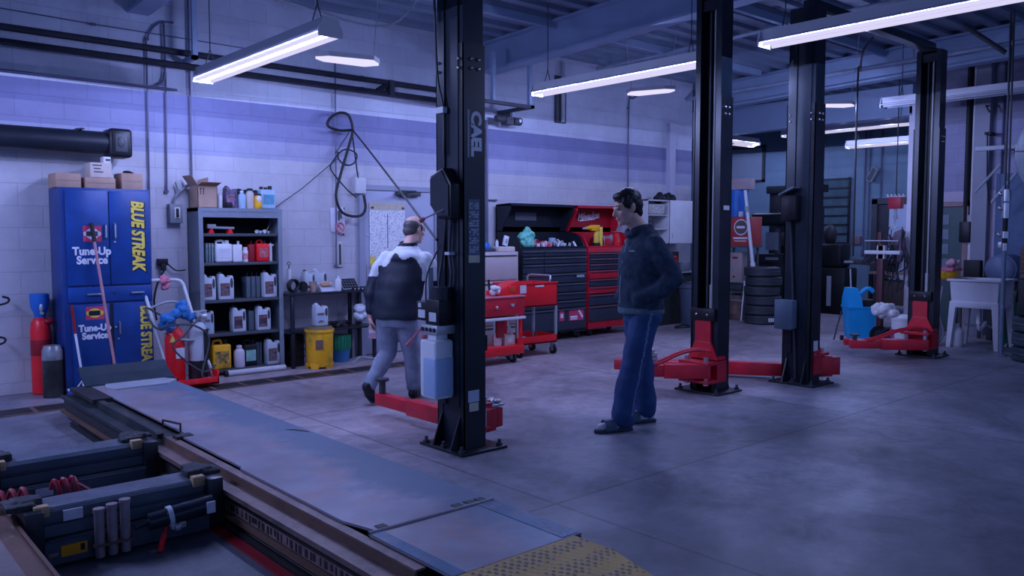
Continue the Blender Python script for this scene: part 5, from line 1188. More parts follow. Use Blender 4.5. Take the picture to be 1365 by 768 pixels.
b = MB(); b.box(6.13,6.2,6.97,6.98,.66,.685); b.ell((6.165,6.97,.66),.02,n=8); b.ell((5.93,6.97,.65),.02,n=8); b.build('latch', CHROME, t1)
b = MB(); b.box(5.56,6.35,6.98,7.3,.10,.20,.004); b.build('bottom_tray', RED2, t1)
for x in (5.6,6.31):
    for y in (7.0,7.27):
        b = MB(); b.box(x-.018,x+.018,y-.015,y+.015,.1,.55); b.build('upright', RED2, t1)
for x in (5.65,6.22,6.33):
    caster(t1,x,7.03 if x < 6.3 else 7.22,.05)
b = MB(); b.box(5.98,6.08,7.02,7.05,.30,.5); b.build('hanging_strap', DKRED, t1)
t = thing('plastic_tote', 'bright red parts case on top of the lidded trolley box', 'case', (6.2,7.15,.771), 0)
b = MB(); b.prism([(-.2,0),(.15,0),(.15,.16),(.1,.16),(-.2,.05)],'y',-.1,.1,bv=.005); b.build('case_body', RED2, t)
b = MB(); b.box(-.02,.08,-.106,-.1,.03,.1,.002); b.build('case_panel', mat('orange_red_panel',(.55,.06,.02),.4), t)
rag('white rag on the lidded trolley box beside the nearest lift post',(5.98,7.05,.82),.05,WHITE)
b = MB(); b.cyl((6.02,7.2,.771),(6.0,7.2,.95),.012,n=8); tag(b.build('screwdriver', BLACK),'dark upright tool handle on the lidded trolley box','tool')
t = thing('spray_can', 'pale bottle and packs in the bottom tray of the lidded trolley', 'bottle', (6.05,7.1,.20), 0)
b = MB(); b.lathe([(.04,0),(.045,.01),(.045,.12),(.02,.15),(.02,.18)],n=16); b.build('bottle_body', WHITE, t)
b = MB(); b.lathe([(.024,.175),(.024,.2),(.01,.205)],n=12); b.build('screw_cap', BLUEV, t)
t = thing('file_box', 'pale file box in the bottom tray of the lidded trolley', 'box', (6.18,7.13,.20), 0)
b = MB(); b.box(-.06,.09,-.08,.08,0,.11,.004); b.build('box_body', PALEC, t); b = MB(); b.box(-.02,.05,-.083,-.08,.03,.08); b.build('box_label', WHITE, t)
# big tool chests with raised lids
CHB = mat('black_chest_enamel', (.010,.013,.02), .4, 0, .15, 4, spec=.3); CHD = mat('dark_drawer_front', (.03,.038,.055), .36, 0, .12, 4, spec=.4)
CHR = mat('red_chest_enamel', (.55,.012,.03), .38, 0, .1, 4); CHRI = mat('red_lid_inner', (.42,.008,.02), .4, 0, .1, 4)
def chest(label, x0, x1, body, drawers, lid_out, lid_in, lip, big=False, redframe=False):
    t = thing('tool_chest', label, 'tool chest', ((x0+x1)/2,8.32,0), 0, 'large tool chests by the back wall', world=True)
    y0, y1 = 8.07, 8.6
    b = MB(); b.box(x0,x1,y0,y1,.11,1.27,.006); b.build('chest_body', body, t)
    for (a0,a1,z0,z1,m_) in drawers:
        b = MB(); b.box(x0+(x1-x0)*a0+.006,x0+(x1-x0)*a1-.006,y0-.018,y0+.005,z0,z1,.004); d = b.build('drawer', m_, t)
        b = MB(); b.box(x0+(x1-x0)*a0+.008,x0+(x1-x0)*a1-.008,y0-.036,y0-.016,z1-.022,z1-.004,.003); b.build('drawer_pull', lip, d)
    # open top box with curved end wings, raised lid at the back
    W = [(y0+.02,1.27),(y1,1.27),(y1,1.50),(y0+.30,1.50),(y0+.18,1.475),(y0+.10,1.42),(y0+.04,1.33)]
    for xx in (x0,x1-.02):
        b = MB(); b.prism(W,'x',xx,xx+.02); b.build('end_wing', body, t)
    b = MB(); b.box(x0,x1,y1-.02,y1,1.27,1.6); b.box(x0,x1,y0+.005,y0+.02,1.27,1.30); b.build('top_box', body, t)
    b = MB(); b.box(x0,x1,y1-.02,y1,1.50,1.87); b.prism([(y1,1.87),(y1-.28,1.885),(y1-.30,1.87),(y1-.30,1.85),(y1-.02,1.85)],'x',x0,x1)
    lo = b.build('lid', lid_out, t)
    for xx in (x0,x1-.015):
        b = MB(); b.prism([(y1,1.51),(y1,1.87),(y1-.30,1.87),(y1-.30,1.80),(y1-.16,1.60),(y1-.12,1.51)],'x',xx,xx+.015); b.build('lid_side', lid_out, lo)
    b = MB(); b.box(x0+.016,x1-.016,y1-.026,y1-.021,1.57,1.85); b.build('lid_lining', lid_in, lo)
    for x in (x0+.1,x1-.1):
        for y in (y0+.08,y1-.08): caster(t,x,y,.045)
    return t, lo
D = CHD
dz = [(0,.32,1.17,1.245,D),(0,.32,1.07,1.155,D),(0,.32,.94,1.055,D),(.32,1,1.17,1.245,D),(.32,1,1.07,1.155,D),(.32,1,.94,1.055,D),(0,1,.80,.925,D),(0,1,.67,.785,D),(0,1,.56,.655,D),(0,1,.45,.545,D),(0,1,.14,.435,D)]
kb, kl = chest('wide black tool chest with raised lid and cluttered top', 7.30, 8.52, CHB, dz, CHB, CHB, mat('drawer_lip',(.09,.10,.125),.3,.3,.1,4))
b = MB(); b.box(7.62,8.02,8.565,8.573,1.66,1.77); b.build('lid_plate', mat('grey_plate',(.09,.10,.13),.5), kl)
b = MB(); b.box(8.17,8.46,8.048,8.052,.26,.43); s1 = b.build('chest_sticker', REDS, kb); lab(s1,'red sticker with white lines')
b = MB(); b.box(8.19,8.33,8.045,8.048,.30,.325); b.box(8.19,8.33,8.045,8.048,.275,.29); b.prism([(8.34,.4),(8.38,.4),(8.45,.31),(8.43,.28)],'y',8.045,8.048); b.build('sticker_print', WLET, s1)
b = MB(); b.box(7.98,8.07,8.048,8.052,.27,.43); s1 = b.build('chest_sticker', REDS, kb); lab(s1,'small red sticker')
b = MB(); b.box(8.0,8.05,8.045,8.048,.31,.37); b.build('sticker_print', WLET, s1)
b = MB(); b.box(8.3,8.45,8.028,8.034,.865,.9); b.build('badge', MGREY, kb)
b = MB(); b.box(7.29,7.3,8.2,8.23,1.0,1.06); b.cyl((7.28,8.2,1.02),(7.3,8.2,1.02),.015,n=8); b.build('side_latch', ALU, kb)
rs = random.Random(11)
GRN = mat('mint_green_plastic', (.16,.55,.42), .4, 0, .2, 10)
rag('mint green plastic bag bulging from the black tool chest',(7.47,8.18,1.42),.10,GRN,name='plastic_bag',cat='bag',sc=(.7,.6,.9))
junk('loose_tools','red and pink small parts heaped in the black tool chest top','tools',7.62,8.0,8.12,8.45,1.272,26,[RED2,PINKR,WHITE,PINKW,MGREY,DKRED],.10,(.014,.03))
junk('loose_tools','grey and white small tools at the right of the black tool chest top','tools',8.05,8.42,8.12,8.45,1.272,22,[MGREY,WHITE,ALU,DGREY,LBLUE],.10,(.014,.03))
dr = [(0,.9,1.13,1.2,CHD),(0,.9,1.05,1.12,CHD),(0,.9,.96,1.04,CHD),(0,.9,.83,.945,CHR),(0,.9,.72,.82,CHD),(0,.9,.62,.71,CHR),(0,.9,.45,.6,CHD),(0,.9,.22,.435,CHD)]
krd, krl = chest('bright red tool chest with raised red lid behind the standing man', 8.58, 9.62, CHR, dr, CHR, CHRI, mat('red_drawer_lip',(.22,.07,.09),.35,.2,.1,4))
b = MB(); b.box(8.6,9.52,8.064,8.0695,.215,1.21); b.build('drawer_bay', CHB, krd)
t_ = text('lid_lettering','Milwaukee',.145,mat('pale_script',(.75,.62,.66),.4),krl,face_my(9.08,8.55,1.735,.10),shear=.35,offset=.004,sx=.75)
b = MB(); b.prism([(8.88,1.655),(9.2,1.685),(9.33,1.735),(9.2,1.70),(8.9,1.675)],'y',8.548,8.552); b.build('lettering_swoosh', mat('pale_script',(.75,.62,.66)), krl)
t = thing('power_tool', 'yellow and black power tool standing in the red tool chest', 'power tool', (8.78,8.2,1.272), 0)
b = MB(); b.box(-.02,.14,-.04,.04,.24,.33,.015); b.cyl((-.02,0,.29),(-.13,0,.28),.035,.02,n=14); b.build('tool_body', YEL, t)
b = MB(); b.prism([(.06,.0),(.12,.0),(.13,.25),(.07,.25)],'y',-.025,.025,bv=.006); lab(b.build('tool_grip', YEL2, t),'yellow grip'); 
b = MB(); b.cyl((-.13,0,.28),(-.19,0,.275),.022,.012,n=12); b.build('tool_chuck', ALU, t)
b = MB(); b.box(.03,.16,-.04,.04,.0,.07,.008); b.build('tool_battery', BLACK, t)
t = thing('yellow_stand', 'slim yellow upright panel beside the power tool', 'panel', (8.93,8.17,1.272), 0)
b = MB(); b.box(-.01,.02,-.03,.03,0,.30,.004); b.build('upright_panel', YEL2, t)
b = MB(); b.box(-.03,.04,-.05,.05,0,.012,.002); b.build('panel_foot', YEL, t)
junk('loose_tools','red and brown tool handles crowding the red tool chest top','tools',8.98,9.5,8.12,8.45,1.272,26,[RED2,DKRED,CARD,MGREY,CHR],.16,(.018,.035))
# white wall cupboard, counter and bin behind the standing man
wc = thing('wall_cupboard', 'white wall cupboard with open shelves and one closed door', 'cupboard', (10.75,8.45,1.31), world=True)
x0,x1,y0,y1,z0,z1 = 10.13,11.28,8.28,8.64,1.32,2.01
b = MB(); b.box(x0,x1,y1-.015,y1,z0,z1); b.box(x0,x1,y0,y1,z0,z0+.02); b.box(x0,x1,y0,y1,z1-.02,z1); b.box(x0,x0+.02,y0,y1,z0,z1); b.box(x1-.02,x1,y0,y1,z0,z1); b.box(10.66,10.68,y0,y1,z0,z1); b.build('cupboard_carcass', OFFW, wc)
for z in (1.54,1.76):
    b = MB(); b.box(x0+.02,10.66,y0+.02,y1-.015,z,z+.015); b.build('cupboard_shelf', OFFW, wc)
b = MB(); b.box(10.69,x1-.005,y0-.02,y0,z0,z1,.003); d = b.build('door', WHITE, wc)
b = MB(); b.box(10.72,10.73,y0-.03,y0-.018,1.4,1.5,.002); b.build('handle', ALU, d)
b = MB()
for k in range(6): b.box(10.2+k*.06,10.245+k*.06,8.29,8.4,1.776,1.776+random.uniform(.12,.17),.004)
b.box(10.17,10.56,8.283,8.29,1.80,1.94)
tag(b.build('pack_row', mat('cream_packs',(.5,.48,.44),.6,0,.4,20)),'row of cream packs on the top shelf of the white cupboard','packs')
rag('dark bundle on the middle shelf of the white cupboard',(10.35,8.42,1.62),.07,DGREY,name='cloth_bundle',cat='bundle',sc=(1.4,.8,.4))
rag('black bag lying along the top of the white cupboard',(10.75,8.42,2.05),.09,BLACK,n=12,name='cloth_bundle',cat='bag',sc=(2.6,.8,.35))
ct = thing('counter', 'dark work counter below the white wall cupboard', 'counter', (10.8,8.35,0), world=True)
b = MB(); b.box(10.05,11.6,8.26,8.64,.83,.86,.004); b.build('worktop', DGREY, ct)
b = MB(); b.box(10.1,11.55,8.30,8.62,.0,.83); b.build('counter_body', mat('dark_counter',(.03,.035,.035),.5), ct)
b = MB(); b.box(10.5,11.5,8.245,8.26,.835,.858); lab(b.build('counter_edge', MGREY, ct),'pale front edge')
b = MB(); b.box(10.85,11.1,8.4,8.58,.861,1.18,.01); t = tag(b.build('black_unit', BLKPL),'black and red machine on the counter below the white cupboard','machine')
b = MB(); b.tube([(10.9,8.38,.88),(10.9,8.37,1.05),(10.98,8.37,1.1),(11.02,8.38,1.0),(11.0,8.38,.88)],.016,6,smooth=4); b.build('red_hose', RED2, t)
b = MB(); b.box(11.15,11.35,8.35,8.5,.861,1.0,.006); tag(b.build('grey_case', GREY),'grey case at the right of the counter','case')
t = thing('waste_bin', 'dark blue grey round waste bin before the counter', 'bin', (10.95,8.02,0), 0)
BIN = mat('blue_grey_bin', (.06,.08,.12), .45, 0, .15, 5)
b = MB(); b.lathe([(.16,0),(.17,.02),(.205,.62),(.20,.62)],n=28); b.build('bin_body', BIN, t)
b = MB(); b.lathe([(.205,.60),(.222,.61),(.222,.66),(.20,.67),(.19,.60)],n=28); b.build('bin_rim', BIN, t)
b = MB(); b.ell((0,0,.64),(.17,.17,.07)); b.build('bin_liner', DGREY, t)
b = MB(); b.tube([(10.35,7.9,.012),(10.6,7.8,.014),(10.75,8.0,.014),(10.5,8.0,.012)],.012,6,smooth=5); tag(b.build('floor_cable', BLACK),'black cable end lying on the floor in front of the counter','cable')
# fittings high on the back wall
t = thing('heater_bracket', 'pale steel hanger frame under the roof right of the nearest lift post', 'bracket', (7.05,8.2,3.1), world=True)
b = MB(); b.box(7.34,7.39,7.97,8.02,3.13,3.75,.003); b.box(6.72,6.77,7.97,8.02,3.13,3.75,.003); b.build('hanger_strut', BEAMM, t)
b = MB(); b.box(6.4,7.42,7.96,8.03,3.10,3.14); b.box(7.36,7.42,7.96,8.64,3.10,3.14); b.box(6.4,6.46,7.96,8.64,3.1,3.14); b.build('hanger_shelf', DGREY, t)
t = thing('door_motor', 'small dark motor unit under the hanger frame', 'motor', (7.35,8.4,2.93), world=True)
b = MB(); b.cyl((7.15,8.42,3.0),(7.32,8.42,3.0),.045,n=14); b.box(7.3,7.42,8.36,8.5,2.93,3.03,.006); b.cyl((7.45,8.42,2.99),(7.58,8.42,2.99),.055,n=16); b.box(7.38,7.42,8.4,8.65,3.0,3.12); b.build('motor_body', DGREY, t)
b = MB(); b.ell((7.54,8.375,2.995),(.025,.02,.025)); b.build('motor_cap', WHITE, t)
t = thing('wall_conduit_box', 'grey double conduit fitting high on the back wall', 'conduit', (8.55,8.6,3.07), world=True)
b = MB(); b.box(8.45,8.65,8.6,8.65,3.08,3.75,.004); b.build('back_strip', DGREY, t)
b = MB(); b.cyl((8.55,8.57,3.09),(8.55,8.57,3.95),.03,n=12); b.build('riser', MGREY, t)
b = MB(); b.tube([(2.9,8.1,4.0),(3.5,7.0,3.55),(4.3,6.6,3.4),(4.6,6.3,3.9)],.012,6,smooth=6); tag(b.build('slack_cable', OFFW),'pale cable swagging under the roof near the first strip lamp','cable')
for k_, (x_, z_, r_) in enumerate(((11.55,3.74,.03),(9.3,3.95,.025))):
    b = MB(); b.tube([(x_,-1.5,z_+.2),(x_,8.6,z_)],r_,8)
    for yy in (1.5,4.9): b.box(x_-.012,x_+.012,yy-.012,yy+.012,z_+.1,deckz(yy)-.005)
    tag(b.build('roof_pipe', mat('painted_roof_pipe',(.30,.36,.46),.5)),('pale pipe under the roof above the rightmost lift post','pale pipe under the roof between the two right hand lift posts')[k_],'pipe','pale pipes under the roof')
b = MB(); b.tube([(11.35,4.2,4.12),(11.5,3.75,3.72)],.03,8); b.tube([(11.6,3.72,4.1),(11.6,3.72,3.3)],.022,8); tag(b.build('roof_brace', DGREY),'dark slanting brace and drop pipe near the top right corner','brace')
b = MB(); b.box(3.12,3.17,8.3,8.35,3.2,4.02); b.box(3.12,3.17,8.3,8.6,3.2,3.24); tag(b.build('beam_hanger', BEAMM),'pale upright hanger below the first roof beam at upper left','bracket')
b = MB(); b.tube([(2.35,6.0,4.02),(3.3,8.0,3.9)],.010,6); b.tube([(3.0,6.2,4.05),(6.0,6.4,4.05)],.012,6); tag(b.build('roof_conduit', DGREY),'thin dark rods running under the roof deck','conduit')
# ------------------------------------------------------------------ right hand bays
# stack of six tyres
def tyre_mesh(R=.32, w=.16):
    b = MB(); h = w/2; prof = [(R*.6,-h*.8),(R*.66,-h),(R*.9,-h*.98),(R*.985,-h*.8),(R,-h*.55),(R*.985,-h*.2),(R,-h*.12),(R,h*.12),(R*.985,h*.2),(R,h*.55),(R*.985,h*.8),(R*.9,h*.98),(R*.66,h),(R*.6,h*.8),(R*.57,0),(R*.6,-h*.8)]
    n = 36; rings = []
    for r, z in prof: rings.append([b._v((r*math.cos(2*PI*k/n), r*math.sin(2*PI*k/n), z+h)) for k in range(n)])
    for a, c in zip(rings, rings[1:]):
        for k in range(n): j = (k+1) % n; b.bm.faces.new((a[k],a[j],c[j],c[k]))
    bmesh.ops.remove_doubles(b.bm, verts=b.bm.verts, dist=1e-5); bmesh.ops.recalc_face_normals(b.bm, faces=b.bm.faces); return b
TYRE = mat('tyre_rubber', (.035,.04,.05), .55, 0, .2, 8)
order = ['lowest','second','third','fourth','fifth','topmost']
for k in range(6):
    t = thing('tyre', order[k]+(' tyre of the tall stack, with a white sticker' if k == 0 else ' tyre from the floor in the tall stack behind the lift posts' if 0 < k < 5 else ' tyre of the tall stack behind the lift posts'), 'tyre', (12.05+(.01,-.012,.008,-.005,.012,-.01)[k],7.42+(.0,.012,-.01,.008,-.012,.006)[k],k*.156), k*.5, 'tyres in the tall stack')
    tyre_mesh(.29,.153).build('tyre_carcass', TYRE, t)
    if k == 0:
        b = MB()
        for q in range(3): b.M = Matrix.Rotation(-2.2+q*.12-0,4,'Z'); b.box(.286,.293,-.015,.012,.05,.11)
        b.build('tyre_sticker', WHITE, t)
# red steel box with round emblem, things round it
t = thing('filter_box', 'red steel box with round emblem standing above the beige box', 'cabinet', (12.3,8.0,1.25), world=True)
REDB = mat('brick_red_enamel', (.42,.05,.045), .5, 0, .12, 5)
b = MB(); b.box(12.15,12.5,7.73,8.3,1.27,1.76,.006); b.build('box_body', REDB, t)
b = MB(); b.cyl((12.148,7.91,1.585),(12.143,7.91,1.585),.135,n=32); em = b.build('emblem', WHITE, t); lab(em,'round white emblem')
b = MB(); b.cyl((12.143,7.91,1.585),(12.139,7.91,1.585),.115,n=32); b.build('emblem_centre', mat('emblem_dark',(.14,.09,.09),.5), em)
b = MB(); b.box(12.136,12.139,7.83,7.99,1.565,1.605); b.build('emblem_bar', WHITE, em)
b = MB(); b.box(12.146,12.15,7.78,8.06,1.385,1.415); b.box(12.146,12.15,7.8,8.04,1.345,1.36); b.build('box_print', WHITE, t)
ms = mat('stand_steel',(.1,.1,.11),.5,.3)
b = MB()
for y in (7.78,8.25):
    for x in (12.18,12.46): b.box(x-.015,x+.015,y-.015,y+.015,0,1.27)
b.box(12.15,12.5,7.72,8.3,1.24,1.27); b.build('stand', ms, t)
b = MB(); b.lathe([(.17,0),(.175,.02),(.165,.15),(.175,.3),(.17,.46)],(12.36,8.12,1.762),24); tag(b.build('blue_drum', BLUEV),'blue drum standing on the red steel box','drum')
t = thing('carton', 'pinkish carton on top of the blue drum', 'box', (12.36,8.1,2.274), world=True)
b = MB(); b.box(12.2,12.5,7.88,8.32,2.224,2.41,.006); b.build('carton_body', mat('pinkish_card',(.42,.32,.33),.8), t)
b = MB(); b.box(12.2,12.5,8.08,8.12,2.41,2.412); b.build('tape', CARDIN, t)
b = MB(); b.box(12.17,12.22,7.92,7.98,1.762,1.85,.006); tag(b.build('small_white_can', WHITE),'small white can on the front of the red steel box','can')
t = thing('beige_canister', 'beige rounded canister below the red steel box', 'canister', (12.3,8.08,.55), world=True)
b = MB(); b.box(12.2,12.44,7.92,8.22,.62,1.16,.04,seg=3); b.build('canister_body', mat('beige_canister',(.36,.28,.27),.5,0,.1,5), t)
b = MB(); b.box(12.21,12.43,7.93,8.21,.5,.64,.03); b.build('canister_base', DGREY, t)
b = MB(); b.cyl((12.197,8.07,.74),(12.2,8.07,.74),.02,n=12); b.box(12.194,12.2,8.0,8.1,1.05,1.08); b.build('canister_badge', DKRED, t)
b = MB(); b.box(12.18,12.46,7.86,8.26,.46,.5); 
for x in (12.19,12.45):
    for y in (7.88,8.24): b.box(x-.012,x+.012,y-.012,y+.012,0,.46)
b.build('canister_stand', ms, t)
t = thing('carton', 'brown carton on the floor behind the pale trestle', 'box', (12.3,8.1,0), 0)
b = MB(); b.box(-.1,.12,-.16,.2,0,.42,.006); b.build('carton_body', mat('dim_brown_card',(.2,.13,.12),.8), t); b = MB(); b.box(-.104,-.1,-.1,.1,.1,.3); b.build('carton_label', CARDIN, t)
t = thing('trestle', 'pale folding trestle leaning in front of the brown carton', 'trestle', (12.1,7.9,0), world=True)
for y in (7.80,8.2):
    b = MB(); b.tube([(12.0,y-.02,.01),(12.12,y,.68)],.016,6); b.build('leg', ALU, t)
b = MB(); b.tube([(12.12,7.76,.66),(12.12,8.24,.66)],.018,6); b.tube([(12.06,7.80,.35),(12.06,8.2,.35)],.012,6); b.build('cross_bar', ALU, t)
b = MB(); b.tube([(11.9,8.05,.01),(11.95,8.0,.5)],.02,8); b.tube([(11.97,8.2,.01),(11.99,8.18,.4)],.018,8); tag(b.build('pale_props', OFFW),'pair of pale sticks leaning by the brown carton','stick')
t = thing('leaning_pole', 'long white pole leaning behind the tyre stack', 'pole', (12.4,7.7,0), world=True)
b = MB(); b.tube([(12.11,7.655,.99),(12.08,7.80,2.2)],.028,8); b.tube([(12.11,7.655,.99),(12.11,7.64,.90)],.042,8); b.build('pole_tube', WHITE, t)
b = MB(); b.tube([(12.089,7.757,1.84),(12.086,7.77,1.93)],.04,8); b.build('pole_joint', MGREY, t)
# dark tyre machine and its neighbours
def blobthing(name, label, cat, m, prims, vox=.025, it=3):
    b = MB()
    for p in prims:
        if p[0] == 'e': b.ell(*p[1:])
        elif p[0] == 'b': b.box(*p[1:])
        elif p[0] == 'c': b.cyl(*p[1:])
    return tag(link(name, blob(b,vox,it), [m], None, 60), label, cat)
TM = mat('dark_machine_enamel', (.006,.008,.011), .5, 0, .2, 5, spec=.25)
t = thing('tyre_machine', 'big dark tyre machine behind the tyre stack', 'machine', (13.8,8.3,0), world=True)
b = MB(); b.box(13.4,14.2,7.75,8.9,0,.95,.03); b.cyl((13.8,8.2,.95),(13.8,8.2,1.1),.4,n=24); b.build('machine_body', TM, t)
b = MB(); b.box(14.0,14.3,7.7,7.95,.9,1.75,.03); b.box(13.5,14.2,7.72,8.6,1.62,1.85,.06,seg=3); b.build('machine_column', TM, t)
b = MB(); b.cyl((13.8,8.2,1.1),(13.8,8.2,1.62),.06,n=12); b.build('mount_shaft', DGREY, t)
b = MB(); b.box(13.39,13.4,7.95,8.2,1.18,1.5,.0); b.box(13.39,13.41,7.95,8.2,1.0,1.05); lab(b.build('machine_panel', mat('dim_panel',(.16,.19,.23),.4), t),'pale control panel')
b = MB(); b.tube([(13.5,7.75,1.0),(13.3,7.6,1.3),(13.4,7.45,1.9),(13.5,7.4,1.6),(13.4,7.3,1.0)],.025,6,smooth=5); b.build('machine_hose', BLACK, t)
b = MB(); b.box(13.3,13.36,7.28,7.36,1.3,1.55,.01); b.build('hose_bottle', WHITE, t)
t = thing('dark_press', 'tall dark frame left of the barred window in the far bay', 'machine', (15.4,8.6,0), world=True)
b = MB(); b.box(15.3,15.6,9.05,9.3,0,2.4,.01); b.box(15.3,15.6,8.25,8.4,0,2.0,.01); b.box(15.25,15.65,8.2,9.35,.7,.85,.01); b.box(15.25,15.65,8.2,9.35,2.3,2.45,.01); b.build('press_frame', TM, t)
b = MB(); b.cyl((15.45,8.75,.85),(15.45,8.75,1.35),.16,n=16); b.box(15.2,15.6,8.35,9.1,1.2,1.5,.06); b.build('press_ram', BLACK, t)
t = thing('wheel_balancer', 'dark wheel balancer with pale bar in front of the barred window', 'machine', (14.6,7.2,0), world=True)
b = MB(); b.box(14.4,14.9,7.2,7.75,0,.85,.04); b.box(14.45,14.85,7.3,7.8,.85,1.3,.06,seg=3); b.build('balancer_body', TM, t)
b = MB(); b.cyl((14.6,7.2,.98),(14.6,6.85,.98),.05,n=12); b.box(14.5,14.7,6.7,7.2,.92,.97,.01); b.build('balancer_shaft', DGREY, t)
b = MB(); b.box(14.36,14.42,7.05,7.2,.95,.99); b.box(14.38,14.4,7.45,7.53,.15,.7); b.box(14.38,14.4,7.65,7.72,.1,.7); lab(b.build('pale_bars', MGREY, t),'pale upright bars')
b = MB(); b.ell((14.6,7.6,1.45),(.12,.12,.2)); b.build('balancer_hood', BLACK, t)
# low bench, clutter in the dark bay
t = thing('low_bench', 'low dark bench with pale wooden top edge in the far bay', 'bench', (15.6,6.6,0), world=True)
b = MB(); b.box(15.3,16.0,6.1,7.2,.72,.76); b.build('bench_top', mat('dim_wood',(.22,.15,.12),.7), t)
for y in (6.15,7.15):
    for x in (15.33,15.97):
        b = MB(); b.box(x-.03,x+.03,y-.03,y+.03,0,.72); b.build('leg', TM, t)
b = MB(); b.box(15.35,15.95,6.2,7.1,.15,.6,.02); b.build('bench_drawers', mat('dim_brown_box',(.05,.035,.03),.6), t)
t = thing('bench_grinder', 'small dark grinder on the low bench', 'grinder', (15.5,6.85,.761), 0)
b = MB(); b.box(-.08,.08,-.06,.06,0,.12,.01); b.cyl((0,-.1,.16),(0,.1,.16),.06,n=14); b.build('grinder_body', TM, t)
for y in (-.16,.14):
    b = MB(); b.cyl((0,y,.16),(0,y+.025,.16),.10,n=18); b.build('wheel', MGREY, t)
t = thing('analyser_stand', 'rust red stand with white cross arm and hanging hoses', 'stand', (13.3,6.0,0), world=True)
MR = mat('dim_rust_red_paint', (.10,.035,.04), .5, 0, .2, 6)
b = MB(); b.box(12.16,12.24,5.50,5.58,.08,1.32,.004); b.box(12.3,12.36,5.60,5.66,.3,1.5,.004); b.build('stand_post', MR, t)
b = MB(); b.box(11.95,12.4,5.3,5.75,.04,.08,.004); b.build('stand_base', TM, t)
b = MB(); b.box(12.14,12.26,5.25,5.78,1.17,1.225,.012); lab(b.build('cross_arm', WHITE, t),'white cross arm')
b = MB(); b.box(12.16,12.24,5.48,5.6,1.1,1.3,.008); b.tube([(12.2,5.8,1.37),(12.2,5.3,1.37)],.008,6); b.build('arm_clamp', OFFW, t)
for x in (11.97,12.38):
    for y in (5.33,5.72):
        b = MB(); b.cyl((x-.015,y,.035),(x+.015,y,.035),.035,n=12); b.build('caster', BLACK, t)
t = thing('chain_hoist', 'red chain hoist block hanging on a line in the far bay', 'hoist', (12.9,5.7,1.8), world=True)
b = MB(); b.box(12.84,12.96,5.56,5.76,1.86,2.04,.012); b.build('hoist_block', mat('hoist_red',(.5,.03,.06),.45), t)
b = MB()
for y in (5.54,5.6,5.66,5.72,5.78): b.cyl((12.9,y,2.04),(12.9,y+.02,2.08),.016,n=8)
b.box(12.86,12.94,5.54,5.78,2.035,2.05); b.build('hoist_rollers', ALU, t)
b = MB(); b.tube([(12.9,5.66,2.05),(12.9,5.66,4.11)],.008,6); b.build('hoist_line', BLACK, t)
b = MB(); b.cyl((12.9,5.66,1.86),(12.9,5.66,1.72),.02,n=10); b.cyl((12.9,5.66,1.76),(12.9,5.66,1.70),.03,n=10); b.tube([(12.9,5.66,1.7),(12.9,5.68,1.62),(12.9,5.65,1.56),(12.9,5.62,1.6)],.012,6,smooth=4); b.build('hoist_hook', ALU, t)
rs = random.Random(21)
b = MB()
for k in range(16):
    y = rs.uniform(5.45,5.72); z0 = rs.uniform(1.2,1.5); x = 12.75+rs.uniform(-.08,.08)
    b.tube([(x,y,z0+rs.uniform(.0,.18)),(x+rs.uniform(-.05,.05),y+rs.uniform(-.12,.12),z0-.25),(x,y+rs.uniform(-.15,.12),z0-.5),(x,y+rs.uniform(-.12,.1),z0-.25-rs.uniform(.3,.6))],rs.uniform(.006,.014),5,smooth=4)
for k in range(5):
    y = 5.55+k*.03; b.tube([(12.72,y,1.3),(12.55,y+.1,.98+.05*k),(12.5,y+.3,1.0),(12.45,y+.2,1.2)],.009,5,smooth=5)
tag(b.build('hose_bundle', mat('dusty_black_hose',(.05,.045,.06),.6,0,.4,12)),'tangle of dark hoses and cables hanging beside the white pier','hoses')
b = MB(); b.prism([(5.62,1.5),(5.5,1.55),(5.46,1.3),(5.5,1.05),(5.6,1.0),(5.68,1.3)],'x',12.76,12.86,bv=.02); tag(b.build('hanging_rag', mat('dusty_mauve_cloth',(.2,.15,.19),.9,0,.2,10)),'mauve grey rag among the hanging hoses','rag')
t = thing('wall_speaker', 'small grey tilted speaker high on the far wall', 'speaker', (17.3,8.15,2.6), 0)
b = MB(); b.M = Matrix.Rotation(.5,4,'X') ; b.box(-.08,.05,-.07,.07,-.02,.30,.02); b.build('speaker_body', MGREY, t)
b = MB(); b.M = Matrix.Rotation(.5,4,'X'); b.box(-.085,-.078,-.05,.05,.0,.28); b.build('speaker_grille', DGREY, t)
G = 'conduits on the far wall'
for y, lb in ((8.3,'left conduit of the pair on the far wall'),(8.2,'right conduit of the pair on the far wall'),(7.95,'conduit just left of the far door')):
    b = MB(); b.tube([(17.37,y,1.0),(17.37,y,4.2)],.016,6); b.box(17.36,17.4,y-.03,y+.03,1.0,1.12); tag(b.build('mounted_conduit', DKC), lb, 'conduit', G)
b = MB(); b.box(17.35,17.4,8.35,8.55,1.25,1.42,.004); tag(b.build('wall_sign', mat('dim_brown_sign',(.2,.13,.13),.6)),'small brownish sign on the far wall below the speaker','sign')
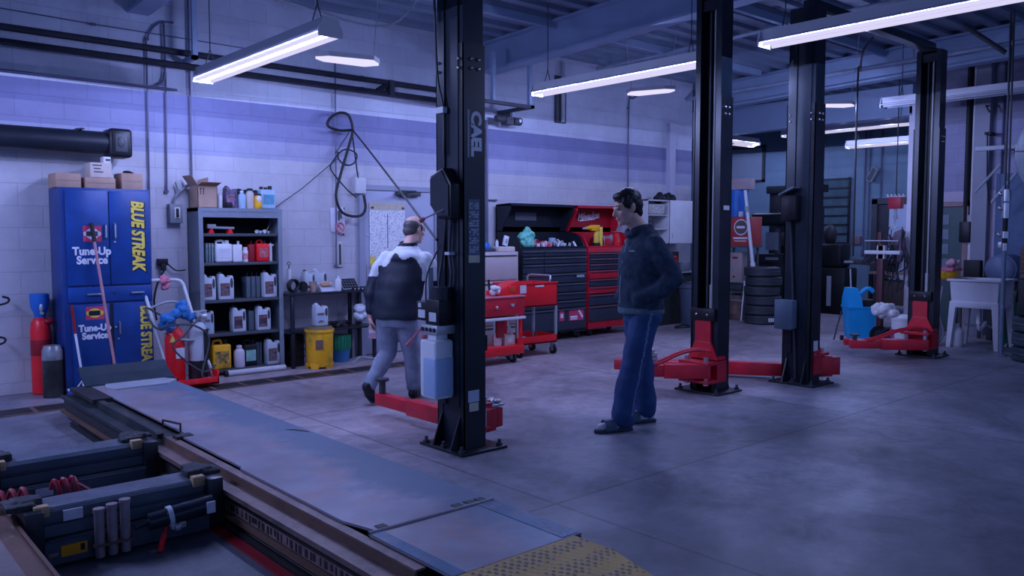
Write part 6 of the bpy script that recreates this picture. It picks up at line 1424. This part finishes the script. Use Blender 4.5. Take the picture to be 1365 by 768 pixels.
# mop bucket
t = thing('mop_bucket', 'cyan mop bucket with wringer on wheels', 'mop bucket', (10.98,5.27,0), -.85)
b = MB(); b.loft([[(-.15,-.14,.06),(.15,-.14,.06),(.15,.14,.06),(-.15,.14,.06)],[(-.18,-.18,.46),(.18,-.18,.46),(.18,.18,.46),(-.18,.18,.46)],[(-.19,-.19,.46),(.19,-.19,.46),(.19,.19,.46),(-.19,.19,.46)],[(-.195,-.195,.49),(.195,-.195,.49),(.195,.195,.49),(-.195,.195,.49)]]); b.build('bucket_body', CYAN, t, angle=20)
b = MB(); b.loft([[(-.19,-.17,.49),(-.0,-.17,.49),(-.0,.17,.49),(-.19,.17,.49)],[(-.19,-.15,.6),(-.01,-.15,.6),(-.01,.15,.6),(-.19,.15,.6)],[(-.17,-.12,.74),(-.06,-.12,.74),(-.06,.12,.74),(-.17,.12,.74)]]); b.build('wringer', CYAN, t, angle=20)
b = MB(); b.tube([(-.02,-.1,.66),(.04,-.1,.72),(.10,-.1,.73),(.15,-.1,.69)],.03,8,smooth=4); b.build('wringer_lever', CYAN, t)
b = MB(); b.box(-.02,.18,-.12,.12,.49,.58,.01); b.build('wringer_press', BLACK, t)
for x,y in ((-.18,-.15),(.18,-.15),(-.18,.15),(.18,.15)):
    b = MB(); b.cyl((x-.02,y,.035),(x+.02,y,.035),.035,n=12); b.build('caster', BLACK, t)
b = MB(); b.tube([(-.12,-.02,.7),(-.13,-.0,1.0)],.012,6); b.build('mop_handle', ALU, t)
b = MB(); b.tube([(-.23,-.0,.42),(-.29,-.02,.2),(-.33,-.02,.02)],.01,6); b.build('bucket_wire', DGREY, t)
t = thing('wheeled_dolly', 'low black wheeled dolly beside the mop bucket', 'dolly', (10.98,4.80,0), -.75)
for y in (-.16,.16):
    b = MB(); b.cyl((-.12,y,.12),(-.12,y+.04,.12),.12,n=24); w_ = b.build('wheel', BLACK, t)
    b = MB(); b.cyl((-.12,y-.004,.12),(-.12,y+.044,.12),.06,n=16); b.build('wheel_hub', DGREY, w_)
b = MB(); b.tube([(-.12,-.14,.12),(-.12,.16,.12)],.018,8); b.tube([(-.12,-.1,.12),(.25,-.1,.05),(.3,0,.05),(.25,.1,.05),(-.12,.1,.12)],.018,8); b.tube([(-.05,0,.1),(.1,0,.35),(.18,.0,.3)],.016,8); b.build('dolly_frame', BLKPL, t)
t = thing('white_bucket', 'white plastic bucket with pink label and rag at the rightmost lift arm', 'bucket', (10.86,4.62,0), 0)
b = MB(); b.lathe([(.13,0),(.135,.01),(.15,.36),(.16,.36),(.162,.39),(.15,.395)],n=28); b.build('bucket_body', WHITE, t)
b = MB(); b.M = Matrix.Rotation(2.44,4,'Z') @ Matrix.Rotation(1.5,4,'Z'); b.box(-.05,.05,-.152,-.143,.13,.24); lab(b.build('bucket_label', mat('magenta_label',(.42,.05,.22),.5,0,.3,20), t),'magenta label')
b = MB(); b.lathe([(.15,.395),(.12,.42),(.0,.43)],n=24); b.build('bucket_lid', WHITE, t)
rag('white rag heaped on the white bucket beside the rightmost lift post',(10.78,4.80,.47),.11,WHITE,n=9,sc=(1.0,1.3,.35))
# laundry sink
sk = thing('laundry_sink', 'white plastic laundry sink on four splayed legs', 'sink', (11.75,4.0,0), world=True)
SW = mat('laundry_white', (.66,.65,.70), .45, 0, .06, 5)
b = MB(); x0,x1,y0,y1 = 11.35,11.95,3.66,4.28
def ring(m, z): return [(x0+m,y0+m,z),(x1-m,y0+m,z),(x1-m,y1-m,z),(x0+m,y1-m,z)]
b.loft([ring(.04,.55),ring(.02,.86),ring(-.01,.865),ring(-.01,.89),ring(.03,.89),ring(.05,.6)]); b.build('tub', SW, sk, angle=20)
b = MB(); b.box(x0+.02,x1-.02,y0+.02,y1-.02,.52,.60,.006); b.build('tub_skirt', SW, sk)
for x,y in ((x0,y0),(x1,y0),(x1,y1),(x0,y1)):
    sx = 1 if x == x0 else -1; sy = 1 if y == y0 else -1
    b = MB(); b.loft([[(x+sx*.0,y+sy*.0,0),(x+sx*.05,y+sy*0,0),(x+sx*.05,y+sy*.05,0),(x,y+sy*.05,0)],[(x+sx*.02,y+sy*.02,.56),(x+sx*.10,y+sy*.02,.56),(x+sx*.10,y+sy*.10,.56),(x+sx*.02,y+sy*.10,.56)]])
    bmesh.ops.recalc_face_normals(b.bm, faces=b.bm.faces); b.build('leg', SW, sk, angle=20)
b = MB(); b.cyl((11.65,4.0,.52),(11.65,4.0,.3),.025,n=10); b.tube([(11.65,4.0,.3),(11.7,4.0,.22),(11.82,4.0,.25),(11.92,4.0,.3)],.022,8,smooth=4); b.build('drain_pipe', WHITE, sk)
t = thing('yellow_tub', 'yellow parts tub with red lid standing at the left end of the sink', 'tub', (11.62,4.42,.7), world=True)
b = MB(); b.lathe([(.12,.87),(.15,.9),(.17,.97),(.165,.985)],(11.62,4.42,0),24); b.build('tub_bowl', YEL, t)
b = MB(); b.box(11.45,11.78,4.26,4.58,.98,1.02,.01); lab(b.build('tub_lid', PINKR, t),'red slatted lid')
b = MB(); b.tube([(11.5,4.3,.0),(11.5,4.3,.86)],.012,6); b.tube([(11.74,4.3,0),(11.74,4.3,.86)],.012,6); b.tube([(11.5,4.54,0),(11.5,4.54,.86)],.012,6); b.tube([(11.74,4.54,0),(11.74,4.54,.86)],.012,6); b.box(11.47,11.77,4.28,4.56,.85,.87); b.build('tub_stand', DGREY, t)
rag('pinkish rags piled beside the yellow tub',(11.7,4.36,1.07),.06,mat('pinkish_rag',(.5,.3,.36),.8),sc=(1,1.3,.5))
b = MB(); rs = random.Random(4)
for k in range(6):
    y = 4.36+k*.035; b.tube([(11.4,y,.78),(11.36,y+.02,.45),(11.42,y-.02,.15),(11.34,y+.05,.012),(11.5,y+.1,.012)],.016,6,smooth=4)
tag(b.build('hose_hank', mat('grey_hose',(.22,.23,.27),.5,0,.3,8)),'hank of grey hoses hanging left of the sink','hoses')
t = thing('green_drum', 'dark green drum behind the sink legs', 'drum', (12.2,3.72,0), 0)
b = MB(); b.lathe([(.2,0),(.21,.02),(.205,.25),(.212,.27),(.205,.29),(.21,.55),(.2,.58)],n=28); b.build('drum_body', mat('deep_green',(.01,.11,.08),.5), t)
b = MB(); b.lathe([(.2,.58),(.05,.585)],n=28); b.build('drum_lid', GREEN, t)
b = MB(); b.lathe([(.07,0),(.08,.02),(.08,.2),(.03,.26),(.03,.3)],(11.5,4.2,0),18); tag(b.build('white_jug', OFFW),'white jug on the floor at the left sink leg','jug')
b = MB(); b.tube([(11.9,4.1,.3),(12.0,3.9,.2),(12.1,3.8,.05),(11.9,3.75,.012)],.014,6,smooth=5); b.tube([(11.6,4.15,.28),(11.8,4.1,.26),(12.0,4.05,.3)],.014,6); tag(b.build('pale_hose', OFFW),'pale hose curling under the sink','hose')
# tank, pipes, wall fittings on the pinkish wall
t = thing('round_tank', 'slate blue round tank behind the sink', 'tank', (12.6,4.02,.75), world=True)
b = MB(); b.cyl((12.45,4.02,.99),(12.85,4.02,.99),.2,n=28); b.ell((12.45,4.02,.99),(.06,.19,.19)); b.build('tank_body', mat('slate_tank',(.12,.16,.26),.45,0,.12,5), t)
b = MB(); b.box(12.4,12.9,3.85,4.2,.7,.8,.01); b.box(12.42,12.48,3.88,3.94,0,.7); b.box(12.42,12.48,4.1,4.16,0,.7); b.box(12.8,12.86,3.88,3.94,0,.7); b.box(12.8,12.86,4.1,4.16,0,.7); b.build('tank_stand', DGREY, t)
b = MB(); b.cyl((12.6,4.02,1.18),(12.6,4.02,1.3),.02,n=8); b.box(12.55,12.65,4.0,4.1,1.28,1.36,.006); b.build('tank_valve', ALU, t)
b = MB(); b.box(12.6,12.72,4.33,4.55,.86,1.1,.01); tag(b.build('black_can', BLACK),'black square can on the wall shelf behind the sink','can')
b = MB(); b.box(12.55,13.15,4.28,4.62,.83,.86); b.box(12.6,12.64,4.3,4.34,0,.83); b.box(12.6,12.64,4.56,4.6,0,.83); tag(b.build('wall_stand', DGREY),'narrow dark stand against the pinkish wall behind the sink','stand')
G = 'pipes on the pinkish wall'
b = MB(); b.tube([(13.1,4.72,1.6),(13.1,4.72,3.9)],.04,10); b.box(13.02,13.14,4.63,4.78,1.35,1.65,.01); tag(b.build('wall_riser', BLKPL),'thick black riser with box beside the wood framed door','pipe',G)
b = MB(); b.tube([(13.11,4.66,.9),(13.11,4.66,1.36)],.03,8); b.tube([(13.12,4.66,1.66),(13.12,4.66,3.9)],.014,8); tag(b.build('wall_riser', WHITE),'white pipe below the black riser box','pipe',G)
b = MB(); b.box(13.05,13.12,4.60,4.68,1.5,1.75,.008); tag(b.build('wall_switch', MGREY),'pale switch on the side of the black riser box','switch')
b = MB(); b.tube([(13.13,4.28,1.2),(13.13,4.28,3.9)],.012,6); b.tube([(13.13,4.24,1.2),(13.13,4.24,3.9)],.012,6); tag(b.build('wall_riser', DKC),'pair of thin lines on the wall left of the slate window','pipe',G)
t = thing('shelf_bracket', 'steel swing bracket with struts on the pinkish wall', 'bracket', (12.9,4.2,2.0), world=True)
b = MB(); b.box(12.5,13.15,4.0,4.05,2.62,2.68,.004); b.box(12.5,12.56,3.55,4.42,2.62,2.68,.004); b.build('bracket_arm', MGREY, t)
b = MB(); b.tube([(12.55,4.42,2.05),(12.55,4.1,2.42)],.02,6); b.tube([(12.55,4.2,1.9),(12.55,3.9,2.3)],.02,6); b.build('bracket_strut', MGREY, t)
b = MB(); b.tube([(13.12,4.4,2.9),(12.9,4.4,2.9),(12.9,4.38,2.2),(12.95,4.36,1.9)],.01,6); b.tube([(13.12,4.45,3.3),(12.95,4.45,3.3),(12.95,4.4,3.2)],.012,6); b.box(12.9,13.1,4.36,4.44,2.88,2.92); b.build('bracket_wire', BLACK, t)
# hose drop with silver couplings
t = thing('air_drop', 'hanging pole with silver couplings in front of the slate window', 'air line', (11.0,3.52,0), world=True)
b = MB(); b.tube([(11.0,3.535,2.0),(11.0,3.545,4.1)],.012,8); b.tube([(11.0,3.50,2.0),(11.0,3.51,4.1)],.012,8); b.build('drop_lines', DGREY, t)
b = MB(); b.cyl((11.0,3.52,2.0),(11.0,3.52,1.86),.05,n=16); b.cyl((11.0,3.52,1.84),(11.0,3.52,1.66),.045,n=16); b.cyl((11.0,3.52,1.5),(11.0,3.52,1.42),.05,n=16); b.cyl((11.0,3.52,1.36),(11.0,3.52,1.27),.035,n=16)
for z in (1.95,1.78,1.46): b.ell((11.0-.02,3.52+.05,z),(.03,.03,.03))
b.build('couplings', CHROME, t)
b = MB(); b.cyl((11.0,3.52,1.66),(11.0,3.52,1.27),.028,n=12); b.build('coupling_core', BLACK, t)
b = MB(); b.cyl((11.0,3.52,1.27),(11.0,3.51,.02),.024,n=12); b.cyl((11.0,3.51,0),(11.0,3.51,.02),.07,n=14); b.build('drop_pole', mat('slate_pole',(.16,.22,.3),.4), t)
# big rounded grey shell at the right edge
t = thing('rounded_hood', 'big pale grey rounded hood cut off by the right edge', 'hood', (11.0,3.1,1.9), world=True)
P = []
for k in range(13):
    a = PI*.5+PI*k/12; P.append((3.22+.28*math.cos(a)*-1*-1, 2.42+.52*math.sin(a-.0)))
b = MB(); HM = mat('grey_hood_skin', (.24,.28,.34), .45, 0, .08, 3)
b.ell((11.05,3.04,2.42),(.18,.42,.53),n=32); b.build('hood_shell', HM, t)
b = MB(); b.tube([(10.868+.18*(1-math.sqrt(max(0,1-(.98*math.cos(a))**2))),3.04+.41*math.cos(a),2.40+.05*math.cos(a)) for a in [PI*k/14 for k in range(15)]],.008,6); b.build('hood_seam', DGREY, t)
b = MB(); b.tube([(11.05,3.1,2.94),(11.05,3.1,4.1)],.015,6); b.build('hood_hanger', DGREY, t)
# tyres and a dark machine at the right edge
for k in range(3):
    t = thing('tyre', ['lowest tyre at the right edge below the dark machine','second tyre from the floor at the right edge','topmost tyre at the right edge under the dark machine'][k], 'tyre', (10.86,3.02,k*.172), k*.4, 'tyres at the right edge')
    tyre_mesh(.33,.17).build('tyre_carcass', mat('wet_tyre_rubber',(.03,.045,.06),.45,0,.25,8), t)
t = thing('dark_compressor', 'black machine with green lid on the tyres at the right edge', 'machine', (10.86,3.0,.52), world=True)
b = MB(); b.box(10.66,11.1,2.75,3.26,.517,.95,.03,seg=3); b.cyl((10.75,3.27,.75),(10.75,3.29,.75),.08,n=16); b.build('machine_body', BLACK, t)
b = MB(); b.box(10.68,11.08,2.77,3.24,.95,1.0,.01); b.box(10.65,10.66,2.9,3.1,.6,.85); b.build('machine_panel', DGREY, t)
b = MB(); b.box(10.68,11.08,2.8,3.2,1.0,1.22,.03,seg=3); lab(b.build('machine_lid', mat('mint_lid',(.06,.4,.33),.45,0,.1,5), t),'mint green lid')
b = MB(); b.ell((10.8,3.12,1.1),(.1,.09,.12)); b.build('machine_hose', BLACK, t)
t = thing('brown_crate', 'brown wooden crate behind the dark machine at the right edge', 'crate', (11.7,3.2,1.0), world=True)
b = MB(); b.box(11.5,11.9,3.05,3.5,.9,1.3,.01); b.box(11.52,11.56,3.07,3.11,0,.9); b.box(11.84,11.88,3.07,3.11,0,.9); b.box(11.52,11.56,3.44,3.48,0,.9); b.box(11.84,11.88,3.44,3.48,0,.9); b.build('crate_body', mat('dim_crate_wood',(.16,.09,.08),.7,0,.2,8), t)
b = MB()
for z in (1.0,1.12,1.24): b.box(11.495,11.5,3.05,3.5,z,z+.012)
b.build('crate_slats', CARDIN, t)
# ------------------------------------------------------------------ people
SKIN = mat('skin', (.74,.43,.34), .5, 0, .08, 14, spec=.35)
def head(b, M, s=1.):
    k = b.M; b.M = M @ Matrix.Scale(s,4)
    b.ell((0,-.014,.036),(.075,.096,.082),n=24); b.ell((0,.028,-.03),(.058,.064,.078),n=20); b.ell((0,.038,-.078),(.046,.05,.036),n=16)
    b.ell((0,.078,-.098),(.02,.016,.016)); b.cap((0,.090,.008),.009,(0,.110,-.026),.0125); b.ell((-.011,.098,-.030),.009); b.ell((.011,.098,-.030),.009)
    b.cap((-.034,.080,.020),.011,(.034,.080,.020),.011); b.ell((0,.088,-.055),(.022,.010,.006)); b.ell((0,.086,-.067),(.019,.010,.007))
    b.ell((-.04,.058,-.018),(.022,.024,.02)); b.ell((.04,.058,-.018),(.022,.024,.02))
    for q in (-1,1):
        b.ell((q*.076,-.008,-.004),(.009,.021,.032),rot=(.15,0,q*.25)); b.ell((q*.073,.0,-.022),(.008,.012,.014))
    b.M = k
def face_bits(parent, M, s, brow):
    b = MB(); b.M = M @ Matrix.Scale(s,4)
    for q in (-1,1): b.cap((q*.016,.0875,.030),.0045,(q*.046,.077,.030),.0035,n=8)
    b.build('eyebrow', brow, parent)
    b = MB(); b.M = M @ Matrix.Scale(s,4)
    for q in (-1,1): b.ell((q*.031,.0745,.003),(.012,.009,.0045),n=10)
    b.build('eye', mat('eye_white',(.35,.33,.34),.3), parent)
    b = MB(); b.M = M @ Matrix.Scale(s,4)
    for q in (-1,1): b.ell((q*.031,.0815,.002),(.005,.004,.0045),n=8); b.cap((q*.02,.085,.0085),.0028,(q*.043,.080,.0085),.0025,n=6)
    b.build('iris', mat('dark_iris',(.02,.015,.015),.3), parent)
    b = MB(); b.M = M @ Matrix.Scale(s,4); b.cap((-.017,.0945,-.0605),.0035,(.017,.0945,-.0605),.0035,n=8); b.build('mouth', mat('lip',(.32,.14,.13),.5), parent)
def hand(b, M, thumb=1, curl=.5):
    """palm hangs along -z from the wrist, fingers curl towards +y, thumb on the +x*thumb side"""
    k = b.M; b.M = M
    b.ell((0,0,-.05),(.040,.017,.052)); b.cap((0,0,.02),.025,(0,0,-.03),.024)
    for i,(x,L) in enumerate(((.029*thumb,.068),(.010*thumb,.078),(-.009*thumb,.072),(-.027*thumb,.056))):
        p = Vector((x,0,-.088)); a = curl*.5
        for seg,(f,r) in enumerate(((.45,.0095),(.32,.0088),(.23,.008))):
            q = p+Vector((0,math.sin(a)*L*f,-math.cos(a)*L*f)); b.cap(tuple(p),r,tuple(q),r*.93,n=8); p = q; a += curl*.75
    p = Vector((.034*thumb,.002,-.03)); q = p+Vector((.026*thumb,.016,-.03)); r = q+Vector((.004*thumb,.018,-.028))
    b.cap(tuple(p),.013,tuple(q),.0105,n=8); b.cap(tuple(q),.0105,tuple(r),.009,n=8)
    b.M = k
def rings(b, secs, n=28):
    out = []
    for (x,y,z,rx,ry) in secs: out.append([(x+rx*math.cos(2*PI*k/n),y+ry*math.sin(2*PI*k/n),z) for k in range(n)])
    b.loft(out)
def limb(b, pts, n=14): b.chain(pts, n=n)

# ---- man in dark fleece, hands in pockets, looking down
P1 = thing('person', 'standing man in dark fleece jacket and blue track pants, head bowed, hands in pockets', 'person', (4.845,4.06,0), math.radians(67))
HM1 = Matrix.Translation((0,.085,1.668)) @ Matrix.Rotation(.0,4,'Z') @ Matrix.Rotation(-.26,4,'X')
b = MB(); head(b, HM1, 1.08)
b.cap((0,-.055,1.45),.066,(0,.045,1.60),.060)
rings(b,[(0,-.05,.90,.15,.105),(0,-.05,1.05,.145,.10),(0,-.05,1.28,.165,.11),(0,-.06,1.40,.16,.085),(0,-.055,1.47,.075,.065)])
for q in (-1,1):
    limb(b,[((q*.175,-.06,1.385),.056),((q*.265,-.16,1.15),.042),((q*.16,.0,1.02),.03)])
    hand(b, Matrix.Translation((q*.135,.005,1.02)) @ Matrix.Rotation(.25,4,'X'), thumb=-q, curl=.5)
limb(b,[((-.09,-.05,.9),.085),((-.10,.08,.5),.056),((-.10,.16,.1),.038)]); limb(b,[((.09,-.05,.9),.085),((.09,-.07,.5),.056),((.09,-.14,.1),.038)])
b.cap((-.10,.16,.09),.036,(-.115,.31,.04),.03); b.cap((.09,-.14,.09),.036,(.095,.02,.04),.03)
body = skin('body', b, SKIN, P1, .0075, 3)
face_bits(body, HM1, 1.08, mat('black_hair',(.012,.011,.013),.5,0,.3,40))
b = MB(); b.M = HM1 @ Matrix.Scale(1.08,4)
b.ell((0,-.021,.054),(.0815,.099,.080),n=28); b.ell((0,-.045,.012),(.0785,.076,.075),n=24); b.ell((0,.038,.090),(.062,.042,.032),n=20); b.ell((0,-.068,-.045),(.056,.038,.045),n=16)
for q in (-1,1): b.ell((q*.064,.012,.045),(.019,.045,.05)); b.cap((q*.073,.012,.03),.010,(q*.074,.016,-.005),.007)
hm = blob(b,.0065,2)
from mathutils import noise as NZ
for v in hm.vertices: v.co += v.normal*.004*NZ.noise(v.co*60)
lab(link('hair', hm, [mat('black_hair',(.012,.011,.013))], P1, 180),'short black hair')
FLE = mat('dark_teal_fleece', (.036,.058,.088), .85, 0, .35, 22, .15, spec=.15); HEMM = mat('grey_teal_hem', (.09,.15,.18), .85, 0, .15, 20)
b = MB()
rings(b,[(0,-.035,.865,.21,.165),(0,-.035,.90,.213,.167),(0,-.03,1.05,.212,.162),(0,-.03,1.2,.217,.16),(0,-.04,1.32,.222,.155),(0,-.06,1.41,.205,.13),(0,-.06,1.465,.145,.10),(0,-.05,1.52,.085,.082)])
for q in (-1,1):
    limb(b,[((q*.165,-.065,1.385),.084),((q*.22,-.10,1.28),.084),((q*.268,-.165,1.15),.075),((q*.25,-.08,1.07),.07),((q*.18,.02,1.01),.058)])
    b.ell((q*.15,.05,.985),(.055,.06,.06))
b.ell((0,-.11,1.47),(.11,.05,.055)); b.cap((-.06,-.075,1.525),.03,(.06,-.075,1.525),.03); b.cap((-.07,-.03,1.52),.028,(-.05,.05,1.49),.026); b.cap((.07,-.03,1.52),.028,(.05,.05,1.49),.026); b.cap((-.05,.05,1.485),.026,(-.005,.075,1.455),.022); b.cap((.05,.05,1.485),.026,(.005,.075,1.455),.022)
lab(skin('fleece_jacket', b, [FLE,HEMM], P1, .0095, 4, .011, 7, paint=lambda c: 1 if c.z < .912+c.y*.05 else 0),'dark teal fleece jacket with paler hem')
b = MB(); b.tube([(-.005,.075,1.43),(-.004,.113,1.3),(0,.135,1.1),(0,.137,.95)],.004,6,smooth=3); b.box(-.009,.001,.075,.10,1.40,1.43); b.build('zipper', ALU, P1)
b = MB(); b.M = Matrix.Translation((-.105,.092,1.34)) @ Matrix.Rotation(.75,4,'Z'); b.box(-.02,.02,-.004,.006,0,.008); b.build('chest_logo', WHITE, P1)
TRK = mat('blue_track_cloth', (.02,.06,.17), .7, 0, .2, 9, .1); STR = mat('pale_blue_stripe', (.12,.2,.34), .7)
b = MB()
rings(b,[(0,-.045,.80,.185,.135),(0,-.05,.88,.19,.14),(0,-.05,.95,.18,.13)])
limb(b,[((-.095,-.04,.86),.112),((-.10,.02,.68),.106),((-.105,.08,.5),.094),((-.105,.125,.3),.088),((-.108,.155,.12),.09)]); limb(b,[((.095,-.05,.86),.112),((.093,-.07,.68),.104),((.09,-.09,.5),.092),((.09,-.115,.3),.088),((.09,-.135,.12),.09)])
b.cap((-.11,.165,.10),.08,(-.11,.135,.085),.072); b.cap((.09,-.13,.10),.078,(.09,-.155,.085),.07)
def stripe(c):
    return 1 if (c.x < -.155 and abs(c.y-(.03+.18*(.6-c.z))) < .009 and c.z > .12) else 0
lab(skin('track_pants', b, [TRK,STR], P1, .0095, 5, .013, 6.5, paint=stripe),'blue track pants with a pale side stripe')
SOCK = mat('white_sock', (.62,.6,.62), .8); SLD = mat('dark_slide_rubber', (.03,.04,.06), .5, 0, .15, 10)
for (ax,ay,yaw) in ((-.108,.16,.05),(.09,-.14,0)):
    T = Matrix.Translation((ax,ay,0)) @ Matrix.Rotation(yaw,4,'Z')
    b = MB(); b.M = T; b.cap((0,-.035,.055),.038,(0,.09,.048),.036); b.cap((0,.09,.05),.036,(-.005,.185,.042),.03); b.ell((0,0,.09),(.04,.045,.05)); s_ = skin('foot_sock', b, SOCK, P1, .008, 3); lab(s_,'white sock')
    b = MB(); b.M = T
    O = [(-.034,-.075),(.034,-.075),(.042,-.02),(.042,.06),(.05,.14),(.036,.215),(.0,.238),(-.04,.215),(-.052,.14),(-.04,.06),(-.042,-.02)]
    b.prism(O,'z',.001,.026,bv=.005); sl = b.build('slide_sole', SLD, P1); lab(sl,'dark slide sandal')
    b = MB(); b.M = T; R0 = [(-.056,.02),(-.05,.065),(-.025,.093),(.02,.095),(.046,.068),(.053,.02),(.047,.02),(.041,.06),(.016,.086),(-.022,.084),(-.044,.06),(-.05,.02)]
    b.prism(R0,'y',.07,.16,bv=.002); b.build('slide_strap', mat('slate_strap',(.07,.10,.15),.55), sl)

# ---- older man walking away behind the nearest post
P2 = thing('person', 'balding man in black jacket with white shoulders and grey jeans walking away', 'person', (3.99,6.10,0), math.radians(-54))
HM2 = Matrix.Translation((.125,.235,1.508)) @ Matrix.Rotation(-.55,4,'Z') @ Matrix.Rotation(-.18,4,'X')
b = MB(); head(b, HM2, 1.0)
b.cap((.1,.12,1.34),.06,(.12,.21,1.46),.055)
rings(b,[(.03,.0,.74,.15,.11),(.04,.02,.9,.14,.10),(.08,.06,1.12,.165,.11),(.09,.09,1.27,.15,.085),(.1,.12,1.36,.075,.065)])
limb(b,[((-.10,.08,1.25),.055),((-.205,.02,.98),.042),((-.205,-.01,.77),.03)]); limb(b,[((.27,.10,1.25),.055),((.36,.2,1.0),.042),((.31,.42,.98),.03)])
hand(b, Matrix.Translation((-.205,-.012,.75)) @ Matrix.Rotation(.1,4,'X') @ Matrix.Rotation(-1.2,4,'Z'), thumb=1, curl=.8)
hand(b, Matrix.Translation((.31,.42,.98)) @ Matrix.Rotation(1.6,4,'X'), thumb=-1, curl=.7)
limb(b,[((-.06,0,.76),.085),((-.06,.03,.42),.056),((-.145,-.235,.15),.038)]); limb(b,[((.11,.01,.76),.085),((.14,.09,.42),.056),((.14,.13,.1),.038)])
b.cap((-.145,-.235,.14),.036,(-.13,-.19,.06),.03); b.cap((.14,.13,.09),.036,(.15,.28,.04),.03)
body = skin('body', b, SKIN, P2, .0075, 3)
face_bits(body, HM2, 1.0, mat('grey_hair',(.10,.085,.085),.6,0,.3,60))
b = MB(); b.M = HM2
b.ell((0,-.032,.03),(.079,.084,.066),n=24); b.ell((0,-.055,-.02),(.068,.058,.055),n=20)
for q in (-1,1): b.ell((q*.066,.012,.02),(.013,.03,.035))
hm = blob(b,.0065,2)
lab(link('hair', hm, [mat('grey_hair',(.10,.085,.085))], P2, 180),'cropped grey hair')
JK1 = mat('black_navy_jacket', (.014,.02,.036), .55, 0, .25, 7, .1, spec=.35); JKW = mat('white_jacket_yoke', (.70,.72,.75), .7, 0, .06, 10)
b = MB()
rings(b,[(.03,.0,.73,.205,.155),(.03,.0,.78,.21,.158),(.05,.03,.95,.215,.16),(.07,.055,1.1,.222,.155),(.08,.08,1.22,.21,.135),(.09,.10,1.29,.17,.11),(.1,.12,1.345,.105,.09),(.105,.135,1.39,.078,.075)])
limb(b,[((-.085,.085,1.245),.078),((-.15,.06,1.12),.078),((-.205,.02,.97),.068),((-.205,-.005,.80),.056)]); limb(b,[((.265,.10,1.245),.078),((.32,.15,1.12),.074),((.365,.2,1.0),.068),((.335,.33,.985),.058)])
b.ell((.09,.03,1.25),(.15,.09,.08))
def yoke(c):
    d = abs(c.x-.09)
    arm = (c.x < -.13 or c.x > .27)
    if arm: return 1 if c.z > (1.10 if c.x < 0 else 1.06) else 0
    zl = 1.275-.75*max(0,d-.06)+.03*math.sin(c.x*38)
    return 1 if (c.z > zl and c.z < 1.362) else 0
lab(skin('work_jacket', b, [JK1,JKW], P2, .0095, 5, .016, 6, paint=yoke),'black jacket with white yoke and upper sleeves')
b = MB(); b.tube([(.105+.072*math.cos(a),.135+.07*math.sin(a),1.39+.012*math.sin(a)) for a in [2*PI*k/16 for k in range(16)]],.014,8,closed=True); b.build('collar', JK1, P2)
JEAN = mat('grey_blue_denim', (.25,.28,.36), .85, 0, .2, 10, .15)
b = MB()
rings(b,[(.03,.0,.66,.165,.125),(.03,.0,.74,.17,.13),(.03,.0,.80,.16,.12)])
limb(b,[((-.055,.0,.72),.105),((-.06,.03,.55),.09),((-.065,.035,.42),.078),((-.105,-.10,.28),.068),((-.14,-.215,.175),.064)]); limb(b,[((.115,.01,.72),.105),((.125,.06,.55),.09),((.14,.09,.42),.078),((.14,.115,.25),.07),((.14,.125,.12),.07)])
lab(skin('jeans', b, JEAN, P2, .0095, 5, .012, 7),'grey blue jeans')
SHO = mat('black_shoe_leather', (.012,.012,.016), .4, 0, .2, 8)
b = MB(); b.cap((-.145,-.245,.16),.048,(-.135,-.215,.10),.048); b.cap((-.135,-.225,.10),.047,(-.125,-.175,.045),.04); lab(skin('shoe', b, SHO, P2, .008, 3),'black shoe, heel raised')
b = MB(); b.M = Matrix.Translation((.143,.13,0)); b.cap((0,-.03,.05),.044,(.0,.1,.046),.042); b.cap((0,.1,.046),.042,(.008,.19,.038),.034); b.ell((0,0,.09),(.045,.05,.05)); lab(skin('shoe', b, SHO, P2, .008, 3),'black shoe flat on the floor')
# papers held in the hanging hand
t = thing('paper_slip', 'pink and white paper held in the walking man\'s hanging hand', 'paper', (3.880,6.262,.545), world=True)
b = MB(); b.M = Matrix.Translation((3.880,6.262,.545)) @ Matrix.Rotation(-.9,4,'Z'); b.box(-.035,.035,-.003,.003,0,.115); b.build('sheet', mat('pink_paper',(.62,.36,.42),.7), t)
b = MB(); b.M = Matrix.Translation((3.880,6.262,.545)) @ Matrix.Rotation(-.9,4,'Z'); b.box(-.03,.03,-.005,-.003,.05,.08); b.build('print_block', WHITE, t)
